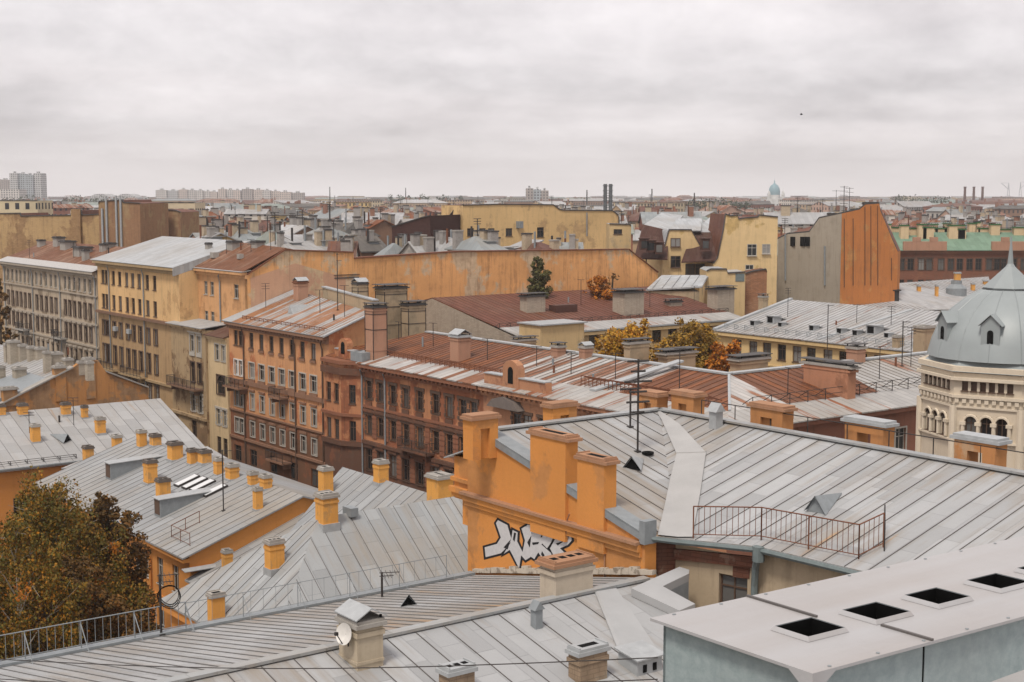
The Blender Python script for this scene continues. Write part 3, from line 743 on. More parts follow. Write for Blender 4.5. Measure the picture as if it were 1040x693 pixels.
# chimney stacks standing in the yard behind it
for (x0,x1,yt,yb,z,cp,mt) in ((358,374,282,318,None,'hood',beige),(371,393,304,345,None,'lid',pink),(382,413,285,318,None,'lid',beige),(408,432,302,335,None,'lid',beige),(334,362,275,300,None,'lid',beige),(224,246,293,304,None,'lid',beige)):
    xm=(x0+x1)/2;Y={358:158,371:143,382:160,408:158,334:178,224:176}[x0]
    p=atd(xm,yb,Y);wd=(x1-x0)*Y/F
    zt=atd(xm,yt+3,Y).z
    wu,wv=(wd*.55,wd*.85) if wd>2.4 else (wd*.7,wd*.72)
    ch=chimney(T,p,p.z-3,zt,wu,wv,mt,cp,m_tarcap)
    mbx=MB();cz=Vc((p.x,p.y,0))
    for zz_ in (zt-1.2,zt-1.25-(zt-p.z)*.4): mbx.cbox(cz+Vc((0,0,zz_)),wu+.08,wv+.08,.06)
    for sx in(-1,1):
        for sy in(-1,1): mbx.cbox(cz+Vc((0,0,p.z-3))+U*sx*(wu/2+.03)+V*sy*(wv/2+.03),.06,.06,zt-p.z+3)
    mbx.build('iron_strap',[m_iron],ch)
# ---- red-brick house with quoined windows
rd=M_plaster('red_ochre_plaster',(.43,.20,.10),stain=.45,patch=(.3,.115,.06),pamt=.4,scol=(.13,.07,.05))
rdl=M_plaster('sooty_shaded_red_stone',(.125,.066,.045),stain=.55,patch=(.22,.095,.055),pamt=.35)  # stone with soot stains; base colour darkened further for the narrow street's shade
rdt=M_plaster('red_trim',(.24,.105,.062),stain=.4)
rD=M_roof('rust_red_seamed_roof',(.16,.068,.038),pitch=.75,seam=.5,rust=.42,rcol=(.26,.10,.045),dirt=.1,streak=.6,pvar=.18)
rW=M_roof('whitish_patched_roof',(.40,.385,.37),pitch=.8,seam=.5,rust=.36,rcol=(.25,.105,.05),streak=.9,dirt=.35,pvar=.16)
zD=19.1;ZR=21.35;BR=9.7
aL,aR=27.2,-.6
T=thing('apartment_house','red-ochre house with quoined windows, corner bay and rust-red seamed roof','apartment house',W(13,0,0),'houses along the street facade')
mb=MB()
ca=colsx([320+x/4.33 for x in (237,287,342,398,460,530,590,650)],402)
ca+=[fac(481,405)[0]]
q=[rowz(457.4,403.5,424.3),rowz(457.4,441.6,462.4),rowz(457.4,479,502)]
q+=[(q[2][0]-4.3,q[2][1]-4.1)]
zs=q[1][0]-1.
facade(T,mb,W(20.2,0),W(aR,0),zs,zD-.5,wins(20.2,ca,[q[0]],1.1,'quoin/b',m_bfr,rdt,rd)+wins(20.2,ca,[q[1]],1.1,'quoin/b',m_bfr,rdt,rdl))
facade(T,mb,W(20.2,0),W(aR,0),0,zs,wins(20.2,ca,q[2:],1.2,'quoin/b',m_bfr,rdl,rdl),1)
# corner bay: polygonal oriel
bay=[(27.2,0),(26.2,-1.2),(22.7,-1.2),(20.2,0)]
zq=fac(350,446)[1]
bw=MB()
q2=[rowz(350,388,407),rowz(350,424,444)]
for (p0,p1) in zip(bay[:-1],bay[1:]):
    A_,B_=W(*p0),W(*p1);L=(B_-A_).length
    ss=[L/2] if L<3 else [L*.27,L*.73]
    wl=[(s,z0_,.95 if L>3 else .8,z1_-z0_,'plain/b',m_bfr,rdt,rd) for s in ss for z0_,z1_ in q2] if L>1.7 else []
    facade(T,bw,A_,B_,zq,zD-.3,wl)
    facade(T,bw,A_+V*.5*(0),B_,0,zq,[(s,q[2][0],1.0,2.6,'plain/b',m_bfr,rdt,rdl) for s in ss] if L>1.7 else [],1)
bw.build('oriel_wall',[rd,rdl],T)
for z,hh,mm in ((zD-.35,.35,rdt),(q2[0][0]-1.3,.3,rdt),(zq-.3,.5,rdl),(q2[0][1]+1.,.7,rdl)):
    bw=MB();bw.slab([W(27.4,0,z+hh),W(26.4,-1.5,z+hh),W(22.5,-1.5,z+hh),W(19.9,0,z+hh)],hh);bw.build('oriel_moulding',[mm],T)
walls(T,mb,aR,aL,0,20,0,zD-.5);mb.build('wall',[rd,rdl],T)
cornice(T,20.2,aR,zD,.75,.55,mat=rdt,dent=True)
course(T,20.2,aR,zs,.3,.35,mat=rdl);course(T,20.2,aR,q[0][0]-1.3,.2,.3,mat=rdl);course(T,20.2,aR,q[1][1]+.75,.16,.25,mat=rdt)
for c_ in ca[:-1]:
    for n_,bx_ in (('window_cornice',(c_-.85,c_+.85,-.22,-.002,q[1][1]+.35,q[1][1]+.62)),('apron',(c_-.62,c_+.62,-.1,-.003,q[0][0]-.95,q[0][0]-.2)),('window_cornice',(c_-.8,c_+.8,-.2,-.004,q[2][1]+.2,q[2][1]+.5))):
        mb=MB();mb.box(*bx_);mb.build(n_,[rdl],T)
for k in range(len(ca)-1):
    cm=(ca[k]+ca[k+1])/2
    for z0_,z1_ in ((q[1][0]-.3,q[1][1]+.3),(q[2][0],q[2][1]+.4)):
        n=int((z1_-z0_)/.5);mb=MB();mb.box(cm-.36,cm+.36,-.04,-.0015,z0_,z0_+n*.5-.1)
        for r_ in range(n): mb.box(cm-.42,cm+.42,-.09,-.001,z0_+r_*.5,z0_+r_*.5+.4)
        mb.build('rusticated_pier',[rdt],T)
balcony(T,ca[4],q[1][0]-.25,5,1.,0,rdl)
for a in(20.3,ca[1]-1.1): downpipe(T,a,zD-.3,0,mat=m_galvd)
# attic gable over the bay
def attic(T,a0,a1,z,h,b=0.,ac=None,rr_=1.1,mat=None,arch=True):
    ac=(a0+a1)/2 if ac is None else ac
    mb=MB();mb.box(a0,a1,b-.1,b+.55,z,z+h*.45)
    pts=[W(ac+rr_,b-.16,z),W(ac+rr_,b-.16,z+h*.7)]
    for k in range(1,10):
        g=math.pi*k/10;pts.append(W(ac+rr_*math.cos(g),b-.16,z+h*.7+rr_*.8*math.sin(g)))
    pts+=[W(ac-rr_,b-.16,z+h*.7),W(ac-rr_,b-.16,z)]
    mb.prism(pts,V*.68);o=mb.build('attic_gable',[mat],T)
    mb=MB();mb.box(a0-.1,ac+rr_,b-.2,b+.62,z+h*.45,z+h*.45+.1);mb.box(ac-rr_,a1+.1,b-.2,b+.62,z+h*.45,z+h*.45+.1);mb.build('coping',[m_galv],o)
    if arch:
        mb=MB();p2=[W(ac+.36,b-.2,z+.5),W(ac+.36,b-.2,z+h*.7)]
        for k in range(1,6):
            g=math.pi*k/6;p2.append(W(ac+.36*math.cos(g),b-.2,z+h*.7+.36*math.sin(g)))
        p2+=[W(ac-.36,b-.2,z+h*.7),W(ac-.36,b-.2,z+.5)];mb.prism(p2,V*.03);mb.build('niche',[m_black],o)
attic(T,25.8,21.2,zD,2.0,mat=rd,rr_=.9,ac=24)
mb=MB();mb.box(21.9,19.6,-.5,1.1,zD+.05,zD+1.);mb.build('parapet_block',[m_galvd],T)
a1=fac(500,385)[0]
P=[W(20.4,-.8,zD),W(aR,-.8,zD),W(aR,BR,ZR),W(aL,BR,ZR),W(aL,1,zD+.4)]
s0=(ZR-zD)/(BR+.8);zb_=lambda b:zD+(b+.8)*s0
mb=MB();f1=[W(20.4,-.8,zD),W(aR,-.8,zD),W(aR,2.2,zb_(2.2)),W(20.4,2.2,zb_(2.2))]
f2=[W(aL,2.2,zb_(2.2)),W(1.6,2.2,zb_(2.2)),W(-1.5+4.2,BR,ZR),W(aL-4,BR,ZR)]
f3=[W(1.6,2.2,zb_(2.2)),W(aR,2.2,zb_(2.2)),W(aR,BR,ZR),W(2.7,BR,ZR)]
f0=[W(aL,-.4,zb_(-.4)),W(20.4,-.4,zb_(-.4)),W(20.4,2.2,zb_(2.2)),W(aL,2.2,zb_(2.2))]
mb.slab(f1,.1,1);mb.slab(f2,.1,0);mb.slab(f3,.1,1);mb.slab(f0,.1,0)
mb.slab([W(aL-4,BR,ZR),W(aR,BR,ZR),W(aR,20.4,zD),W(aL,20.4,zD)],.1,0)
mb.ribs(f2,.75,.05,.07,2);mb.ribs(f3,.8,.05,.07,3)
m_rib1=M_flat('rust_seam',(.09,.04,.025),.7);m_rib2=M_flat('grey_seam',(.14,.12,.10),.6)
mb.build('roof',[rD,rW,m_rib1,m_rib2],T)
mb=MB();mb.box(aL-4,aR,BR-.35,BR+.35,ZR-.02,ZR+.12);mb.build('ridge_sheet',[m_galv],T)
snowguard(T,W(19,1.9,zb_(1.9)),W(aR,1.9,zb_(1.9)),V*.9+Vc((0,0,.2)),24,.6,m_rust)
plD=plane(*f2[:3])
pxchim(T,467.5,365,plD,338,21,pink,'hood',1.,m_galv)
mb=MB()
# ---- long corner house with two wings
T=thing('apartment_house','pink corner house with white, rust-red and grey striped roof behind the graffiti house','apartment house',W(-16,0,0),'houses along the street facade')
pk_=M_plaster('pink_terracotta',(.43,.215,.12),stain=.4,patch=(.34,.165,.1),pamt=.3)
pkl=M_plaster('brown_red_stone',(.27,.125,.085),stain=.4)
aL,aR=-.6,-31.;bE=64.
mb=MB();fx=[fac(x,430)[0] for x in (525,535,552)];z0_,z1_=rowz(530,421,438)
allx=fx+[fx[-1]-2.6*k for k in range(1,9)]
wl=wins(aL,allx,[(z0_,z1_)],1.2,'quoin/b',m_bfr,pkl,pk_)+wins(aL,allx,[(z0_-4.4,z1_-4.4),(z0_-8.6,z1_-8.6)],1.2,'plain/b',m_bfr,pkl,pkl)
facade(T,mb,W(aL,0),W(aR,0),0,zD-.4,wl)
wr=[(s,zz_,1.3,2.1,'surround/w',m_wfr,pkl,pkl) for s in [2.2+2.9*k for k in range(20)] for zz_ in (15.1,10.6,6.2)]
facade(T,mb,W(aR,0),W(aR,bE),0,zD-.4,wr,1);walls(T,mb,aR,aL,0,bE,0,zD-.4,skip=('r','l'));facade(T,mb,W(aR+20,bE),W(aR+20,20),0,zD-.4,(),0);facade(T,mb,W(aL,20),W(aL,0),0,zD-.4,(),0);facade(T,mb,W(aR+20,20),W(aL,20),0,zD-.4,(),0)
mb.build('wall',[pk_,pkl],T)
cornice(T,aL,aR-.6,zD,.7,.55,mat=pk_,dent=True)
mb=MB();mb.box(aR-.65,aR+.05,-.6,bE,zD-.45,zD-.02);mb.build('cornice',[pkl],T)
# roof of the street wing in strips
aa=-31.+9.7+.0
def strip(x0,x1,mt,lo=2.6,last=False):
    return [W(x0,lo,zb_(lo)),W(x1,lo,zb_(lo)),W(x1,BR,ZR),W(x0,BR,ZR)],mt
rG=M_roof('weathered_grey_seam_roof',(.36,.35,.335),pitch=.8,seam=.6,rust=.2,rcol=(.3,.12,.06),dirt=.45,streak=.6)
rWR=M_roof('white_and_rust_seam_roof',(.44,.42,.40),pitch=.62,seam=.65,rust=.3,rcol=(.31,.135,.065),dirt=.3,streak=.85)
xs=[aL,fac(575,395)[0]-1.6,fac(660,400,6)[0],aR+9.7]
mb=MB()
mb.slab([W(aL,-.8,zD),W(aR-.8,-.8,zD),W(aR+2.6,2.6,zb_(2.6)),W(aL,2.6,zb_(2.6))],.1,0)
for x0,x1,mt in ((xs[0],xs[1],1),(xs[1],xs[2],2)):
    p=[W(x0,2.6,zb_(2.6)),W(x1,2.6,zb_(2.6)),W(x1,BR,ZR),W(x0,BR,ZR)];mb.slab(p,.1,mt);mb.ribs(p,.75,.05,.08,4)
p=[W(xs[2],2.6,zb_(2.6)),W(aR+2.6,2.6,zb_(2.6)),W(aR+9.7,BR,ZR),W(xs[2],BR,ZR)];mb.slab(p,.1,3);mb.ribs(p,.9,.05,.08,5)
aw=aR+9.7+.3
def vz(a): return zD+(a-(aR-.8))*(ZR-zD)/(9.7+.8)
def vs(b0,b1,a0=aR+2.6): return [W(a0,b0+ (a0-aR) if b0<1 else b0,vz(a0)),W(a0,b1,vz(a0)),W(aR+9.7,b1,ZR),W(aR+9.7,max(b0,BR),ZR)]
bs=[0,13.,21.,bE]
mb.slab([W(aR-.8,-.8,zD),W(aR-.8,bE,zD),W(aR+2.6,bE,vz(aR+2.6)),W(aR+2.6,2.6,vz(aR+2.6))],.1,0)
p=[W(aR+2.6,2.6,vz(aR+2.6)),W(aR+2.6,9.,vz(aR+2.6)),W(aR+9.7,BR+.2,ZR),W(aR+9.7,BR,ZR)];mb.slab(p,.1,2)
p=[W(aR+2.6,9.,vz(aR+2.6)),W(aR+2.6,20.,vz(aR+2.6)),W(aR+9.7,22,ZR),W(aR+9.7,BR+.2,ZR)];mb.slab(p,.1,3);mb.ribs(p,.9,.05,.08,5)
p=[W(aR+2.6,20.,vz(aR+2.6)),W(aR+2.6,bE,vz(aR+2.6)),W(aR+9.7,bE,ZR),W(aR+9.7,22,ZR)];mb.slab(p,.1,0);mb.ribs(p,.8,.05,.08,4)
plE=plane(*p[:3])
mb.slab([W(aL,BR,ZR),W(aR+9.7,BR,ZR),W(aR+20.4,20.4,zD),W(aL,20.4,zD)],.1,3)
mb.slab([W(aR+9.7,BR,ZR),W(aR+9.7,bE,ZR),W(aR+20.4,bE,zD),W(aR+20.4,20.4,zD)],.1,3)
mb.build('roof',[rG,rW,rWR,rD,m_rib2,m_rib1],T)
mb=MB();mb.box(aL,aR+9.5,BR-.35,BR+.35,ZR-.02,ZR+.13);mb.box(aR+9.35,aR+10.05,BR+.36,bE,ZR-.02,ZR+.13)
mb.par(W(aR+2.6,2.6,vz(aR+2.6)+.02),W(aR+9.6,9.6,ZR)-W(aR+2.6,2.6,vz(aR+2.6)),V*.3,Vc((0,0,.08)))
p0=W(xs[1]+1.0,2.,zb_(2.)+.02);mb.par(p0,W(xs[1]-1.4,BR,ZR+.5)-p0,-U*.8,Vc((0,0,.16)))
mb.build('ridge_sheet',[m_galv],T)
attic(T,fac(490,380)[0]-.4,fac(553,390)[0]-.3,zD,2.3,mat=pk_,rr_=1.15,ac=fac(520,385)[0])
snowguard(T,W(fac(563,400)[0],2.9,zb_(2.9)),W(aR+5,2.9,zb_(2.9)),V*1.5+Vc((0,0,.3)),30,.8,m_rust)
snowguard(T,W(aR+2.4,5,vz(aR+2.4)),W(aR+2.4,40,vz(aR+2.4)),U*1.1+Vc((0,0,.2)),17,.9,m_iron)
mb=MB();a_=fac(517,405)[0];zh=fac(517,404)[1]
mb.prism([W(a_+2.3,0,zh-.9),W(a_+1.5,0,zh-.2),W(a_,0,zh+.15),W(a_-1.5,0,zh-.2),W(a_-2.3,0,zh-.9)],-V*.8);mb.build('window_hood',[M_flat('weathered_tin_hood',(.15,.125,.11),.7)],T)
plEs=plane(W(aL,2.6,zb_(2.6)),W(aR,2.6,zb_(2.6)),W(aR,BR,ZR))
for (x,y,yt,w_,cp,mt,rt) in ((567,361,347,15,'lid',pink,1.),(595,363,349,14,'hood',pink,.9)): pxchim(T,x,y,plEs,yt,w_,mt,cp,rt,m_concr)
# big slanting chimney wall on the wing roof and the small one behind
p=onp(842,396,*plE);chimney(T,W(*ab(p)),16.5,onp(842,365,p,Vc((0,1,0))).z,4.6,1.0,M_plaster('salmon_chimney_plaster',(.43,.21,.125),stain=.35,patch=(.36,.17,.1),pamt=.2),'lid',m_concr)
pxchim(T,869,372,plane(W(aR+9.7,0,ZR),W(aR+9.7,9,ZR),W(aR+9.7,9,ZR+1)),348,19,pink,'lid',1.,m_concr)
# yard walls and stacks beyond the ridge
for (x0,x1,yt,Y,z) in ((633,660,343,128,0),(667,708,353,128,0),(740,782,359,124,0),(520,545,341,150,0)):
    p=atd((x0+x1)/2,yt,Y);wd=(x1-x0)*Y/F
    chimney(T,p,p.z-5,p.z,wd*.35,wd*.95,beige,'lid',m_concr)
# ================================================================ foreground roofs
rN=M_roof('near_grey_seam_roof',(.335,.34,.342),pitch=.85,cross=2.1,seam=.3,lw=.04,geo=True,dirt=.8,dcol=(.25,.21,.165),rust=.16,rcol=(.42,.27,.15),streak=.35,rough=.36,pvar=.12)
rN2=M_roof('near_smooth_grey_roof',(.305,.317,.32),pitch=.95,cross=2.4,seam=.3,lw=.04,geo=True,dirt=.5,rough=.36,pvar=.12,rust=.1,rcol=(.36,.24,.15),streak=.3)
rY=M_roof('yellow_court_grey_roof',(.285,.293,.297),pitch=1.0,cross=2.2,seam=.3,geo=True,dirt=.4,rough=.42,pvar=.10)
rK=M_roof('pale_panel_roof',(.335,.333,.328),pitch=1.25,cross=1.9,seam=.35,geo=True,dirt=.35,pvar=.1,rust=.1,rcol=(.36,.24,.15))
m_seam=M_flat('dark_seam',(.11,.10,.095),.6)
m_seam2=M_flat('mid_seam',(.15,.145,.14),.6)
# ---- graffiti house
zR=25.4;aR1=-51.8;bR2=-26.
pR0=at(490,440,zR);bw=-36.8
FW=lambda x,y:onp(x,y,W(0,bw),V)            # points on the firewall plane
T=thing('apartment_house','orange house with graffiti on its firewall and a big L-shaped grey tin roof','apartment house',W(aR1,bw,0),'near houses')
R0=W(aR1,bw,zR);R1=W(aR1,bR2,zR);Wp=FW(652,543)
pl1=plane(R0,R1,Wp)
Vp=onp(688,547,*pl1)
R2=W(-92,bR2,zR)
Rm=at(880,576,23.) # courtyard eave of the second slope
pl2=plane(R1,R2,Vp)
K=onp(712,458,*pl2);K=K
E1=onp(770,555,*pl2);E2=onp(876,580,*pl2)
E3=E2-U*22;e2n=pl2[1]
def down(p,pl): return onp(0,0,*pl) if False else p
E3=Vc((E3.x,E3.y,pl2[0].z-((E3.x-pl2[0].x)*e2n.x+(E3.y-pl2[0].y)*e2n.y)/e2n.z))
mb=MB();rb=[]
s1=[R0,R1,K,Vp,Wp];s2=[R1,R2,E3,E2,E1,Vp,K]
mb.slab([R0,R1,Vp,Wp],.12);mb.ribs([R0,R1,Vp,Wp],.85,.045,.06,1)
for q in ([R1,R2,E3,E2],[R1,E2,E1],[R1,E1,Vp]):
    mb.slab(q,.12)
mb.ribs([R1,R2,E3,E2,E1,Vp],.95,.045,.06,1)
back1=[W(aR1+1.1,bw,zR-.4),W(aR1+1.1,bR2+9,zR-2.4)]
mb.slab([R1,R0,back1[0],back1[1]],.12);mb.slab([R2,R1,back1[1],W(-92,bR2+9,zR-2.4)],.12)
roof=mb.build('roof',[rN,m_seam],T)
Zu=Vc((0,0,1))
# valley sheet
mb=MB();up=Zu*.03
n1=pl1[1] if pl1[1].z>0 else -pl1[1];n2=pl2[1] if pl2[1].z>0 else -pl2[1]
def on(pl,p): 
    n=pl[1];return Vc((p.x,p.y,pl[0].z-((p.x-pl[0].x)*n.x+(p.y-pl[0].y)*n.y)/n.z))
o2=lambda x,y:onp(x,y,*pl2)+Zu*.07
o1=lambda x,y:onp(x,y,*pl1)+Zu*.07
mb.poly([o2(664,414.5),o2(690,432),o2(717,461),o2(711,503),o2(703,547),o2(688,547),R1.lerp(Vp,.62)+Zu*.07,o2(687,462),o2(672,428)])
mb.poly([R1.lerp(Vp,.62)+Zu*.07,o2(688,547),o1(668,545),o1(675,515)])
mb.par(o2(687,462),o2(717,461)-o2(687,462),V*.05,Zu*.03)
mb.build('valley_sheet',[M_flat('pale_valley_sheet',(.35,.345,.335),.45,.4,var=.08,sc=.8)],T)
# firewall
wpts=[(475,586),(474,460),(482,440),(490,442),(560,478),(612,505),(640,530),(656,545),(650,586)]
P=[FW(*p) for p in wpts]
zb=17.5
A_=P[0];Bq=P[-1]
mb=MB()
ol=[Vc((A_.x,A_.y,zb)),FW(475,455),R0+U*.9-Zu*.25]+[R0+Zu*.05]+[FW(652,541)]+[FW(655,545)]+[Vc((FW(655,560).x,FW(655,560).y,zb))]
mb.prism(ol,V*.6);mb.build('firewall',[m_orange],T)
mb=MB()
aw0=ab(P[0])[0];aw1=ab(FW(652,560))[0]
zc0=FW(478,508).z;zc1=FW(648,546).z;zc=(zc0+zc1)/2
mb.box(aw0+.12,aw1,bw-.22,bw-.002,zc-.28,zc);mb.box(aw0+.2,aw1,bw-.34,bw-.003,zc+.003,zc+.13,1)
mb.box(aw0+.12,aw1,bw-.12,bw-.004,zc-.5,zc-.283)
o=mb.build('string_course',[m_orange,m_brickcap],T)
mb=MB();f0=R0+V*-.12+Zu*.05;f1=FW(560,475);  # grey flashing along the rake
g0,g1=R0-V*.1,FW(654,544)-V*.1
mb.par(g0-U*.0+Zu*.0-Zu*.22,g1-g0,V*.08,Zu*.28);mb.par(g0+Zu*.08,g1-g0,V*.8,Zu*.05)
mb.build('rake_flashing',[m_galvd],T)
mb=MB();c=FW(655,540);mb.box(ab(c)[0]+.2,ab(c)[0]-.12,bw-.12,bw+.5,c.z-.5,c.z+.42);mb.build('rainwater_hopper',[m_galvd],T)
# left pier with moulded cornice and tin cap
mb=MB();zt=FW(470,466).z;zlo=FW(470,509).z
x0=aw0+.02
mb.box(x0,x0+1.25,bw+.15,bw+3.,zlo,zt);mb.box(x0,x0+1.45,bw-.05,bw+3.1,zc-.1,zc+.15);mb.box(x0,x0+1.35,bw+.05,bw+3.05,zc-.3,zc-.103);mb.box(x0,x0+.8,bw+.3,bw+3,zlo-1.2,zlo-.003)
mb.box(x0,x0+1.4,bw+.02,bw+3.05,FW(470,489).z-.1,FW(470,489).z+.08)
mb.build('side_pier',[m_orange],T)
mb=MB();mb.slab([W(x0+1.75,bw-.1,zt-.12),W(x0-.05,bw-.1,zt+.5),W(x0-.05,bw+3.1,zt+.5),W(x0+1.75,bw+3.1,zt-.12)],.06);mb.build('tin_cap',[m_galv],T)
mb=MB();p=FW(615,549);mb.tube([p-V*.05,Vc((p.x,p.y,FW(615,588).z))-V*.05],.035,5);p=FW(578,546);mb.tube([p-V*.08,FW(577,536)-V*.14,FW(580,527)-V*.2,FW(584,521)-V*.3],.03,5);mb.build('conduit',[m_brickcap],T)
# chimneys on and behind the firewall
def fwchim(x0,x1,yt,yb,flues=1):
    p0,p1=FW(x0,yt+8),FW(x1,yt+8);c=(p0+p1)/2+V*.17;w_=abs(ab(p1)[0]-ab(p0)[0])*.97
    chimney(T,c,FW((x0+x1)/2,yb).z-1.9,FW((x0+x1)/2,yt).z,w_,.66,m_orange,'flat',m_brickcap,flues=flues,band=False)
fwchim(541,578,437,500);fwchim(589,617,461,512)
mb=MB();c=FW(588,497);mb.cbox(c+V*.3-Zu*.6,.9,.5,.55);mb.build('flashing_box',[m_galvd],T)
def ridgechim(x0,x1,yt,yb,along,mt=None,capm=None,lit=False,z=None):
    z=zR if z is None else z
    p0,p1=at(x0,yb,z-.1),at(x1,yb,z-.1);c=(p0+p1)/2;D=c.y;wd=(p1-p0).length
    zt=onp((x0+x1)/2,yt,c,Vc((0,1,0))).z
    X=U if along=='u' else V;Y=V if along=='u' else U
    k=abs(Vc((1,0,0)).dot(X)); 
    wu=(wd-.55*abs(Y.x))/k*.92
    chimney(T,c+Y*(.5 if along=='u' else .4),z-1.,zt,wu,.75,mt or m_rorange,'niche',capm or m_brickcap,X=X,Y=Y,flues=3)
ridgechim(476,511,419,446,'v',mt=m_orange,z=zR+.0);ridgechim(557,591,407,430,'v',mt=m_orange,z=zR-.05)
ridgechim(642,669,396,416,'u');ridgechim(676,706,396,419,'u');ridgechim(757,795,409,434,'u')
ridgechim(854,896,424,450,'u',capm=m_galv);ridgechim(966,1009,441,471,'u',capm=m_galv)
# ridge sheets, hatch cowls, brick eave and courtyard walls
mb=MB();mb.par(R0-U*.25+Zu*.02,R1-R0,U*.5,Zu*.09);mb.par(R1-V*.25+Zu*.02,R2-R1,V*.5,Zu*.09);mb.build('ridge_sheet',[rN2],T)
ck=M_plaster('courtyard_cream_plaster',(.44,.35,.24),patch=(.2,.09,.055),pamt=.16,stain=.45,psc=.3,scol=(.12,.09,.06))
bk=M_plaster('exposed_brick',(.17,.075,.05),stain=.5,patch=(.5,.42,.32),pamt=.22,psc=.7,brick=.8)
mb=MB()
# courtyard walls stand under the eaves, set back a little
def inset(p,d): return p+d
i0=Wp+Vc((.1,.5,0));i1=Vp+Vc((.0,.55,0));i2=E1+Vc((.05,.55,0));i3=E2+V*.5;i4=E3+V*.5
ws=facade(T,mb,i1,i2,10,Vp.z-.35,[((i2-i1).length*.72,E1.z-2.9,1.25,1.45,'plain/b',m_bfr,m_galv,ck)])
facade(T,mb,i2,i3,10,E2.z-.1);facade(T,mb,i3,i4,10,E2.z-.1)
mb.build('courtyard_wall',[ck],T)
mb=MB();facade(T,mb,i0-V*.2,i1,14,Wp.z-.25);o=mb.build('brick_wall',[bk],T)
mb=MB();A_,B_=i0-V*.2,i1;d_=(B_-A_);n_=Vc((d_.y,-d_.x,0)).normalized()*.03;zz=Wp.z-.25
ol=[(0,-2.4),(0,-1.0),(.1,-.65),(.16,-.9),(.3,-1.0),(.36,-1.25),(.5,-1.5),(.55,-2.4)]
mb.prism([Vc((A_.x+d_.x*f,A_.y+d_.y*f,zz+h_))+n_*2 for f,h_ in ol],-n_);mb.build('rubble_plaster',[M_plaster('rubble_plaster',(.52,.44,.33),stain=.5,patch=(.25,.18,.12),pamt=.3,psc=1.6,scol=(.2,.15,.1))],T)
mb=MB();q=(i2-i1);mb.par(i1+Zu*(-.95)-q.normalized().cross(Zu)*-.0,q,q.normalized().cross(Zu)*.16,Zu*.42)
mb.par(i1+q*.72+Zu*-1.42+q.normalized().cross(Zu)*.002,q*.2,q.normalized().cross(Zu)*.025,Zu*.85)
mb.build('brick_eave',[bk],T)
mb=MB()
gz=-.12
mb.tube([Wp+Zu*gz,Vp+Zu*gz+Vc((0,-.1,0)),E1+Zu*gz+Vc((0,-.12,0)),E2-V*.1+Zu*gz,E3-V*.1+Zu*gz],.11,6);mb.build('gutter',[m_pipe],T)
mb=MB();mb.tube([E1+Zu*-.2+Vc((0,-.1,0)),E1+Vc((-.05,.2,-.9)),E1+Vc((-.05,.35,-1.6)),E1+Vc((-.05,.35,-9))],.14,7);mb.tube([E1+Vc((0,-.1,.02)),E1+Vc((0,-.1,-.55))],.24,7);mb.build('downpipe',[m_pipe],T)
pr=[on(pl2,onp(704,547,*pl2)),on(pl2,onp(773,549,*pl2)),on(pl2,onp(893,573,*pl2)),on(pl2,onp(897,556,*pl2))]
railing(T,[pr[0]+Zu*.02,pr[1]+Zu*.02,on(pl2,onp(872,568,*pl2)),pr[3]],1.25,2.6,.22,.022,m_rust)
# far ridge railing
railing(T,[R1+V*.9-U*2-Zu*.3,R2+V*.9-Zu*.3],.95,2.2,0,.02,m_iron)
def cowl(T,px,py,pl,s,rot,mat=m_galvd,op=m_black):
    p=onp(px,py,*pl);mb=MB();f=Vc((math.cos(rot),math.sin(rot),0));sd=Vc((-f.y,f.x,0))
    a=p-sd*s*.55;b=p+sd*s*.55;t_=p+Zu*s*.75
    bk_=on(pl,p-f*s*2.0)+Zu*.04
    mb.poly([a,b,t_],1);mb.poly([a-f*.02,t_+f*.15,bk_]);mb.poly([b,bk_,t_+f*.15]);mb.poly([a-sd*.05+f*.12,t_+f*.12+Zu*.05,bk_+Zu*.02]);mb.poly([b+sd*.05+f*.12,bk_+Zu*.02,t_+f*.12+Zu*.05])
    return mb.build('dormer_vent',[mat,op],T)
cowl(T,642,477,pl1,.75,-2.0,m_galv);cowl(T,829,521,pl2,.85,-2.4,m_galvd,m_galvd)
p=onp(727,434,*pl2);mb=MB();mb.cbox(p-Zu*.2,.45,.45,.95);mb.prism([p+Zu*.75-V*.32-U*.32,p+Zu*.75+V*.32-U*.32,p+Zu*1.15-U*.32],U*.64);mb.build('vent_pipe',[m_galv],T)
p=onp(658,462,*pl1);mb=MB();mb.lathe(p+Zu*.03,[(.27,0),(.27,.1),(.15,.1),(.15,.02),(0,.02)],14);mb.build('cable_coil',[m_black],T)
railing(T,[onp(898,560,*pl2),onp(898,540,*pl2)],1.0,2,0,.02)
# graffiti: outlined angular letters sprayed on the wall
gr=MB();Gd=.012
def gpoly(pts,m,d):
    q=[FW(*p)-V*d for p in pts];gr.prism(q,V*(d-.001),m)
def goutline(pts):
    cx=sum(p[0] for p in pts)/len(pts);cy=sum(p[1] for p in pts)/len(pts)
    n=len(pts);out=[]
    for i in range(n):
        p,q,r_=pts[i-1],pts[i],pts[(i+1)%n]
        d1=(q[0]-p[0],q[1]-p[1]);d2=(r_[0]-q[0],r_[1]-q[1])
        l1=math.hypot(*d1) or 1;l2=math.hypot(*d2) or 1
        nx=(d1[1]/l1+d2[1]/l2);ny=-(d1[0]/l1+d2[0]/l2);l=math.hypot(nx,ny) or 1
        k=min(2.4,2./max(l,.6))*2.1
        out.append((q[0]+nx/l*k,q[1]+ny/l*k))
    return out
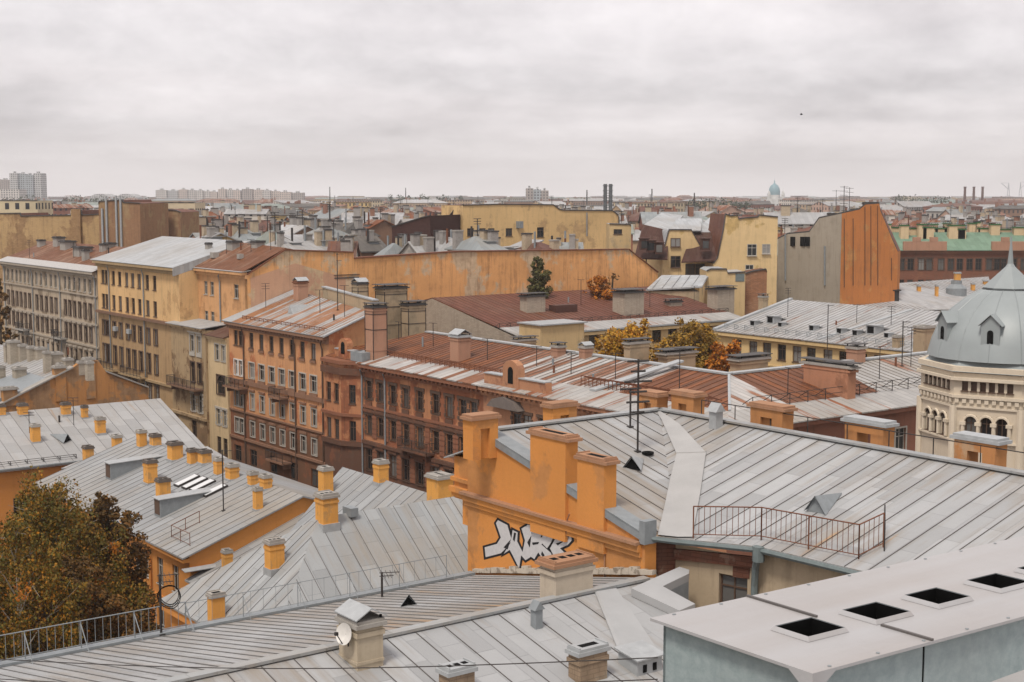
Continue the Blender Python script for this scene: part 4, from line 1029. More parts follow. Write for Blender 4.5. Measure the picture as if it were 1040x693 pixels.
# each letter as two or three sprayed pieces (picture coordinates, clockwise)
GL=[
 [(492.5,556),(505,552.5),(509,546),(504,531.5),(506,528.5),(515.5,533.5),(520,549),(515,556),(509,562),(493.5,566)],
 [(512,562.5),(519,551),(521,538.5),(526,541),(525.5,550),(531,561),(533.5,549),(530,537),(534,534.5),(540,541),(541,553),(539,566),(534,569),(529.5,564),(527.5,577.5),(522,566),(518,558.5)],
 [(536,563),(541,541),(532,537.5),(536,533),(549,534.5),(553,538),(549,546),(560,544),(558,549),(550,553),(560,562),(562,573),(553,570),(547,561),(543,568)],
 [(551,543),(556,534.5),(568,535.5),(573,539),(570,545),(562,546),(560,551),(556,557),(552,553)],
 [(559,557),(564,548),(569,544),(573,535.5),(578,546),(580,543),(581,549),(577,553.5),(569,557),(574,562),(569,565),(562,563)],
]
for q in GL: gpoly(goutline(q),0,.010)
for i,q in enumerate(GL): gpoly(q,1,.016+.002*i)
for q in ([(521.5,548),(522.5,541),(524.5,541.5),(523,550)],[(541,551),(548,550.5),(547,552.5),(541.5,553.5)],[(551,560),(553.5,564),(552.8,567.5),(550,563)],[(565,552),(574,549),(567,554)],[(512,556),(519,548),(516,558)],[(536,551),(540,544),(538.5,556)],[(560,541),(567,538),(563,543)]): gpoly(q,0,.03)
go=gr.build('graffiti',[M_flat('black_spray',(.012,.012,.014),.6),M_flat('silver_spray',(.52,.51,.51),.5,var=.06,sc=6)],T)
# ---- low house with the railing
zE,zRn=18.8,21.35;aE,aRn=-51.4,-63.6;bEnd=-37.1
T=thing('apartment_house','low house in the foreground with a wide grey seamed tin roof and a railed eave','apartment house',W(aRn,-48,0),'near houses')
pa=[W(aE,-75,zE),W(aE,bEnd,zE),W(aRn,bEnd,zRn),W(aRn,-75,zRn)]
dl=11.5
pb=[W(aRn,-75,zRn),W(aRn,-40.2,zRn),W(aRn-dl,-41.5,zRn-2.6),W(aRn-dl,-75,zRn-2.6)]
mb=MB();mb.slab(pa,.12);mb.slab(pb,.12)
plNa=plane(*pa[:3]);plNb=plane(W(aRn,-75,zRn),W(aRn,-41,zRn),W(aRn-dl,-75,zRn-2.6))
zN=lambda a:zRn-2.6*(aRn-a)/dl
for pc in ([(aRn,-40.2),(aRn,bEnd),(-64.0,bEnd+.0),(-64.8,-37.95)],[(aRn,-40.2),(-64.8,-37.95),(-66.6,-38.0),(aRn-dl,-41.5)]): mb.slab([W(a,b,zN(a)) for a,b in pc],.12)
mb.ribs(pa,.52,.06,.06,1);mb.ribs(pb,1.15,.045,.06,2)
mb.build('roof',[rN,m_seam2,m_seam],T)
mb=MB();mb.par(W(aRn-.2,-75,zRn+.01),V*37.5,U*.4,Zu*.1);mb.build('ridge_sheet',[rN2],T)
mb=MB();walls(T,mb,aRn-dl+.4,aE-.5,-74.5,bEnd-.05,0,zE-.1,front=True);mb.build('wall',[m_lorange],T)
mb=MB();mb.par(W(aE-.32,-75,zE+.08),V*(75+bEnd),U*.4,Zu*.1);mb.tube([W(aE+.12,-75,zE-.05),W(aE+.12,bEnd,zE-.05)],.1,6);mb.build('gutter',[m_galvd],T)
railing(T,[W(aE-.2,-72,zE+.18),W(aE-.2,-51,zE+.18)],1.05,2.1,.3,.02,m_galvd,brace=-U*.9+Zu*-.05)
railing(T,[W(aE-.2,-51,zE+.18),W(aE-.2,bEnd-1.5,zE+.18)],1.0,2.3,0.55,.013,m_galvd,brace=-U*.7)
nst=M_plaster('grey_beige_stucco',(.45,.38,.28),stain=.35,scol=(.18,.13,.08))
p=onp(367,658,*plNa);DC=W(ab(p)[0]+.35,ab(p)[1])+Vc((.17,0,0));DZ=p.z;chimney(T,DC,p.z-1,onp(367,622,p,Vc((0,1,0))).z,.95,1.15,nst,'hood',m_concr,X=V,Y=U)
p=onp(573,606,*plNa);chimney(T,W(aRn+.5,ab(p)[1]+.35),zRn-1.6,onp(573,566,p,Vc((0,1,0))).z,1.75,.95,M_plaster('pale_grey_beige_stucco',(.5,.43,.34),stain=.2),'flat',m_brickcap,X=V,Y=U,flues=4)
dirtb=M_plaster('weathered_brick_chimney',(.30,.22,.15),stain=.6,patch=(.4,.34,.26),pamt=.3,brick=.5)
p=onp(597,688,*plNb);chimney(T,p,p.z-1.5,onp(597,652,p,Vc((0,1,0))).z,1.15,.6,dirtb,'flat',m_galv,X=V,Y=U,flues=1)
p=onp(464,700,*plNb);chimney(T,p,p.z-1.5,onp(464,672,p,Vc((0,1,0))).z,.95,.6,dirtb,'flat',m_galv,X=V,Y=U,flues=3,band=False)
cowl(T,415,615,plNa,.55,-1.3,m_galvd)
p=onp(545,637,*plNb);mb=MB();mb.cbox(p-Zu*.2,.3,.3,.85);mb.prism([p+Zu*.65-V*.22-U*.2,p+Zu*.65+V*.22-U*.2,p+Zu*.95-U*.2],U*.4);mb.build('vent_pipe',[m_galvd],T)
# broad folded sheets and the vent box at the yard side
mb=MB()
def nb(x,y,d=.02): return onp(x,y,*plNb)+Zu*d
mb.slab([nb(607,603,.1),nb(626,600,.1),nb(668,663,.1),nb(634,668,.1)],.09);mb.slab([nb(604,602,.05),nb(607,603,.1),nb(634,668,.1),nb(630,667,.05)],.05)
mb.build('hip_sheet',[M_flat('pale_folded_sheet',(.34,.345,.345),.4,.4,var=.07,sc=.8)],T)
p=nb(650,677);mb=MB();mb.cbox(p-Zu*.5,1.1,.95,.95,V,U);f_=p-U*.48
mb.slab([p+Zu*.45+V*.65-U*.6,p+Zu*.45-V*.65-U*.6,p+Zu*.62-V*.65+U*.6,p+Zu*.62+V*.65+U*.6],.05)
for k in(-1,1): mb.cbox(p-U*.49+V*.22*k-Zu*.05,.16,.02,.26,V,U,1)
mb.build('vent_box',[m_galv,m_black],T)
# parapet round the courtyard
mb=MB()
ol=[(641,606),(690,584),(700,587),(699.5,591),(673,604),(706,622),(690,629)]
mb.slab([nb(x,y,.32) for x,y in ol[:5]],.3,0);mb.slab([nb(641,606,.32),nb(673,604,.321),nb(706,622,.32),nb(690,629,.32)],.3,0)
w0=[nb(699.5,591,.02),nb(673,604,.02),nb(706,622,.02)]
for a,b in zip(w0[:-1],w0[1:]): mb.poly([a,b,b-Zu*1.0,a-Zu*1.0],1)
mb.build('courtyard_parapet',[M_flat('pale_parapet_sheet',(.36,.362,.362),.4,.3,var=.07,sc=.8),m_galvd],T)
mb=MB()
for a,b in zip(w0[:-1],w0[1:]): mb.poly([a-Zu*1.0,b-Zu*1.0,b-Zu*9,a-Zu*9])
mb.build('yard_wall',[ck],T)
mb=MB();g0,g1=W(aE+.1,bEnd+.28,zE+.05),W(-63.4,bEnd+.28,zRn+.05);n_=26
for k in range(n_): p,q=g0.lerp(g1,k/n_),g0.lerp(g1,(k+1)/n_);mb.par(p,q-p,-V*R.uniform(.12,.22),Zu*R.uniform(.16,.34))
mb.build('mortar_fillet',[M_plaster('rough_mortar',(.50,.44,.36),stain=.4,patch=(.3,.25,.2),pamt=.3,psc=1.5)],T)
# ---- the ventilation shaft and roof right in front of the camera
T=thing('apartment_house','nearest roof with a long pale tin-covered ventilation shaft pierced by square openings','apartment house',W(-95,-75,0),'near houses')
zT=36-2.5;c0=at(674,628,zT);c1=at(826,679.5,zT)
ux=(c0-c1);Lw=ux.length;uu=ux.normalized();vv=(at(1040,622,zT)-c1).normalized()
Lb=8.2;th=.02
box_top=M_roof('pale_shaft_sheet',(.39,.388,.392),pitch=9,cross=30,seam=0,dirt=.6,dcol=(.32,.29,.27),pvar=.01,rough=.33,spec=.35)
box_side,t,b=newmat('blue_grey_galvanised',.5,.35)
tc=t.n('ShaderNodeTexCoord').outputs['Object']
sp_n=t.noise(tc,14,5.,.7);bg=t.noise(tc,1.3,4.)
cc_=t.mix(t.step(sp_n,.35,.7),c4((.24,.30,.305)),c4((.33,.39,.395)));t.put(b.inputs['Base Color'],t.mix(t.m('MULTIPLY',t.step(bg,.4,.7),.3),cc_,c4((.27,.29,.285))));bump(t,b,sp_n,.2,.01)
holes=[(815,637,.0),(886,622,0),(945,606,0),(1003,590,0),(1050,577,0)]
hs=[]
for x,y,_ in holes:
    p=at(x,y,zT);d=p-c1;hs.append((d.dot(vv),d.dot(uu)))
su,sv=.25,.30            # opening size across and along
mb=MB();wins_=[(s,q) for s,q in hs]
xs=sorted([-.06,Lb]+[v for s,q in hs for v in (s-sv/2,s+sv/2)]);qm=sum(q for s,q in hs)/len(hs)
ys=[-.05,qm-su/2,qm+su/2,Lw+.05]
PP=lambda x,y,z=0:c1+vv*x+uu*y+Zu*z
for i in range(len(xs)-1):
    for j in range(3):
        xc=(xs[i]+xs[i+1])/2
        if j==1 and any(abs(xc-s)<sv/2 for s,q in hs): continue
        mb.poly([PP(xs[i],ys[j]),PP(xs[i+1],ys[j]),PP(xs[i+1],ys[j+1]),PP(xs[i],ys[j+1])])
for s,q in hs:          # folded rims and dark throats
    x0,x1,y0,y1=s-sv/2,s+sv/2,qm-su/2,qm+su/2;e=.016
    for a,b_ in (((x0,y0),(x1,y0)),((x1,y0),(x1,y1)),((x1,y1),(x0,y1)),((x0,y1),(x0,y0))):
        mx_,my_=(x0+x1)/2,(y0+y1)/2
        oa=(a[0]+(e if a[0]>mx_ else -e),a[1]+(e if a[1]>my_ else -e));ob_=(b_[0]+(e if b_[0]>mx_ else -e),b_[1]+(e if b_[1]>my_ else -e))
        ia=(a[0]*.985+mx_*.015,a[1]*.97+my_*.03)
        mb.poly([PP(*oa,.002),PP(*ob_,.002),PP(*b_,.028),PP(*a,.028)])
        mb.poly([PP(*a,.028),PP(*b_,.028),PP(*b_,.022),PP(*a,.022)],2);mb.poly([PP(*a,.022),PP(*b_,.022),PP(*b_,-.9),PP(*a,-.9)],1)
    mb.poly([PP(x0,y0,-.9),PP(x1,y0,-.9),PP(x1,y1,-.9),PP(x0,y1,-.9)],1)
def lip(a,b,out,h=.018):
    mb.poly([a,b,b+out*.0-Zu*h,a+out*.0-Zu*h])
lip(PP(-.06,-.05),PP(Lb,-.05),-uu);lip(PP(-.06,Lw+.05),PP(-.06,-.05),-vv);lip(PP(Lb,Lw+.05),PP(-.06,Lw+.05),uu)
mb.poly([PP(-.06,-.05),PP(-.06,.14),PP(-.062,-.052,-.14)]);mb.poly([PP(-.06,-.05),PP(.14,-.05),PP(-.062,-.052,-.14)])
shaft_top=mb.build('shaft_cover',[box_top,m_black,m_galvd],T)
mb=MB()
for k in range(22):
    for q_ in(-.02,Lw+.02): mb.lathe(PP(.1+k*.38,q_,.0),[(.011,0),(.011,.005),(0,.007)],6)
mb.build('screws',[m_galvd],shaft_top)
mb=MB();sx=(hs[0][0]+hs[1][0])/2+.12
for a,b_ in ((PP(sx,-.05,.001),PP(sx,qm-su/2-.04,.001)),(PP(sx-.17,qm+su/2+.04,.001),PP(sx-.17,Lw+.05,.001))): mb.par(a,b_-a,vv*.018,Zu*.012)
mb.build('sheet_seam',[m_seam],shaft_top)
mb=MB()
for x0,x1 in((0,sx-.01),(sx+.01,Lb-.02)):
    mb.par(PP(x0,0,-.035),vv*(x1-x0),uu*.02,-Zu*2.2)
mb.par(PP(0,.021,-.035),uu*(Lw-.021),vv*.02,-Zu*2.2);mb.par(PP(0.0,Lw-.02,-.035),vv*Lb,uu*.02,-Zu*2.2);mb.par(PP(sx-.009,.004,-.036),vv*.018,uu*.015,-Zu*2.2,1)
mb.build('shaft_side',[box_side,m_black],T)
mb=MB();r0=PP(.9,-.02,-.62);
e0=at(985,694,zT-.55);e1=at(1042,671,zT-.42)
q=[PP(.5,-.0,-1.05),PP(Lb+3,-.0,.0),PP(Lb+3,-9,.0-1.4),PP(.5,-9,-2.4)]
e0=onp(985,695,PP(0,-.03,0),uu);e1=onp(1045,669,PP(0,-.03,0),uu);dd=(e1-e0)
q=[e0-dd*3,e0+dd*4,e0+dd*4-uu*9-Zu*1.8,e0-dd*3-uu*9-Zu*1.8]
mb.slab(q,.1);mb.build('roof',[box_top],T)
mb=MB();q0=PP(-.5,-7,0);mb.par(Vc((q0.x,q0.y,0)),vv*13,uu*6.5,Zu*(28.2));mb.build('wall',[ck],T)
# ================================================================ yellow-chimneyed houses on the near side of the street
ycap=m_concr
dcap=M_flat('dark_stone_cap',(.12,.10,.085),.8)
def ych(T,px,yb,yt,w_,pl,ratio=1.,dark=False,fl=2):
    p=onp(px,yb,*pl);k=w_*p.y/F;mb=MB();mb.cbox(p-Zu*.45,k*.84,k*.84,.50-.08*R.random());
    ch=pxchim(T,px,yb,pl,yt,w_,m_yellow,'flat',ratio*R.uniform(.85,1.2),dcap if dark else m_concr,flues=fl,band=R.random()<.4)
    mb.build('base_flashing',[m_galv],ch)
    return ch
# ---- house L (skylights)
zE,zRg,bE,bR,bS=11.,14.,-33.2,-24.3,-15.2
a0,a1=-11.6,20.
T=thing('apartment_house','yellow-orange courtyard house with four skylights and a metal-clad dormer on its grey roof','apartment house',W(4,bR,0),'yellow courtyard houses')
mb=MB()
r1=fac(178,574,bE);cw=[fac(x,590,bE)[0] for x in (140,149,163,178.5)]
za,zb_1=fac(163,567,bE)[1]-.0,fac(163,593,bE)[1]
rows=[(zb_1,za),(zb_1-3.2,za-3.2),(zb_1-6.2,za-6.2)]
wl=wins(a1,[c for c in cw]+[cw[0]+3.*k for k in range(1,7)],rows,1.05,'plain/w',m_wfr,m_lorange,m_lorange)
facade(T,mb,W(a1,bE),W(a0,bE),0,zE-.15,wl)
facade(T,mb,W(a0,bE),W(a0,bS),0,zE-.15)
hz_=[W(a0,bE,zE-.15),W(a0,bE+3.6,zE-.15),W(a0,bR,zRg-.1),W(a0,bS,zE-.15)]
mb.poly([W(a0,bE,zE-.15),W(a0,bS,zE-.15),W(a0,bR,zRg-.1)]);walls(T,mb,a0,a1,bE,bS,0,zE-.15,skip=('r',))
mb.build('wall',[m_lorange],T)
mb=MB()
P=[W(a1,bE-.6,zE-.2),W(a0-.25,bE-.6,zE-.2),W(a0-.25,bR,zRg),W(a1,bR,zRg)]
mb.slab(P,.12);mb.slab([P[3],P[2],W(a0-.25,bS+.5,zE-.2),W(a1,bS+.5,zE-.2)],.12);mb.ribs(P,1.0,.04,.05,1);plL=plane(*P[:3])
mb.build('roof',[rY,m_seam2],T)
mb=MB();mb.box(a0-.1,a1,bE-.5,bE-.02,zE-.62,zE-.35);mb.box(a0-.02,a0-.45,bE,bE+4.,zE-1.2,zE-1.05);mb.box(a0,a1,bE-.12,bE-.003,rows[0][0]-1.05,rows[0][0]-.8)
mb.build('cornice',[m_lorange],T)
mb=MB();mb.slab([W(a0-.2,bE-.7,zE-.95),W(a0-.8,bE-.7,zE-1.05),W(a0-.8,bE+4.2,zE-1.05),W(a0-.2,bE+4.2,zE-.95)],.05);mb.build('eave_sheet',[m_galv],T)
downpipe(T,fac(154,560,bE)[0],zE-.5,0,bE,m_lorange,.1)
for px,yb,yt,w_,d in ((153,490,466,15.5,1),(166,507,485,16,1),(90,476,450,13,1),(144,453,436,11.5,0),(158,452,440,13,1),(178,466,448,17,1),(196,470,455,13,1),(208,470,456,15,1),(222,481,464,11,0),(236,486,470,15,0),(257,492,478,12,0),(270,496,481,14,0),(262,517,494,11,0),(118,460,440,12,0)):
    if px in (90,118): continue
    ych(T,px,yb,yt,w_,plL,1.,d,2)
for x,y in ((190,489),(198,491.5),(206,494),(218,499)):
    p=onp(x,y,*plL);mb=MB();s_=(plL[0]-P[0]);up_=(P[2]-P[1]).normalized();n_=up_.cross(U).normalized();n_=n_ if n_.z>0 else -n_
    o=p-U*.45-up_*1.0;mb.par(o,U*.9,up_*2.0,n_*.14);f=mb.build('skylight',[m_iron],T)
    mb=MB();mb.par(o+U*.09+up_*.09+n_*.142,U*.72,up_*1.82,n_*.02);mb.build('pane',[M_flat('sky_pane',(.62,.63,.63),.15,.6,var=.05)],f)
# dormers
p=onp(160,527,*plL);up_=V;mb=MB();hgt=1.45
def onL(q):
    n=plL[1];return Vc((q.x,q.y,plL[0].z-((q.x-plL[0].x)*n.x+(q.y-plL[0].y)*n.y)/n.z))
for dx,dy in ((160,525),(110,487)):
    p=onp(dx,dy,*plL);mb=MB();A1,A2=p-U*.6,p+U*.6;bk1,bk2=onL(A1+V*4.6),onL(A2+V*4.6)
    mb.slab([A1+Zu*hgt-V*.15-U*.12,A2+Zu*hgt-V*.15+U*.12,bk2+U*.12+Zu*.05,bk1-U*.12+Zu*.05],.06,1)
    for q,b_ in((A1,bk1),(A2,bk2)): mb.poly([q,q+Zu*(hgt-.05),b_])
    mb.poly([A1,A2,A2+Zu*(hgt-.05),A1+Zu*(hgt-.05)]);dm=mb.build('dormer',[m_galvd,m_galv],T)
    mb=MB();mb.par(A1+U*.15-V*.03+Zu*.2,U*.9,V*.03,Zu*1.1);mb.build('window',[m_bfr],dm)
railing(T,[onL(W(a0+1.2,bE+.6)),onL(W(a0+4.4,bE+.6)),onL(W(a0+4.4,bE+2.8))],.9,1.5,0,.02,m_rust)
# ---- wide panelled roof K on the left
T=thing('apartment_house','low yellow-orange house with a wide pale panelled roof in front of the orange gable wall','apartment house',W(30,-40,0),'yellow courtyard houses')
zE=11.4;zr_=15.0;aE,aR_=24.3,35.2;b0,b1=-62.,-15.4
P=[W(aE,b0,zE),W(aE,b1,zE),W(aR_,b1,zr_),W(aR_,b0,zr_)]
mb=MB();mb.slab(P,.12);mb.ribs(P,1.25,.04,.04,1);plK=plane(*P[:3])
mb.slab([W(19.9,bE+2,11.9),W(aE+.1,-28,zE+.1),W(aE+.1,-15.2,zE+.1),W(19.9,-15.2,11.)],.1)
mb.build('roof',[rK,m_seam2],T)
mb=MB();facade(T,mb,W(aE+.5,b0),W(aE+.5,b1),0,zE-.1,[(s,z,1.1,1.9,'plain/w',m_wfr,m_lorange,m_lorange) for s in [3+3.2*k for k in range(9)] for z in (6.8,3.2)]);walls(T,mb,aE+.5,39,b0,b1,0,zE-.2,skip=('r',));mb.build('wall',[m_lorange],T)
mb=MB();mb.par(W(aE-.1,b0,zE+.02),V*(b1-b0-12),U*.3,Zu*.12);mb.build('gutter',[m_galvd],T)
snowguard(T,W(aE+.7,-58,zE+.3),W(aE+.7,-28,zE+.3),U*.8+Zu*.2,20,.35)
for px,yb,yt,w_,d in ((90,476,452,12.5,1),(36,448,430,12,0),(23,421,409,12,1),(2,421,410,9,1),(67,421,408,11,1),(86,424,411,8,1),(102,440,423,12,0),(119,459,441,12,0)):
    ych(T,px,yb,yt,w_,plK,1.,d,2)
cowl(T,68,449,plK,1.0,-.4,m_galvd)
# ---- gable-walled house J with pale chimneys
T=thing('apartment_house','house behind a bare orange gable wall, grey roof lined with stubby pale brick chimneys','apartment house',W(60,-21,0),'yellow courtyard houses')
ag=39.3;gp=[(-15,11),(-15,15.6),(-19.5,17.6),(-20.3,18.9),(-22.1,18.9),(-23,18.3),(-29.8,15.4),(-30.,15.4),(-31,14.9),(-31,11)]
old=M_plaster('weathered_orange_plaster',(.46,.225,.085),patch=(.36,.22,.12),pamt=.4,stain=.5,scol=(.16,.09,.05),psc=.3)
new=M_plaster('fresh_orange_plaster',(.62,.255,.075),stain=.1)
mb=MB();mb.prism([W(ag,b,z) for b,z in gp],U*.6);mb.build('gable_wall',[old],T)
mb=MB();mb.prism([W(ag-.02,-15.2,11),W(ag-.02,-15.2,13.9),W(ag-.02,-20.6,13.9),W(ag-.02,-20.6,11)],U*.02);mb.build('repair_patch',[new],T)
mb=MB()
for (b,z),(c,y) in (((-15,15.6),(-19.5,17.6)),((-23,18.3),(-31,14.9))): mb.par(W(ag-.25,b,z+.02),W(0,c,y)-W(0,b,z),U*1.1,Zu*.16)
mb.build('coping',[m_concr],T)
zr_=18.2;P=[W(110,-34.5,13.4),W(ag+.6,-34.5,13.4),W(ag+.6,-21.5,zr_),W(110,-21.5,zr_)]
mb=MB();mb.slab(P,.12);mb.slab([P[3],P[2],W(ag+.6,-14.6,14.6),W(110,-14.6,14.6)],.12);mb.ribs(P,1.0,.04,.05,1);mb.build('roof',[rK,m_seam2],T);plJ=plane(*P[:3])
mb=MB();walls(T,mb,ag+.6,109,-34,-15,0,13.4,front=True);mb.build('wall',[crm],T)
mb=MB();mb.prism([W(ag+.5,-33,13.2),W(ag+.5,-33,15.),W(ag+.5,-25,17.2)],U*9);mb.build('dormer',[m_galvd],T)
pb_=M_plaster('pale_grey_brick',(.40,.35,.28),stain=.35,brick=.5)
for px,yb,yt,w_ in ((20,386,372,16),(2,388,371,9),(8,367,348,9),(14,368,345,14),(23,366,349,11),(32,366,351,10),(41,364,352,13),(48,378,356,9),(57,372,357,15),(62,378,368,10),(69,376,363,12),(82,376,366,9),(91,381,366,10)):
    pxchim(T,px,yb,plJ,yt,w_,pb_,'flat',1.1,m_concr,band=False)
p=onp(47,385,*plJ)
for (b,w_) in ((-21.2,1.0),(-24.3,1.1),(-29.4,1.4)):
    chimney(T,W(ag+.35,b),15,{-21.2:19.3,-24.3:18.7,-29.4:16.9}[b],.95,w_,old,'flat',m_concr,band=False)
# ---- house M: hipped grey roof by the street
zr_=17.;ap=W(-17.4,-24.2,zr_);zl=13.4
T=thing('apartment_house','yellow house with a tall hipped grey roof between the skylight house and the graffiti house','apartment house',W(-30,-24,0),'yellow courtyard houses')
En=-50.5
P1=[W(-14.2,-33.5,zl),W(En,-33.5,zl),W(En,-24.2,zr_),ap];P2=[W(-11.8,-24.,12.4),W(-13.,-33.5,12.4),ap];P3=[ap,W(En,-24.2,zr_),W(En,-15.2,zl),W(-12.2,-15.2,12.4)];P4=[ap,W(-12.2,-15.2,12.4),W(-11.8,-24.,12.4)]
mb=MB()
f1=[W(-21.5,-33.5,11.2),W(En,-33.5,11.2),W(En,-24.2,zr_),ap];f4=[ap,W(-21.5,-33.5,11.2),W(-11.7,-24.2,12.6)]
f5=[W(-11.65,-33.6,9.2),W(-23,-33.6,9.2),W(-19,-24.2,12.7),W(-11.65,-24.2,12.7)];plM5=plane(*f5[:3])
mb.slab(f1,.12);mb.slab([ap,W(En,-24.2,zr_),W(En,-15.2,12),W(-11.7,-15.2,11.5)],.12);mb.slab([ap,W(-11.7,-24.2,12.6),W(-11.7,-15.2,11.5)],.1);mb.slab(f4,.12);mb.slab(f5,.12);mb.ribs(f1,.95,.04,.05,1);mb.ribs(f5,.95,.04,.05,1);plM=plane(*f1[:3]);plM4=plane(*f4)
mb.build('roof',[rY,m_seam2],T)
mb=MB();walls(T,mb,En,-12,-33,-15.6,0,9.1,front=True);walls(T,mb,En,-22,-33,-15.6,9.1,11.1,front=True);mb.build('wall',[m_lorange],T)
for px,yb,yt,w_,pl,rt,fl in ((331,503,473,16,plM,1.,2),(309,497,481,13,plM4,1.,2),(387,489,466,16,plM,.9,2),(447,510,480,28,plM,1.3,4),(298,531,512,12.5,plM4,1.,1)):
    ych(T,px,yb,yt,w_,pl,rt,False,fl)
mb=MB();p=onp(266,530,*plM5);q=onp(284,511,*plM5)
for k in(-1,1): mb.tube([p+Zu*.1+U*.25*k,q+Zu*.1+U*.25*k],.03,4)
for k in range(9): c=p.lerp(q,k/8)+Zu*.1;mb.tube([c-U*.25,c+U*.25],.025,4)
mb.build('roof_ladder',[m_iron],T)
# ---- house G: hipped wing nearer the camera
zE,zr_=12.9,18.;ac=-34.;hw=6.7;bh=-42.
T=thing('apartment_house','yellow-orange wing under a smooth grey hipped roof left of the graffiti wall','apartment house',W(ac,-36,0),'yellow courtyard houses')
ap=W(ac,bh+hw,zr_);rE=W(ac,-24.,zr_)
f1=[W(ac-hw,bh,zE),W(ac-hw,-24,zE),rE,ap];f2=[W(ac+hw,bh,zE),W(ac-hw,bh,zE),ap];f3=[W(ac+hw,-24,zE),W(ac+hw,bh,zE),ap,rE]
mb=MB()
for q in(f1,f2,f3): mb.slab(q,.12);mb.ribs(q,1.0 if q is f1 else .85,.04,.05,1)
mb.build('roof',[rN2,m_seam],T);plG1=plane(*f1[:3]);plG2=plane(*f2)
mb=MB();walls(T,mb,ac-hw+.5,ac+hw-.5,bh+.5,-24.2,0,zE-.1,front=True);mb.build('wall',[m_lorange],T)
mb=MB();mb.box(ac-hw+.1,ac+hw-.1,bh+.1,bh+.49,zE-.6,zE-.2);mb.build('cornice',[m_lorange],T)
for px,yb,yt,w_,pl,rt,fl in ((332,531,499,24,plG1,1.,3),(279,577,546,21,plG2,.9,3),(220,632,600,19,plG2,1.,1),(233,572,557,12,plG2,1.,1)):
    if px==233: continue
    ych(T,px,yb,yt,w_,pl,rt,False,fl)
ych(T,231,580,557,12,plM5,1.,False,1)
p=onp(356,522,*plG1);mb=MB();mb.cbox(p-Zu*.1,.9,.5,.5);mb.build('vent_box',[m_galvd],T)
# ================================================================ middle distance
def wx(px,Y): return (px-520)/F*Y
cream=M_plaster('cream_house_plaster',(.58,.425,.225),stain=.3,patch=(.52,.4,.24),pamt=.15)
gbe=M_plaster('bare_grey_beige_wall',(.40,.34,.27),stain=.4,brick=.5)
rBr=M_roof('maroon_brown_roof',(.15,.062,.042),pitch=.8,seam=.4,rust=.3,rcol=(.20,.085,.05),dirt=.15)
# ---- cream house with brown roof
T=thing('apartment_house','cream house with a brown seamed roof and white chimneys behind the courtyard trees','apartment house',W(36,45,0),'courtyard houses behind the street row')
zE,zr_=19.6,23.;aE,aR_=28.5,46.;b0,b1=25.5,63.5
bL=ab(at(556,335,zE))[1]
P=[W(aE-.4,b0+8,zE),W(aE-.4,b1,zE),W(aR_,b1,zr_),W(aR_,b0,zr_)]
mb=MB();lo=.18
def lerpq(f): return [W(aE-.4+(aR_-aE)*f,b0+8*(1-f) ,zE+(zr_-zE)*f)]
P=[W(aE-.4,b0,zE),W(aE-.4,b1,zE),W(aR_,b1,zr_),W(aR_,b0,zr_)]
m1,m2=P[0].lerp(P[3],.2),P[1].lerp(P[2],.2)
mb.slab([P[0],P[1],m2,m1],.12,1);mb.slab([m1,m2,P[2],P[3]],.12,0);mb.ribs([m1,m2,P[2],P[3]],.8,.05,.06,2);mb.slab([P[3],P[2],W(50.8,b1,zr_-1),W(50.8,b0,zr_-1)],.1,0)
plY=plane(*P[:3]);mb.build('roof',[rBr,rG,M_flat('maroon_seam',(.05,.025,.02),.7)],T)
mb=MB();cw=[fav(x,340,aE)[0] for x in (583,603,640,667,683,697,708,735)]
zt,zb=fav(668,333,aE)[1],fav(668,347,aE)[1]
wl=[(c-b0,z,1.5,zt-zb,'plain/b',m_bfr,cream,cream) for c in cw for z in (zb,zb-3.6,zb-7.2)]
facade(T,mb,W(aE,b0),W(aE,b1),0,zE-.2,wl);mb.poly([W(aE,b0,zE-.2),W(aR_,b0,zr_-.12),W(50.7,b0,zr_-1.2),W(50.7,b0,0),W(aE,b0,0)],1);facade(T,mb,W(aE,b1),W(50.7,b1),0,zE-.2)
mb.build('wall',[cream,gbe],T)
mb=MB();mb.box(aE-.5,aE-.02,b0,b1,zE-.55,zE-.2);mb.build('cornice',[cream],T);mb=MB();mb.box(aE-.6,aE-.35,b0,b1,zE-.1,zE+.1);mb.build('gutter',[m_galv],T)
snowguard(T,m1-Zu*.1,m2-Zu*.1,U*.9+Zu*.2,24,.6)
for px,yb,yt,w_,rt in ((541,316,297,26,.5),(638,318,293,32,.7),(732,313,290,28,.6),(684,310,303,18,.5)): pxchim(T,px,yb,plY,yt,w_,gbe,'lid',rt,m_tarcap,band=False)
mb=MB();p=atd(555,345,165);mb.par(W(24.5,26,0),U*4,V*6.5,Zu*21);mb.build('stair_block',[cream],T);mb=MB();mb.par(W(24.2,25.8,21.),U*4.5,V*7,Zu*.15);mb.build('stair_block_roof',[m_galv],T)
mb=MB();p=onp(572,316,*plY);mb.cbox(p-Zu*.1,1.4,3.5,.9);mb.build('dormer',[M_flat('brown_sheet',(.08,.035,.025),.6)],T)
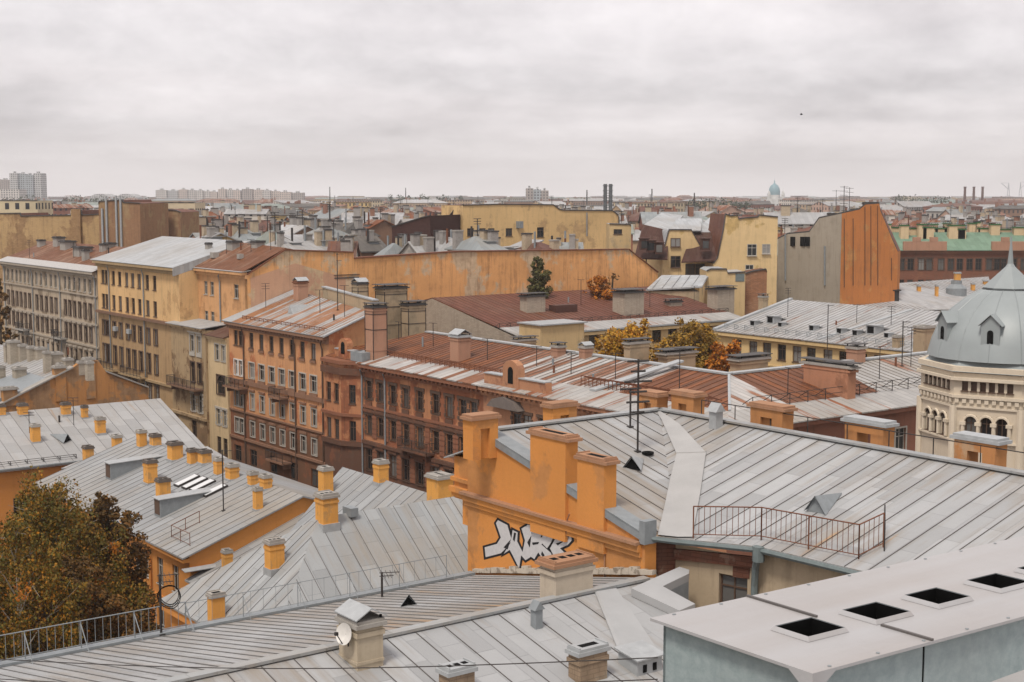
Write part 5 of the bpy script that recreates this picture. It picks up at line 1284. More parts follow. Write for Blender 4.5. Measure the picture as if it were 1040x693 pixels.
# ---- yellow house with grey roof and little dormers
T=thing('apartment_house','pale yellow house with a light grey roof and small roof hatches, left of the dome','apartment house',W(10,60,0),'courtyard houses behind the street row')
zE,zr_=19.,22.2;b0,bR=53.8,67.2;a0,a1=-14.,24.
ye2=M_plaster('butter_plaster',(.66,.48,.24),stain=.28)
rY2=M_roof('light_grey_tin',(.36,.36,.36),pitch=.7,seam=.4,dirt=.4,rust=.12)
P=[W(a1,b0-.6,zE),W(a0,b0-.6,zE),W(a0,bR,zr_),W(a1,bR,zr_)]
mb=MB();mb.slab(P,.12);mb.ribs(P,.75,.045,.06,1);mb.slab([P[3],P[2],W(a0,bR+12,zE),W(a1,bR+12,zE)],.12);mb.build('roof',[rY2,m_rib2],T);plY2=plane(*P[:3])
mb=MB();cw=[fac(x,350,b0)[0] for x in (749,765,779,794,809.5,824,841,857,876,893,910)]
zt,zb=fac(794,350,b0)[1],fac(794,366,b0)[1]
facade(T,mb,W(a1,b0),W(a0,b0),0,zE-.2,wins(a1,cw,[(zb,zt),(zb-3.7,zt-3.7)],1.35,'plain/b',m_bfr,ye2,ye2));walls(T,mb,a0,a1,b0,bR+11,0,zE-.2);mb.build('wall',[ye2],T)
mb=MB();mb.box(a0,a1,b0-.5,b0-.02,zE-.6,zE-.2);mb.box(a0,a1,b0-.1,b0-.003,zb-.9,zb-.7);mb.build('cornice',[ye2],T)
mb=MB();mb.par(P[0]-U*.4,P[3]-P[0],U*.6,Zu*.25);mb.build('verge_sheet',[m_galv],T)
for px,py,s in ((764,331,.7),(782,329,1.0),(792,332,.6),(824,336,.7),(852,339,.7),(868,341,.7),(884,340,1.1),(900,343,.6)):
    p=onp(px,py,*plY2);mb=MB();q=p-Zu*.1
    n=plY2[1];bk=p+V*s*2.2;bk=Vc((bk.x,bk.y,plY2[0].z-((bk.x-plY2[0].x)*n.x+(bk.y-plY2[0].y)*n.y)/n.z))
    mb.prism([q-U*s*.6,q+U*s*.6,q+U*s*.6+Zu*s*1.1,q-U*s*.6+Zu*s*1.1],V*s*1.4,0);mb.slab([q-U*s*.75+Zu*s*1.12-V*.15,q+U*s*.75+Zu*s*1.12-V*.15,bk+U*s*.7+Zu*.1,bk-U*s*.7+Zu*.1],.05,0);mb.par(q-U*s*.42-V*.02+Zu*s*.25,U*s*.84,V*.02,Zu*s*.7,1)
    mb.build('roof_hatch',[m_galv,m_black],T)
for px,yb,yt,w_ in ((775,314,298,10),(938,360,330,22),(912,352,340,12)): pxchim(T,px,yb,plY2,yt,w_,beige,'lid' if px<900 else 'flat',.8,m_concr)
snowguard(T,W(a1-1,b0+.3,zE+.35),W(a0,b0+.3,zE+.35),V*.8+Zu*.2,22,.5,m_galvd)
mb=MB();mb.par(P[0].lerp(P[1],.44)+Zu*.03+V*.5,(P[3]-P[0])*.95-U*3,U*.5,Zu*.2);mb.build('roof_seam_fold',[m_galv],T)
# ---- firewalls further back: generic wall builder by picture columns at a depth
def backwall(name,label,cat,pxs,Y,mat,thick=8.,zb=0.,group='bare firewalls and back houses',n=None,tilt=0.,wn=(),fm=None,roofm=None):
    """wall facing the viewer with skyline pxs=[(x,y)...]; the house body goes back by thick metres"""
    pl=(Vc((wx(pxs[0][0],Y),Y,0)),Vc((-math.sin(tilt),-math.cos(tilt),0)))
    pts=[onp(x,y,*pl) for x,y in pxs];back=-pl[1]*thick
    c=(pts[0]+pts[-1])/2;T=thing(name,label,cat,(c.x,c.y,0),group)
    mb=MB()
    A,B=Vc((pts[0].x,pts[0].y,zb)),Vc((pts[-1].x,pts[-1].y,zb))
    zmin=min(p.z for p in pts)-.3
    t=(B-A).normalized()
    wl=[]
    for (x,yt,yb_,w_) in wn:
        p0,p1=onp(x,yb_,*pl),onp(x,yt,*pl);wl.append(((p0-A).dot(t),p0.z,w_,p1.z-p0.z,'plain/w' if fm is m_wfr else 'plain/b',fm or m_bfr,mat,mat))
    facade(T,mb,A,B,zb,zmin,wl)
    for w_ in wl:
        if w_[1]+w_[3]>zmin-.02: window(T,A+t*w_[0]+Vc((0,0,w_[1]-zb))+pl[1]*.2,t,*w_[2:8])
    mb.poly([Vc((A.x,A.y,zmin)),Vc((B.x,B.y,zmin))]+list(reversed(pts)))
    mb.poly([A,A+back,Vc((pts[0].x,pts[0].y,pts[0].z))+back,pts[0]]);mb.poly([B+back,B,pts[-1],pts[-1]+back]);mb.poly([A+back,B+back]+[p+back for p in reversed(pts)])
    mb.build('wall',[mat],T)
    rb_=MB()
    for p,q in zip(pts[:-1],pts[1:]):
        rb_.poly([p+Zu*.05,q+Zu*.05,q+back+Zu*.05,p+back+Zu*.05])
        rb_.par(p-back.normalized()*.15,q-p,back.normalized()*.6,Zu*.18,1)
    rb_.build('roof',[roofm or rBr,m_tarcap],T)
    return T,pl
yf=M_plaster('yellow_firewall',(.64,.44,.21),patch=(.54,.36,.18),pamt=.25,stain=.3,psc=.2)
T,pl=backwall('firewall_house','long pale yellow firewall with small windows and an air-conditioner, mid-picture','firewall house',
  [(470,209),(505,208),(562,208.5),(568,213),(572,214),(622,214.5),(628,219)],262,yf,9,tilt=-.5,wn=[(478,232,240,1.4),(490,232,240,1.4),(499,232,240,1.4),(517,232,240,1.4),(549,231,241,1.5)])
mb=MB();p=onp(527.5,228,*pl);mb.cbox(p-Vc((0,.5,.7)),1.4,.8,1.3);mb.build('air_conditioner',[m_galvd],T)
mb=MB();p=onp(596,240,*pl);q=onp(596,216,*pl);mb.tube([p-Vc((0,.2,0)),q-Vc((0,.2,0))],.12,5);mb.build('downpipe',[m_galvd],T)
dbr=M_plaster('dark_brown_brick',(.075,.038,.032),stain=.4,brick=.7,scol=(.03,.02,.018))
T,pl=backwall('brick_house','dark brown brick side wall rising to a peak beside the pale yellow firewall','brick house',[(437,239),(452,225),(462,213),(470,208.5)],268,dbr,16,tilt=.5,roofm=rg)
T,pl=backwall('brick_house','dark brick gable under a flat grey-green roof behind the long orange firewall','brick house',[(398,231),(404,229),(430,221),(437,219.5)],250,dbr,22,tilt=.3,roofm=rg)
# brown old brick walls in the left background
ob=M_plaster('old_ochre_brick',(.46,.31,.155),patch=(.28,.16,.085),pamt=.35,stain=.5,psc=.12,brick=.35,scol=(.12,.07,.045))
ob2=M_plaster('old_brown_brick',(.30,.17,.095),patch=(.40,.28,.15),pamt=.4,stain=.5,psc=.12,brick=.35,scol=(.1,.06,.045))
T,pl=backwall('brick_house','old ochre brick firewall with a stained chimney rib at the left edge of the picture','brick house',[(-30,218),(20,217),(21,220),(72,219),(73,214),(82,214),(83,219),(103,218)],285,ob,12,tilt=.15)
mb=MB();q0,q1=onp(73,214,*pl),onp(82,214,*pl);mb.par(Vc((q0.x,q0.y-.6,10)),Vc((q1.x-q0.x,q1.y-q0.y,0)),Vc((0,.6,0)),Zu*(q0.z-10+.3));mb.build('chimney_rib',[ob],T)
T,pl=backwall('brick_house','tall red-brown brick block with four pale vertical flue pipes in the left background','brick house',[(100,207),(101,205),(124,203.5),(125,206),(142,207)],275,ob2,14,tilt=.15)
for x,yt in ((104,216),(108,204),(118,203),(122.5,203)):
    mb=MB();p=onp(x,yt,*pl);mb.tube([Vc((p.x,p.y-.25,18)),Vc((p.x,p.y-.25,p.z+.8))],.22,6);mb.build('flue_pipe',[m_galv],T)
T,pl=backwall('brick_house','low brown brick wall with mottled plaster to the right of the pipe-fitted block','brick house',[(141,214),(160,213),(178,214),(183,216)],290,ob2,12,tilt=.1)
# grey house with orange side wall
grw=M_plaster('grey_stained_firewall',(.33,.29,.235),patch=(.36,.22,.15),pamt=.14,stain=.4,psc=.12)
orw=M_plaster('rusty_orange_firewall',(.50,.195,.065),stain=.45,patch=(.55,.27,.1),pamt=.2)
cY=225;pc=Vc((wx(855,cY),cY,0))
T=thing('firewall_house','tall house with a grey stained wall and a bright orange gabled firewall','firewall house',pc,'bare firewalls and back houses')
plg=(pc,(-V*.75+Vc((-.1,-.6,0))).normalized());plo=(pc,(-U*1.0+Vc((.1,-.5,0))).normalized())
g=[onp(x,y,*plg) for x,y in ((790,243),(800,238),(822,236),(832,222),(846,219),(855,217))]
o=[onp(x,y,*plo) for x,y in ((855,217),(873,213),(879,208),(893,207),(894,214),(900,228),(906,243),(912,256))]
mb=MB();Z0=lambda p:Vc((p.x,p.y,8))
mb.poly([Z0(g[0]),Z0(g[-1])]+list(reversed(g)));mb.poly([Z0(o[0]),Z0(o[-1])]+list(reversed(o)),1)
bkv=Vc((.35,1,0)).normalized()*14
mb.poly([Z0(g[0]),g[0],g[0]+bkv,Z0(g[0])+bkv]);mb.poly([Z0(o[-1]),o[-1],o[-1]+bkv*.4,Z0(o[-1])+bkv*.4],1)
mb.build('wall',[grw,orw],T)
mb=MB();apx=(o[2]+o[3])/2+bkv*.8
for p,q in list(zip(g[:-1],g[1:]))+list(zip(o[:-1],o[1:])): mb.poly([p+Zu*.05,q+Zu*.05,apx]);mb.par(p,q-p,Vc((0,.3,0)),Zu*.22,1)
mb.poly([g[0]+Zu*.05,apx,g[0]+bkv]);mb.poly([o[-1]+Zu*.05,o[-1]+bkv*.4,apx]);mb.build('roof',[rBr,m_tarcap],T)
for x,y0,y1 in ((857,222,292),(866,222,290),(878,210,290),(884,209,290),(891,209,290),(905,262,285)):
    mb=MB();p,q=onp(x,y0,*plo),onp(x,y1,*plo);d=plo[1]*-.12 if plo[1].y>0 else plo[1]*.12
    mb.tube([p+d,q+d],.055,5);mb.build('flue_pipe',[m_bfr],T)
for x,y0,y1 in ((798,238,285),(838,250,290)):
    mb=MB();p,q=onp(x,y0,*plg),onp(x,y1,*plg);d=Vc((-.1,-.15,0));mb.tube([p+d,q+d],.14,5);mb.build('downpipe',[m_galvd],T)
for x,y,w_,pl in ((868,212,5,plo),(881,205,7,plo),(889,205,7,plo),(846,216,10,plg)):
    p=onp(x,y+4,*pl);chimney(T,p+Vc((0,.8,0)),p.z-2,onp(x,y,*pl).z,w_*.11,.9,dbr,'flat',m_tarcap,band=False)
mb=MB()
for x in(805,815,820): p=onp(x,240,*plg);mb.cbox(p-Vc((0,.1,1.6)),.9,.15,1.5)
mb.build('window',[m_black],T)
# yellow mansard house
ylm=M_plaster('warm_yellow_plaster',(.68,.50,.265),stain=.28,patch=(.6,.42,.18),pamt=.15)
T,pl=backwall('mansard_house','yellow stair tower with two dark windows between brown mansard roofs','mansard house',[(673,253),(675,252),(679,236),(680,234),(702,234),(703,236),(712,252),(735,260)],222,ylm,10,tilt=-.15,wn=[(686,242,251,1.6),(686,260,272,1.6),(671.5,268,278,1.6),(701,268,279,1.6),(711,268,279,1.6)],roofm=rg)
brs=M_roof('brown_mansard_sheet',(.075,.038,.03),seam=.3,pitch=.7,dirt=.1)
c=atd(692,230,225);mb=MB()
q=[atd(x,y,Yd) for x,y,Yd in ((644,262,221),(678,263,219),(679,234,226),(653,228,228))];mb.slab(q,.2)
q=[atd(x,y,Yd) for x,y,Yd in ((692,266,220),(727,264,219),(736,236,226),(703,236,226))];mb.slab(q,.2);mb.build('mansard_roof',[brs],T)
mb=MB();q=[atd(x,y,Yd) for x,y,Yd in ((653,229,228),(680,234,226),(694,219,240),(672,216,240))];mb.slab(q,.15);q=[atd(x,y,Yd) for x,y,Yd in ((680,234,225),(712,234,225),(713,222,236),(687,222,236))];mb.slab(q,.15);q=[atd(x,y,Yd) for x,y,Yd in ((703,236,226),(736,237,226),(737,219,240),(722,220,240))];mb.slab(q,.15);mb.build('upper_roof',[rg],T)
for x,y in ((654,254),(661,256),(669,258),(716,254)):
    p=atd(x,y,219.5);mb=MB();mb.cbox(p,1.3,1.5,1.7,Vc((1,0,0)),Vc((0,1,0)));mb.cbox(p+Vc((0,0,1.7)),1.6,1.8,.15,Vc((1,0,0)),Vc((0,1,0)));dd=mb.build('dormer',[brs],T);mb=MB();mb.cbox(p+Vc((0,-.77,.3)),.9,.04,1.1,Vc((1,0,0)),Vc((0,1,0)));mb.build('window',[G_],dd)
T,pl=backwall('mansard_house','warm yellow house end with a ragged patched skyline and one white window','mansard house',[(725,268),(729,262),(735,233),(737,218),(742,220),(749,219),(750,223),(757,222),(770,221),(771,219),(790,221)],219,ylm,9,tilt=-.12,wn=[(763.5,248,260,1.5),(761,269,274,1.3),(778,248,258,1.3)],fm=m_wfr)
# low back-yard pieces
T,pl=backwall('outbuilding','cream flat-topped outbuilding with a blue-green wall panel under the yellow mansards','outbuilding',[(718,276),(722,274),(738,274),(739,278),(757,277)],205,cream,8,roofm=m_galv)
mb=MB();a_,b_=onp(747,278,*pl),onp(756,286,*pl);mb.par(Vc((a_.x,a_.y-.06,b_.z)),Vc((b_.x-a_.x,0,0)),Vc((0,.05,0)),Zu*(a_.z-b_.z));mb.build('panel',[m_pipe],T)
T,pl=backwall('outbuilding','crumbling red-brick parapet next to the cream outbuilding','outbuilding',[(755,279),(765,276),(778,274),(779,277)],207,M_plaster('crumbling_brick',(.32,.16,.09),patch=(.5,.36,.24),pamt=.3,brick=.8,stain=.3),4)
T=thing('outbuilding','glass-roofed grey lean-to at the right foot of the long orange firewall','outbuilding',atd(690,290,200),'bare firewalls and back houses')
mb=MB();q=[atd(x,y,Yd) for x,y,Yd in ((656,294,196),(713,291,196),(720,279.5,206),(672,279.5,206))];mb.slab(q,.2);mb.ribs(q,1.3,.06,.1,1);mb.build('roof',[rg,m_seam],T);mb=MB();mb.par((q[0].x+.3,q[0].y+.3,0),Vc((q[1].x-q[0].x-.6,0,0)),Vc((0,9,0)),Zu*(q[0].z-.3));mb.build('wall',[beige],T)
T,pl=backwall('outbuilding','low yellow house with a small window and white roof ledge between the two long firewalls','outbuilding',[(619,228),(640,228.5),(641,230)],235,cream,8,wn=[(627.5,233,238,1.4)],roofm=m_galv)
# ---- brick house with green roof
gb=M_plaster('dark_red_brick',(.22,.095,.06),stain=.4,brick=.5,patch=(.3,.14,.08),pamt=.2)
grn=M_roof('mint_green_roof',(.165,.245,.18),pitch=1.0,seam=.2,dirt=.2,dcol=(.17,.27,.18))
T=thing('apartment_house','dark red-brick house with a mint-green roof and cream chimneys capped in green','apartment house',atd(970,270,300),'bare firewalls and back houses')
Yg=300;Xh=Vc((1,0,0));mb=MB();A,B=atd(906,285,Yg),atd(1075,285,Yg)
ze=atd(960,254,Yg).z;wl=[]
for i,x in enumerate((916,925,936,944,956,966,975,985,994,1005,1013,1020,1030,1040,1050,1060)):
    a_,b_=atd(x,263,Yg),atd(x,274.5,Yg);wl.append((a_.x-A.x,b_.z,1.25,a_.z-b_.z,'surround/b' if 4<=i<=8 else 'quoin/b',m_bfr,gb,cream if 4<=i<=8 else gb))
    wl.append((a_.x-A.x,b_.z-4.2,1.25,2.2,'plain/b',m_bfr,gb,gb))
facade(T,mb,Vc((A.x,Yg,0)),Vc((B.x,Yg,0)),0,ze,wl)
mb.par((A.x,Yg+.3,0),Vc((B.x-A.x,0,0)),Vc((0,16,0)),Zu*(ze-.1));mb.build('wall',[gb],T)
mb=MB();zt=atd(960,236,Yg+9).z;q=[Vc((A.x-.5,Yg-.8,ze)),Vc((B.x,Yg-.8,ze)),Vc((B.x,Yg+9,zt)),Vc((A.x-3.5,Yg+9,zt))];mb.slab(q,.15);mb.build('roof',[grn],T)
mb=MB();mb.par((A.x-.3,Yg-.5,ze-.7),Vc((B.x-A.x,0,0)),Vc((0,.48,0)),Zu*.5);mb.build('cornice',[gb],T)
for x0,x1 in((918,962),(1008,1062)):
    p=atd(x0,246,Yg-1);q2=atd(x1,246,Yg-1);mb=MB();mb.par((p.x,Yg-.9,ze-.1),Vc((q2.x-p.x,0,0)),Vc((0,.7,0)),Zu*1.9);mb.par((p.x+2,Yg-.95,ze+1.8),Vc((1.6,0,0)),Vc((0,.75,0)),Zu*.9);mb.par((q2.x-3.5,Yg-.95,ze+1.8),Vc((1.6,0,0)),Vc((0,.75,0)),Zu*.9);mb.build('parapet',[pink],T)
cmc=M_plaster('cream_chimney',(.60,.45,.28),stain=.2);gcap=M_flat('green_tin',(.03,.13,.04),.5)
for x,yb,yt,wd in ((909,234,229,11),(918,236,227,9),(926,238,230,10),(936,236,226,9),(942,237,229,12),(955,240,230,14),(962,232,225,8),(971,237,227,18),(976,240,231,9),(987,231,225,8),(1000,238,230,17),(1019,238,231,14),(1036,236,229,16),(1050,236,229,12),(901,232,226,7),(948,232,226,8),(992,233,224,5),(1010,232,226,10)):
    p=atd(x,yb,Yg+6+(wd%3)*2);w_=wd*p.y/F;chimney(T,p,p.z-3,p.z+(yb-yt)*p.y/F,w_*.9,1.5,cmc,'lid',gcap,X=Xh,Y=Vc((0,1,0)),band=False)
# ---- long grey roof with yellow chimneys
T=thing('apartment_house','low long house with a pale grey roof and small yellow chimneys beside the dome','apartment house',atd(930,300,235),'bare firewalls and back houses')
mb=MB();q=[atd(x,y,Yd) for x,y,Yd in ((852,318,222),(1010,312,216),(1010,279,262),(940,283,258),(856,292,250)) ]
q=[Vc((p.x,p.y,z)) for p,z in zip(q,(17.6,17.6,20.8,20.8,20.8))]
q=[at(850,317,17.6),at(1012,313,17.6),at(1004,281,21.),at(860,291.5,20.6)];mb.slab(q,.15);mb.ribs(q,.9,.06,.06,1);plq=plane(*q[:3]);mb.build('roof',[rY2,m_rib2],T)
mb=MB();mb.prism([Vc((p.x,p.y,0)) for p in q],Zu*17.3);mb.build('wall',[ylm],T)
for x,yb,yt,wd in ((865,302,293,20),(874,304,292,5),(878,304,292,5),(901,300,293,8),(933,299,289,4),(951,303,289,3),(972,291,276,7),(988,295,287,4),(1002,289,284,8)):
    p=onp(x,yb,*plq);w_=wd*p.y/F*.8;chimney(T,p,p.z-1,p.z+(yb-yt)*p.y/F,w_,.9,m_yellow if wd!=20 else ylm,'flat',m_galv,X=Xh,Y=Vc((0,1,0)),band=False)
mb=MB();p=onp(900,307,*plq);mb.cbox(p,3.6,2.,1.9,Xh,Vc((0,1,0)));mb.cbox(p+Zu*1.9,4.2,2.4,.2,Xh,Vc((0,1,0)));mb.build('roof_house',[m_iron],T)
mb=MB();p=onp(971,300,*plq);mb.lathe(p-Zu*.2,[(1.7,0),(1.7,1.4),(.9,2.1),(.9,2.7)],14);mb.build('round_vent',[m_galvd],T)
# ================================================================ domed corner tower
c=atd(1022,385,97);c=Vc((c.x,c.y,0))
T=thing('domed_tower','cream corner tower with arcaded windows, grey tin dome and slender spire at the right edge','domed tower',c)
dw=M_plaster('cream_tower_plaster',(.60,.515,.40),stain=.16,scol=(.25,.18,.11));dt=M_plaster('cream_tower_trim',(.64,.555,.435),stain=.18,scol=(.25,.18,.11))
dg=M_flat('grey_dome_sheet',(.26,.288,.29),.45,.45,var=.10,sc=.35)
Dz=lambda y:atd(1022,y,93 if y>=372.5 else 97).z
Rr=78*97/F/math.cos(math.pi/8)*1.0
rot=math.radians(-122-22.5)
N=8
def oc(k,r,z): g=rot+2*math.pi*k/N;return c+Vc((r*math.cos(g),r*math.sin(g),z))
z_c=Dz(385);z_b=Dz(372);
mb=MB()
# one face is about 4 m wide: three arched openings up high
for k in range(N):
    A,B=oc(k,Rr,0),oc(k+1,Rr,0);L=(B-A).length
    front=((A+B)/2-c).y<3.2
    wl=[];wz=Dz(446);hh=Dz(422.5)-Dz(446)
    if front: wl=[(L*.5+s,wz,.74,hh,'arch/b',m_bfr,dt,dt) for s in(-1.0,0,1.0)]+[(L*.5+s,Dz(397.5),.40,.62,'niche arch/b',m_bfr,dw,dw) for s in(-1.45,-.87,-.29,.29,.87,1.45)]
    facade(T,mb,A,B,0,z_c+.2,wl,rec=.3)
mb.build('wall',[dw],T)
# mouldings
def ring(r0,r1,z0,z1,m=dt,name='cornice'):
    mb=MB();mb.lathe(c,[(r0,z0),(r1,z0),(r1,z1),(r0,z1)],N,rot=rot);return mb.build(name,[m],T)
ring(Rr-.05,Rr+.32,Dz(387),Dz(384));ring(Rr-.05,Rr+.18,Dz(405),Dz(402));ring(Rr-.4,Rr+.02,z_c,Dz(372),dw,'attic_wall');ring(Rr-.6,Rr+.22,Dz(373),Dz(371));ring(Rr-.05,Rr+.2,Dz(449),Dz(447));ring(Rr-.05,Rr+.12,Dz(415),Dz(413))
mb=MB()
for k in range(N):
    A,B=oc(k,Rr,0),oc(k+1,Rr,0);t_=(B-A).normalized();o_=Vc((t_.y,-t_.x,0));L=(B-A).length
    if ((A+B)/2-c).y>3.2: continue
    n=9
    for i in range(n):
        p=A+t_*(L*(i+.5)/n)+Vc((0,0,Dz(410)));mb.par(p-t_*.13,t_*.26,o_*.14,Zu*(Dz(406)-Dz(410)))
    for s in (-1.5,-.5,.5,1.5):
        p=A+t_*(L*.5+s)+Vc((0,0,Dz(446)));mb.tube([p+o_*.1,p+o_*.1+Zu*(Dz(432)-Dz(446))],.13,7);mb.par(p-t_*.2+Zu*(Dz(432)-Dz(446)),t_*.4,o_*.24,Zu*.22)
    for s in(-1,0,1):
        cc_=A+t_*(L*.5+s)+Vc((0,0,Dz(424)-.34));pts=[cc_+t_*.46*math.cos(math.pi*i/8)+Zu*.46*math.sin(math.pi*i/8)+o_*.06 for i in range(9)];mb.tube(pts,.09,5)
    for q in (A,):
        mb.tube([q+Vc((0,0,0)),q+Vc((0,0,Dz(413)))],.26,8)
mb.build('arcade_ornament',[dt],T)
# skirt roof, dome, lantern, spire
mb=MB();mb.lathe(c,[(Rr+.25,Dz(371)),(Rr*.93,Dz(364)),(Rr*.9,Dz(361))],N,rot=rot);mb.build('dome_skirt',[dg],T)
mb=MB();pr=[]
x0=Rr*.955
for (px,y) in ((946,361),(950,345),(956,330),(967,315),(981,303),(996,294)): pr.append((((1022-px)*97/F)*1.04,Dz(y)))
mb.lathe(c,pr,32,rot=rot);mb.build('dome',[dg],T,smooth=True)
mb=MB()
for k in range(16):
    g=rot+2*math.pi*k/16+.0;mb.tube([c+Vc((r*1.0*math.cos(g),r*1.0*math.sin(g),z)) for r,z in pr],.035,4)
mb.build('dome_ribs',[dg],T)
mb=MB();mb.lathe(c,[(1.72,Dz(294)),(1.78,Dz(292)),(.32,Dz(271)),(.2,Dz(268)),(.14,Dz(258)),(.03,Dz(240))],8,rot=rot);mb.build('spire',[dg],T)
for g in (math.radians(-122),math.radians(-167),math.radians(-77)):
    d=Vc((math.cos(g),math.sin(g),0));s_=Vc((-d.y,d.x,0));p=c+d*(Rr*.83)+Zu*Dz(354);mb=MB()
    mb.prism([p-s_*.6+d*.25,p+s_*.6+d*.25,p+s_*.6+d*.25+Zu*2.0,p+d*.25+Zu*2.6,p-s_*.6+d*.25+Zu*2.0],-d*2.2);
    for k in(-1,1): mb.slab([p+d*.4+Zu*2.7,p-d*2.2+Zu*2.7,p-d*2.2+s_*k*.78+Zu*1.95,p+d*.4+s_*k*.78+Zu*1.95],.05)
    lo=mb.build('lucarne',[dg],T)
    mb=MB();mb.prism([p+s_*.2*math.cos(g2)+d*.26+Zu*(1.45+.2*math.sin(g2)) for g2 in [math.pi*i/6 for i in range(7)]]+[p-s_*.2+d*.26+Zu*.75,p+s_*.2+d*.26+Zu*.75],d*.02);mb.build('opening',[m_black],lo)
mb=MB();p=c+Vc((2.4,-4.6,Dz(372)));mb.prism([p+Vc((-1.6,-1.2,0)),p+Vc((1.8,-1.2,0)),p+Vc((0.1,-1.2,1.7))],Vc((0,3.5,0)));mb.build('porch_gable',[dg],T)
# ================================================================ trees
bark=M_flat('grey_bark',(.09,.07,.05),.9,.1);birch=M_flat('pale_birch_bark',(.35,.31,.25),.85,.1)
lf_birch=M_leaf('autumn_birch_leaves',[(.13,.105,.018),(.27,.135,.014),(.075,.08,.018),(.17,.12,.018),(.42,.165,.01),(.06,.065,.016)])
lf_maple=M_leaf('dark_maple_leaves',[(.10,.058,.015),(.15,.07,.014),(.075,.05,.015),(.21,.085,.013),(.06,.042,.015)])
lf_gold=M_leaf('golden_leaves',[(.44,.22,.015),(.52,.27,.02),(.32,.18,.02),(.50,.19,.012),(.27,.17,.02)])
lf_olive=M_leaf('olive_yellow_leaves',[(.30,.16,.02),(.2,.13,.02),(.40,.2,.018),(.15,.10,.02)])
lf_orange=M_leaf('orange_leaves',[(.48,.14,.012),(.38,.12,.012),(.5,.2,.015),(.25,.08,.012)])
lf_green=M_leaf('dull_green_leaves',[(.07,.08,.025),(.10,.095,.03),(.045,.055,.02),(.13,.10,.03)])
lf_far=M_leaf('far_green_leaves',[(.06,.08,.05),(.08,.09,.05),(.045,.06,.04)])
def tr(label,px,ytop,Y,cr,lm,bk,seed,**k):
    zt=atd(px,ytop,Y).z;tree(label,(wx(px,Y),Y,0),zt,cr,lm,bk,seed,**k)
tr('big birch with rusty orange and olive drooping leaves at the lower left edge',35,497,88,5.3,lf_birch,birch,3,n=100000,leaf=.2,droop=.6,z0=.12,lobes=50,strands=30,smat=lf_orange,tw=.5,fill=.55,group='courtyard trees on the left',shape=1.15)
tr('dark reddish-brown maple crowding the corner of the orange courtyard house',99,512,94,3.3,lf_maple,bark,5,n=60000,leaf=.24,z0=.05,lobes=44,fill=.6,group='courtyard trees on the left',shape=1.1)
tr('smaller olive birch low in front of the rusty orange birch',6,530,80,3.6,lf_birch,birch,8,n=34000,leaf=.2,droop=.7,z0=.05,lobes=24,strands=12,smat=lf_orange,tw=.5,group='courtyard trees on the left',shape=1.2)
tr('dim low brown tree under the maple beside the railed eave',70,575,84,4.6,lf_maple,bark,9,n=36000,leaf=.23,z0=.05,lobes=26,group='courtyard trees on the left',shape=1.2)
tr('dark green tree top at the far left edge beside the grey-beige house',-2,283,196,2.3,lf_maple,bark,11,n=2500,leaf=.5,group='street trees')
G_tr='autumn trees in the back courtyard'
tr('golden yellow courtyard tree nearest the left, behind a white chimney',634,337,150,4.0,lf_gold,bark,12,n=16000,leaf=.36,z0=.6,lobes=22,fill=.75,group=G_tr)
tr('broad olive-yellow tree in the middle of the back courtyard',706,338,152,4.4,lf_olive,bark,13,n=20000,leaf=.34,z0=.6,lobes=26,fill=.7,group=G_tr)
tr('thin half-bare yellow tree between the golden and the olive courtyard trees',672,345,158,2.4,lf_gold,bark,14,n=1800,leaf=.4,z0=.5,lobes=12,group=G_tr)
tr('bright orange tree at the right end of the back courtyard',741,348,150,2.5,lf_orange,bark,15,n=6000,leaf=.36,z0=.55,lobes=14,fill=.75,group=G_tr)
tr('small orange shrub-like tree below the olive courtyard tree',730,352,146,1.6,lf_orange,bark,16,n=3000,leaf=.36,z0=.55,lobes=10,fill=.8,group=G_tr)
tr('narrow grey-green poplar against the long orange firewall',547,262,186,1.35,lf_green,bark,17,n=9000,leaf=.34,z0=.66,lobes=18,shape=1.1,fill=1.)
tr('low orange bush-topped tree at the foot of the long orange firewall',607,281,190,2.6,lf_orange,bark,18,n=5000,leaf=.36,z0=.72,lobes=12,fill=.7)
tr('bare rust-coloured tree top beside the white chimney on the brown roof',622,275,191,2.2,lf_maple,bark,19,n=350,leaf=.35,z0=.6,lobes=12)
hb=MB();rr2=random.Random(4)
for k in range(9000):
    x=rr2.uniform(60,185);Y=rr2.uniform(86,96);p=Vc((wx(x,Y)*rr2.uniform(.95,1.25),Y,rr2.random()**.7*2.6));s=rr2.uniform(.2,.4)
    u=Vc((rr2.gauss(0,1),rr2.gauss(0,1),rr2.gauss(0,.6))).normalized();v=Vc((rr2.gauss(0,1),rr2.gauss(0,1),rr2.gauss(0,1))).normalized()
    hb.poly([p-u*s*.5,p-v*s*.4,p+u*s*.5,p+v*s*.4])
tag(hb.build('undergrowth',[lf_maple],uv=False),kind='stuff')
# ================================================================ antennas, dish, wires, bird
antenna(onp(647.5,459,*pl1),(459-363)*62/F*1.02,'tall rusty mast with stacked antenna rods on the big grey roof','dipole',arms=6,group='roof antennas')
antenna(onp(640,434,*pl1),(434-392)*64/F,'short bare antenna mast beside the tall rusty mast','dipole',arms=1,group='roof antennas')
antenna(onp(227,519,*plL),4.6,'thin mast standing between the skylights and the orange gable strip','yagi',arms=1,group='roof antennas')
antenna(onp(343,315,*plC),(315-260)*165/F,'thin tall mast on the rust-streaked tin roof','yagi',arms=2,group='roof antennas')
antenna(onp(840,362,*plY2),(362-310)*160/F,'thin mast on the eave of the pale yellow house','yagi',arms=1,group='roof antennas')
antenna(onp(916,372,*plE),4.,'short pole with a small box-like aerial on the grey wing roof beside the dome','yagi',arms=2,group='roof antennas')
p=W(aEx:=-51.6,ab(at(192,662,18.9))[1],18.9)
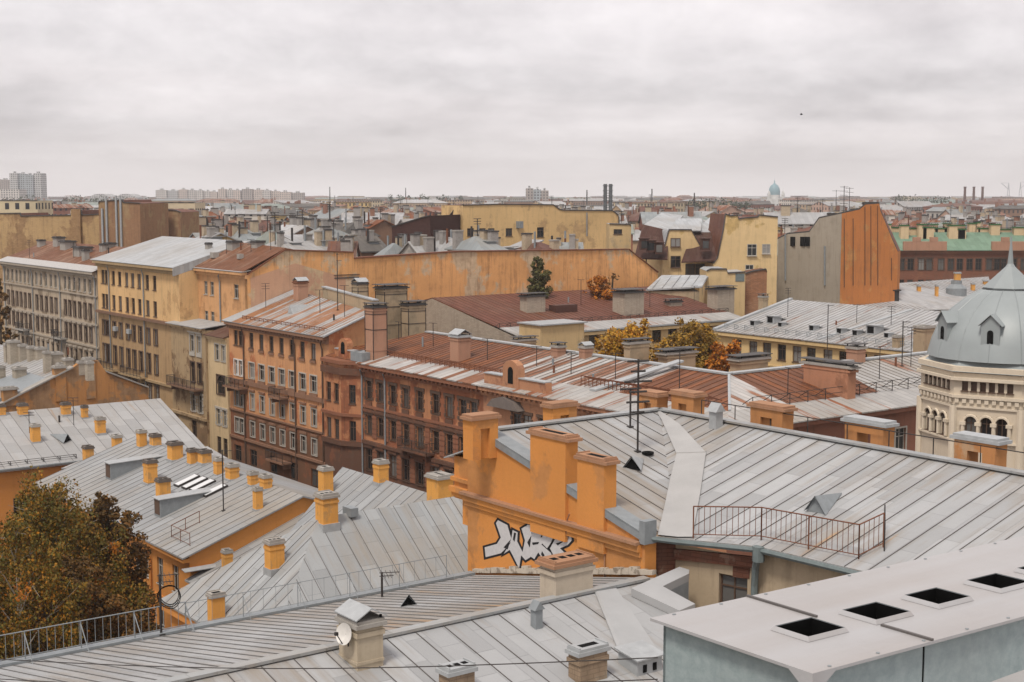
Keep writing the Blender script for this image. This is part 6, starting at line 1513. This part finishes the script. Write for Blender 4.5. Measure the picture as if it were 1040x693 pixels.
T=antenna(p+Zu*.0,2.4,'pole with coiled cable on the railed eave by the courtyard trees','yagi',arms=2,group='roof antennas')
mb=MB()
for r_,dz in((.42,1.55),(.38,1.6),(.45,1.5)):
    mb.tube([p+Vc((.35+r_*math.cos(g),-.05+.1*math.sin(g*2),dz+r_*math.sin(g))) for g in [2*math.pi*k/24 for k in range(25)]],.018,4)
mb.build('cable_coil',[m_black],T)
antenna(at(388,612,18.9),1.3,'small comb antenna on the railed eave left of the graffiti wall','yagi',arms=2,group='roof antennas',dirv=Vc((1,.2,0)).normalized())
dish(DC-V*.72-U*.15+Vc((0,-.05,0))+Zu*(DZ+.55),.35,(-.62,-.75,.25),'white satellite dish on the hooded stucco chimney in the foreground')
for k,(y0,y1,lb) in enumerate(((666,668,'upper of two thin black wires strung across the foreground roof'),(686,690,'lower of two thin black wires strung across the foreground roof'))):
    a_,b_=atd(-30,y0+2,34),atd(668,y1,27);mb=MB();pts=[a_.lerp(b_,f/12)-Zu*(.25*math.sin(math.pi*f/12)) for f in range(13)];mb.tube(pts,.012,4)
    tag(mb.build('wire',[m_iron]),lb,'wire','wires over the foreground')
p=atd(814,116.5,130);mb=MB();mb.tube([p+Vc((-.14,0,-.02)),p,p+Vc((.12,0,.02))],[.015,.05,.02],6)
for s_ in(-1,1): mb.poly([p+Vc((.05,0,.02)),p+Vc((-.06,0,.02)),p+Vc((-.1,s_*.18,.12)),p+Vc((-.06,s_*.34,.06)),p+Vc((.02,s_*.2,.13))])
tag(mb.build('bird',[m_black]),'tiny black bird flying alone in the grey sky','bird')
# ================================================================ the city beyond
FC={'yellow':(.55,.39,.17),'cream':(.58,.47,.31),'pale grey':(.44,.41,.37),'brown':(.25,.15,.10),'tan':(.44,.31,.19),'pinkish':(.50,.33,.25),'brick-red':(.28,.12,.08),'off-white':(.62,.57,.5)}
fwm={k:M_farwall('far_wall_'+k.replace(' ','_').replace('-','_'),v) for k,v in FC.items()}
nwm={k:M_plaster('back_wall_'+k.replace(' ','_').replace('-','_'),v,stain=.35,patch=[x*.75 for x in v],pamt=.2) for k,v in FC.items()}
FR={'light grey':M_roof('far_light_roof',(.33,.33,.33),pitch=1.1,seam=.3,dirt=.4),'steel grey':M_roof('far_steel_roof',(.25,.27,.275),pitch=1.1,seam=.25,dirt=.35),'greenish grey':M_roof('far_green_grey_roof',(.23,.27,.25),pitch=1.1,seam=.25,dirt=.3),
 'maroon':M_roof('far_maroon_roof',(.13,.065,.05),seam=.3,pitch=1.,rust=.25),'rusty':M_roof('far_rusty_roof',(.30,.22,.18),rust=.6,seam=.3,streak=.5),'dark':M_roof('far_dark_roof',(.10,.095,.09),seam=.2),'whitish':M_roof('far_whitish_roof',(.41,.41,.41),seam=.2,dirt=.4)}
m_fch=[M_flat('far_chimney_'+n,c_,.85) for n,c_ in(('cream',(.42,.34,.24)),('brick',(.24,.12,.08)),('grey',(.3,.28,.26)))]
rc_=random.Random(21)
LM=[(-200,'the grey-beige house'),(110,'the pale yellow house'),(250,'the orange-tan house'),(300,"the orange firewall's left end"),(400,'the dark brick gable'),(470,'the pale yellow firewall'),(630,'the brown mansards'),(790,'the grey stained wall'),(905,'the mint-green roof'),(1045,'the dome')]
seenlab={}
def housemesh(mb,c,X,Y,L,D,ze,zr,kind,mw=0,mr=1):
    P=lambda x,y,z:c+X*x+Y*y+Vc((0,0,z))
    h,d=L/2,D/2
    for (x0,y0),(x1,y1) in zip(((-h,-d),(h,-d),(h,d),(-h,d)),((h,-d),(h,d),(-h,d),(-h,-d))): mb.poly([P(x0,y0,0),P(x1,y1,0) if 0 else P(x1,y1,0),P(x1,y1,ze),P(x0,y0,ze)],mw)
    roofmesh(mb,c,X,Y,L,D,ze,zr,kind,mr,mw)
def roofmesh(mb,c,X,Y,L,D,ze,zr,kind,mr=0,mw=1):
    P=lambda x,y,z:c+X*x+Y*y+Vc((0,0,z))
    h,d=L/2+.3,D/2+.4
    if kind=='gabled':
        mb.slab([P(-h,-d,ze),P(h,-d,ze),P(h,0,zr),P(-h,0,zr)],.2,mr);mb.slab([P(-h,0,zr),P(h,0,zr),P(h,d,ze),P(-h,d,ze)],.2,mr)
        for s in(-1,1): mb.poly([P(s*(h-.35),-d+.4,ze-.1),P(s*(h-.35),d-.4,ze-.1),P(s*(h-.35),0,zr-.15)],mw)
    elif kind=='hipped':
        e=min(d,h*.8);A_,B_,C_,D_=P(-h,-d,ze),P(h,-d,ze),P(h,d,ze),P(-h,d,ze);r0,r1=P(-h+e,0,zr),P(h-e,0,zr)
        for q in([A_,B_,r1,r0],[B_,C_,r1],[C_,D_,r0,r1],[D_,A_,r0]): mb.poly(q,mr)
        for q0,q1 in((A_,B_),(B_,C_),(C_,D_),(D_,A_)): mb.poly([q0-Zu*.2,q1-Zu*.2,q1,q0],mr)
    else:
        mb.slab([P(-h,-d,ze),P(h,-d,ze),P(h,d,zr),P(-h,d,zr)],.2,mr)
        mb.poly([P(-h+.3,-d+.4,ze-.1),P(-h+.3,d-.4,ze-.1),P(-h+.3,d-.4,zr-.2)],mw);mb.poly([P(h-.3,-d+.4,ze-.1),P(h-.3,d-.4,ze-.1),P(h-.3,d-.4,zr-.2)],mw);mb.poly([P(-h,d-.4,ze-.1),P(h,d-.4,ze-.1),P(h,d-.4,zr-.2),P(-h,d-.4,zr-.2)],mw)
HAND=[(276,300,222,242,'light grey'),(301,331,224,239,'light grey'),(336,362,220,245,'maroon'),(352,384,232,240,'dark'),(388,412,226,247,'steel grey'),(414,440,224,245,'light grey'),(441,468,230,241,'light grey'),(470,498,222,240,'steel grey'),(503,530,224,244,'light grey'),(533,560,222,246,'maroon'),(562,590,224,246,'steel grey'),(262,290,250,234,'greenish grey'),(318,345,262,229,'steel grey'),(346,372,270,226,'dark'),(205,232,248,236,'light grey'),(234,262,262,232,'steel grey'),(372,396,285,223,'rusty'),(285,315,280,226,'maroon')]
RES=[(-60,190,200,308),(100,300,150,226),(240,400,150,208),(385,680,150,292),(600,800,150,245),(780,1040,150,262),(880,1100,262,322)]
cnt=0
Y=214.
QUEUE=list(HAND)
while cnt<296 and Y<1300:
    half=.40*Y;X0=-half+rc_.uniform(0,8)
    while (QUEUE or X0<half) and cnt<296:
        hand=QUEUE.pop() if QUEUE else None
        L=rc_.uniform(7.5,16)*(1+max(0,Y-360)/900);D=rc_.uniform(8,13)
        cx=X0+L/2;X0+=L+rc_.uniform(-1,5)*(1+Y/600)
        yy=Y+rc_.uniform(-5,5);pxc=cx/yy*F+520;hwpx=L*.5/yy*F
        if hand:
            yy=hand[2];cx=wx((hand[0]+hand[1])/2,yy);L=(hand[1]-hand[0])*yy/F;pxc=(hand[0]+hand[1])/2;D=rc_.uniform(8,11);X0=-half
        elif any(pxc+hwpx>r0 and pxc-hwpx<r1 and y0-8<yy<y1+8 for r0,r1,y0,y1 in RES): continue
        lowy={True:226}.get(yy<330,206)
        if yy<250: zr=rc_.uniform(26.2,28.6)
        elif yy<340: zr=rc_.uniform(25,30.5)
        else: zr=rc_.uniform(23,31.5)
        if 900<pxc<1045 and yy<520: zr=min(zr,28.5)
        if hand: zr=atd(pxc,hand[3],yy).z
        rise=rc_.uniform(1.6,4.2);ze=zr-rise;kind=rc_.choice(('gabled','gabled','hipped','lean-to'))
        wn_=rc_.choice(list(FC));rn=rc_.choice(('light grey','light grey','steel grey','steel grey','greenish grey','maroon','maroon','rusty','rusty','dark','whitish'))
        if hand: rn=hand[4]
        if rc_.random()<.5: Xa,Ya=V,U
        else: Xa,Ya=-U,V
        if rc_.random()<.3: Xa,Ya=Vc((1,0,0)),Vc((0,1,0))
        if rc_.random()<.12: Xa,Ya=Ya,-Xa
        nch=rc_.choice((2,2,3,4,5,6,6))
        place=[n for x,n in LM if x<=pxc][-1]
        dep='just behind' if yy<300 else ('beyond' if yy<420 else ('well beyond' if yy<600 else 'far beyond'))
        nm={1:'one chimney',2:'two chimneys',3:'three chimneys',4:'four chimneys',5:'five chimneys',6:'six chimneys'}[nch]
        lab=f'{wn_} house, {kind} {rn} roof, {nm}, {dep} {place}'
        tries=0
        while lab in seenlab and tries<40:
            nch=rc_.choice((1,2,3,4,5,6));wn_=rc_.choice(list(FC));tries+=1
            nm={1:'one chimney',2:'two chimneys',3:'three chimneys',4:'four chimneys',5:'five chimneys',6:'six chimneys'}[nch]
            lab=f'{wn_} house, {kind} {rn} roof, {nm}, {dep} {place}'
        seenlab[lab]=1
        c=Vc((cx,yy,0));T=thing('city_house',lab,'house',c,'houses of the city beyond');cnt+=1
        mb=MB();P_=lambda x,y:c+Xa*x+Ya*y
        cor=[(-L/2,-D/2),(L/2,-D/2),(L/2,D/2),(-L/2,D/2)]
        if yy<330:
            for i in range(4):
                A,B=P_(*cor[i]),P_(*cor[(i+1)%4]);t_=(B-A).normalized();on_=Vc((t_.y,-t_.x,0));le=(B-A).length
                wl=[]
                if on_.dot(-c.normalized())>.25 and rc_.random()<.8:
                    n=int(le/2.9)
                    wl=[(le*(k+.5)/n,z,1.15,1.9,'plain/b',m_bfr if rc_.random()<.6 else m_wfr,nwm[wn_],nwm[wn_]) for k in range(n) for z in (ze-3.1,ze-6.6) if rc_.random()<.85]
                facade(T,mb,A,B,0,ze-.1,wl)
            mb.build('wall',[nwm[wn_]],T)
        else:
            for i in range(4):
                A,B=P_(*cor[i]),P_(*cor[(i+1)%4]);mb.poly([A,B,B+Zu*(ze-.1),A+Zu*(ze-.1)])
            mb.build('wall',[fwm[wn_]],T)
        mb=MB();roofmesh(mb,c,Xa,Ya,L,D,ze,zr,kind);mb.build('roof',[FR[rn],nwm[wn_]],T)
        for k in range(nch):
            if k<2 and yy<600:
                pb=MB();x=rc_.uniform(-.45,.45)*L;y=rc_.uniform(-.3,.3)*D;hh=zr-ze+rc_.uniform(.5,1.8);pb.tube([P_(x,y)+Zu*ze,P_(x,y)+Zu*(ze+hh)],.18,5);pb.build('vent_pipe',[rc_.choice((m_iron,m_rust,m_galvd))],T)
            x=rc_.uniform(-.45,.45)*L;y=rc_.uniform(-.3,.3)*D;cw_=rc_.uniform(.6,1.5 if yy<340 else 2.2);cd_=rc_.uniform(.7,1.1);zt=zr+rc_.uniform(.3,1.6)
            mm=rc_.choice(m_fch[::2] if (hand or rc_.random()<.4) else m_fch);zt-=.35 if hand else 0;mb=MB();mb.cbox(P_(x,y)+Zu*(ze-.6),cw_,cd_,zt-ze+.6,Xa,Ya);mb.cbox(P_(x,y)+Zu*zt,cw_*1.12,cd_*1.2,.22,Xa,Ya,1)
            mb.build('chimney',[mm,m_tarcap if rc_.random()<.6 else m_concr],T)
        if yy<360 and rc_.random()<.5:
            mb=MB();x=rc_.uniform(-.3,.3)*L;mb.par(P_(x,-D*.3)+Zu*(ze),Xa*1.6,Ya*3,Zu*(rise*.65));mb.slab([P_(x-.2,-D*.3-.2)+Zu*(ze+rise*.66),P_(x+1.8,-D*.3-.2)+Zu*(ze+rise*.66),P_(x+1.8,D*.1)+Zu*(ze+rise*.72),P_(x-.2,D*.1)+Zu*(ze+rise*.72)],.1,1);mb.build('dormer',[m_galvd,FR[rn]],T)
        if rc_.random()<.4:
            mb=MB();x=rc_.uniform(-.4,.4)*L;p=P_(x,0)+Zu*(ze);hh=rise+rc_.uniform(2,4.5);mb.tube([p,p+Zu*hh],.07,4)
            for k in range(3): mb.tube([p+Zu*(hh-.4*k)-Xa*.7,p+Zu*(hh-.4*k)+Xa*.7],.05,4)
            mb.build('roof_aerial',[m_iron],T)
    Y*=1.075
Ycut=Y
# everything further out reads as one carpet of roofs
mb=MB();wk=list(FC);rk=list(FR)
fm_=[fwm[k] for k in wk]+[FR[k] for k in rk]+[m_fch[1]]
Y=Ycut
while Y<4400:
    half=.385*Y;x=-half
    while x<half:
        L=rc_.uniform(16,40)*(1+Y/5000);x+=L+rc_.uniform(0,14)*(1+Y/2500)
        zr=rc_.uniform(19,31)+(Y>2500)*(rc_.random()<.03)*rc_.uniform(2,7);rs=rc_.choice((.2,2,3,4))
        Xa,Ya=(V,U) if rc_.random()<.5 else (Vc((1,0,0)),Vc((0,1,0)))
        c=Vc((x,Y+rc_.uniform(-14,14),0))
        housemesh(mb,c,Xa,Ya,L,rc_.uniform(12,20),zr-rs,zr,rc_.choice(('gabled','hipped','lean-to')),rc_.randrange(len(wk)),len(wk)+rc_.randrange(len(rk)))
        for k in range(rc_.choice((0,1,2,3)) if Y<2200 else 0): mb.cbox(c+Xa*rc_.uniform(-.4,.4)*L+Zu*(zr-rs),1.6,1.2,rs+rc_.uniform(.6,2.),Xa,Ya,len(fm_)-1)
    Y*=1.062
tag(mb.build('distant_city',fm_),kind='stuff')
# tree belts
def belt(px0,px1,Y,zlo,zhi,n,seed,name='treeline'):
    r=random.Random(seed);mb=MB();k=18
    hs=[r.uniform(.6,1.) for _ in range(int((px1-px0)/2.2)+2)]
    for i in range(n):
        px=r.uniform(px0,px1);f=(px-px0)/2.2;h=hs[int(f)]*(1-.5*abs(f%1-.5))
        z=zlo+(zhi-zlo)*h*r.random()**.6;p=Vc((wx(px,Y),Y+r.uniform(-14,14),z));s=r.uniform(1.2,2.6)*Y/1500
        u=Vc((r.gauss(0,1),r.gauss(0,1),r.gauss(0,.7))).normalized();v=Vc((r.gauss(0,1),r.gauss(0,1),r.gauss(0,1))).normalized()
        mb.poly([p-u*s*.6,p-v*s*.45,p+u*s*.6,p+v*s*.45])
    tag(mb.build(name,[lf_far],uv=False),kind='stuff')
belt(-10,152,1350,10,36.5,5000,1);belt(395,470,1500,20,37,1400,2);belt(696,760,900,22,34.5,1600,3);belt(905,960,1400,20,36,900,5)
# ================================================================ landmarks on the skyline
GL_='landmarks on the skyline'
bl=M_farwall('block_bluegrey',(.40,.44,.46),.5,3.2,3.);bl2=M_farwall('block_pale',(.56,.56,.55),.5,3.2,3.);blb=M_farwall('block_brown',(.40,.35,.32),.4,3.2,3.);blp=M_farwall('block_pink',(.62,.53,.47),.4,3.4,3.);blw=M_farwall('block_white',(.66,.62,.58),.5,3.4,3.)
def block(label,x0,x1,ytop,Y,mat,parts=1,dp=18,mats=None,roofbox=True,cat='tower block',group=None,stag=True):
    a_,b_=wx(x0,Y),wx(x1,Y);zt=atd(x0,ytop,Y).z
    T=thing('tower_block',label,cat,((a_+b_)/2,Y,0),group or GL_);n=parts
    for k in range(n):
        w_=(b_-a_)/n;mb=MB();of=(k%2)*4. if stag else 0;hh=zt-((k*7)%3)*1.1 if n>1 else zt
        mb.par((a_+w_*k+.02,Y+of,0),Vc((w_-.04,0,0)),Vc((0,dp,0)),Zu*hh);mb.build('wing',[(mats or [mat])[k%len(mats or [mat])]],T)
        if roofbox: mb=MB();mb.par((a_+w_*(k+.35),Y+of+3,hh),Vc((w_*.3,0,0)),Vc((0,5,0)),Zu*2.6);mb.build('lift_house',[bl2],T)
    return T
block('pair of tall pale blue-grey apartment towers on the left skyline',13,44,176,2100,bl,4,24,[bl2,bl,bl,bl2])
block('dark stepped apartment slab cut by the left picture edge beside the twin towers',-12,12.5,182,2200,blb,2,20)
block('low white hall at the foot of the twin towers',-12,22,192.5,1900,blw,1,30,roofbox=False)
for k,(x0,x1,y,lb,mats) in enumerate(((160,182,188.5,'white apartment slab left of the pink-striped slab on the skyline',[blw,bl2]),(183,200,188,'pink-striped apartment slab between two white slabs on the skyline',[blp,blw]),(201,222,189,'white apartment slab right of the pink-striped slab on the skyline',[blw,blw,blp]),(223,246,187.5,'long pink and white apartment slab, the widest on the left skyline',[blp,blw,blp]),(247,268,187.5,'tan apartment slab next to the long pink and white slab',[blb,blp]),(268,284,189,'pale apartment slab stepping down towards the middle of the skyline',[blw,blp]),(284,309,190.5,'low brownish apartment slab at the right end of the left skyline row',[blp,blb]))):
    block(lb,x0,x1,y+4.6,2300,blw,len(mats),16,mats,cat='apartment slab',group='apartment slabs on the left skyline')
for k,(x,w_,lb) in enumerate(((103,20,'left of two pale arched hall roofs above the dark tree belt'),(129,18,'right of two pale arched hall roofs above the dark tree belt'))):
    c=Vc((wx(x,2600),2600,0));mb=MB();r_=w_*.5*2600/F;pts=[c+Vc((r_*math.cos(math.pi*i/14),0,27+9*math.sin(math.pi*i/14))) for i in range(15)];mb.prism([c+Vc((r_,0,0))]+pts+[c+Vc((-r_,0,0))],Vc((0,60,0)));tag(mb.build('arched_hall',[bl2]),lb,'hall','arched halls')
T,_=backwall('office_building','long cream office building with a row of dark windows behind the old brick walls','office building',[(100,205.5),(198,206)],420,M_farwall('cream_office',(.58,.48,.33),.5,3.,3.6),14,group='city beyond the old brick walls',roofm=FR['whitish'])
T,_=backwall('office_building','cream two-storey building with small square windows at the left edge','office building',[(-20,204),(38,204)],420,M_farwall('cream_office_low',(.56,.47,.31),.4,3.,3.4),14,group='city beyond the old brick walls',roofm=FR['steel grey'])
block('grey-brown panel block standing alone on the middle skyline',534,557,191.5,1500,blb,3,16,[blb,bl,blb],stag=False)
# twin steel flue tower
Yt=650;T=thing('flue_tower','dark twin-column steel flue tower rising above the pale yellow firewall','tower',(wx(617,Yt),Yt,0),GL_)
for x in(614.2,619.6):
    mb=MB();p=Vc((wx(x,Yt),Yt,0));zt=atd(x,187,Yt).z;mb.lathe(p,[(.85,0),(.85,zt),(0,zt)],10)
    for k in range(7): mb.lathe(p,[(.85,zt-1-k*2.2),(1.15,zt-1-k*2.2),(1.15,zt-.7-k*2.2),(.85,zt-.7-k*2.2)],10)
    mb.build('flue',[M_flat('dark_steel',(.10,.11,.115),.5)],T)
mb=MB();p=Vc((wx(617,Yt),Yt,0))
for k in range(12): mb.par(p+Vc((-.6,-.3,12+k*2.2)),Vc((1.2,0,0)),Vc((0,.4,0)),Zu*.25)
mb.build('bracing',[m_iron],T)
# blue-domed cathedral
Yc=1700;p=Vc((wx(785,Yc),Yc,0));T=thing('cathedral','white cathedral with a teal-blue dome on the right skyline','cathedral',p,GL_)
teal=M_flat('teal_dome',(.22,.34,.38),.5);zc=lambda y:atd(785,y,Yc).z;pp=Yc/F
cw=M_farwall('white_stucco_drum',(.62,.62,.6),.35,4.,30.)
mb=MB();mb.lathe(p,[(5.94*pp,0),(5.94*pp,zc(198)),(0,zc(198))],24);mb.build('drum',[cw],T)
mb=MB();mb.lathe(p,[(5.68*pp,zc(198)),(5.87*pp,zc(195)),(5.18*pp,zc(191.5)),(3.63*pp,zc(188.5)),(1.32*pp,zc(187)),(0.66*pp,zc(186)),(0.59*pp,zc(184.5)),(0.10*pp,zc(183)),(0.07*pp,zc(181))],24);mb.build('dome',[teal],T,smooth=True)
for x in(778.5,792.5):
    mb=MB();q=Vc((wx(x,Yc),Yc-8,0));mb.lathe(q,[(1.58*pp,0),(1.58*pp,zc(199)),(1.72*pp,zc(198)),(1.19*pp,zc(195.5)),(0.13*pp,zc(193.5)),(0.07*pp,zc(191.5))],14);mb.build('side_tower',[teal if 0 else cw],T)
mb=MB();mb.par(p+Vc((-9*pp,-10,0)),Vc((18.48*pp,0,0)),Vc((0,40,0)),Zu*zc(202));mb.build('nave',[cw],T)
Ys=1500
for x,lb in((977.5,'left of three dark brick smokestacks on the right skyline'),(986.5,'middle of three dark brick smokestacks on the right skyline'),(995.3,'right of three dark brick smokestacks on the right skyline')):
    q=Vc((wx(x,Ys),Ys,0));zt=atd(x,190.5,Ys).z;mb=MB();mb.lathe(q,[(1.7,0),(1.25,zt),(1.6,zt),(1.6,zt+.8),(0,zt+.8)],12);tag(mb.build('smokestack',[M_flat('dark_stack_brick',(.12,.06,.045),.8)]),lb,'smokestack','three brick smokestacks')
def crane(x,ytop,Yk,lb,arm):
    q=Vc((wx(x,Yk),Yk,0));zt=atd(x,ytop,Yk).z;T=thing('crane',lb,'crane',q,'cranes on the skyline');mb=MB();cm=M_flat('pale_crane_paint',(.42,.44,.46),.6)
    for sx in(-1,1): mb.tube([q+Vc((sx*5,0,0)),q+Zu*zt],.55,4)
    for k in range(1,5): mb.tube([q+Vc((-5*(1-k/5),0,zt*k/5)),q+Vc((5*(1-k/5),0,zt*k/5))],.35,4)
    mb.build('tower',[cm],T);mb=MB();mb.tube([q+Zu*zt*.8,q+Vc((arm,0,zt*1.0))],.5,4);mb.tube([q+Zu*zt,q+Vc((arm,0,zt*1.0))],.25,4);mb.build('jib',[cm],T)
crane(1021.5,186,2600,'pale lattice crane on the right skyline with its jib to the left',-14);crane(1033.5,185,2600,'pale lattice crane at the right end of the skyline with its jib to the right',13)
def mast(x,yt,yb,Ym,lb,r=.12,arms=3):
    q=atd(x,yb,Ym);q=Vc((q.x,q.y,0));zt=atd(x,yt,Ym).z;mb=MB();mb.tube([q,q+Zu*zt],[r*2,r],5)
    for k in range(arms): mb.tube([q+Vc((-1.2,0,zt-1.2*k-.3)),q+Vc((1.2,0,zt-1.2*k-.3))],r*.6,4)
    tag(mb.build('radio_mast',[m_iron]),lb,'mast','radio masts')
mast(857,189,210,420,'tallest aerial mast with cross-arms above the bright orange firewall',.1,5);mast(862.5,190.5,210,420,'second aerial mast just right of the tallest one above the orange firewall',.08,3);mast(849,193,210,430,'thin aerial mast left of the tallest one above the orange firewall',.07,1)
mast(335,190,200,1300,'single thin mast on the skyline right of the apartment slabs',.4,0);mast(412,191,200,1400,'faint mast standing over the tree belt left of centre',.4,0);mast(596,193,206,1200,'thin chimney-like mast left of the twin flue tower',.5,0);mast(662,192,206,1200,'thin chimney-like mast right of the twin flue tower',.5,0);mast(705,196,212,700,'dark short mast over the small trees right of the flue tower',.3,0)

# small roof clutter: aerials and vent pipes bolted to the nearer roofs
ra=random.Random(5)
def clutter(key,pl,pts):
    T=[o for l,o in REG.items() if key in l][0]
    for (x,y) in pts:
        p=onp(x,y,*pl);h=ra.uniform(1.4,3.6);mb=MB();mb.tube([p-Zu*.2,p+Zu*h],.035,4)
        d=Vc((ra.uniform(-1,1),ra.uniform(-.5,.5),0)).normalized()
        for k in range(ra.randint(1,3)): mb.tube([p+Zu*(h-.3*k)-d*.5,p+Zu*(h-.3*k)+d*.5],.025,4)
        mb.build('roof_aerial',[m_iron],T)
        if ra.random()<.6:
            q=p+d*ra.uniform(1,2.5);q=on(pl,q);mb=MB();mb.tube([q-Zu*.2,q+Zu*ra.uniform(.5,1.)],.1,6);mb.build('vent_pipe',[ra.choice((m_galvd,m_rust,m_iron))],T)
clutter('salmon-orange',plC,[(270,312),(325,318),(350,322)])
clutter('red-ochre',plD,[(405,345),(440,352),(495,366)])
clutter('pink corner',plEs,[(545,372),(580,380),(625,385),(690,398)])
clutter('pink corner',plE,[(800,402),(893,385),(925,372)])
clutter('cream house with a brown',plY,[(590,310),(660,312),(705,306)])
clutter('pale yellow house with a light',plY2,[(800,322),(870,328),(905,330)])
clutter('grey-beige five',plA,[(30,262),(75,262),(108,262)])
clutter('orange-tan house',plB,[(230,258),(255,256),(275,254)])
clutter('wide pale panelled',plK,[(30,440),(75,432)])
clutter('behind a bare orange',plJ,[(30,360),(55,366)])
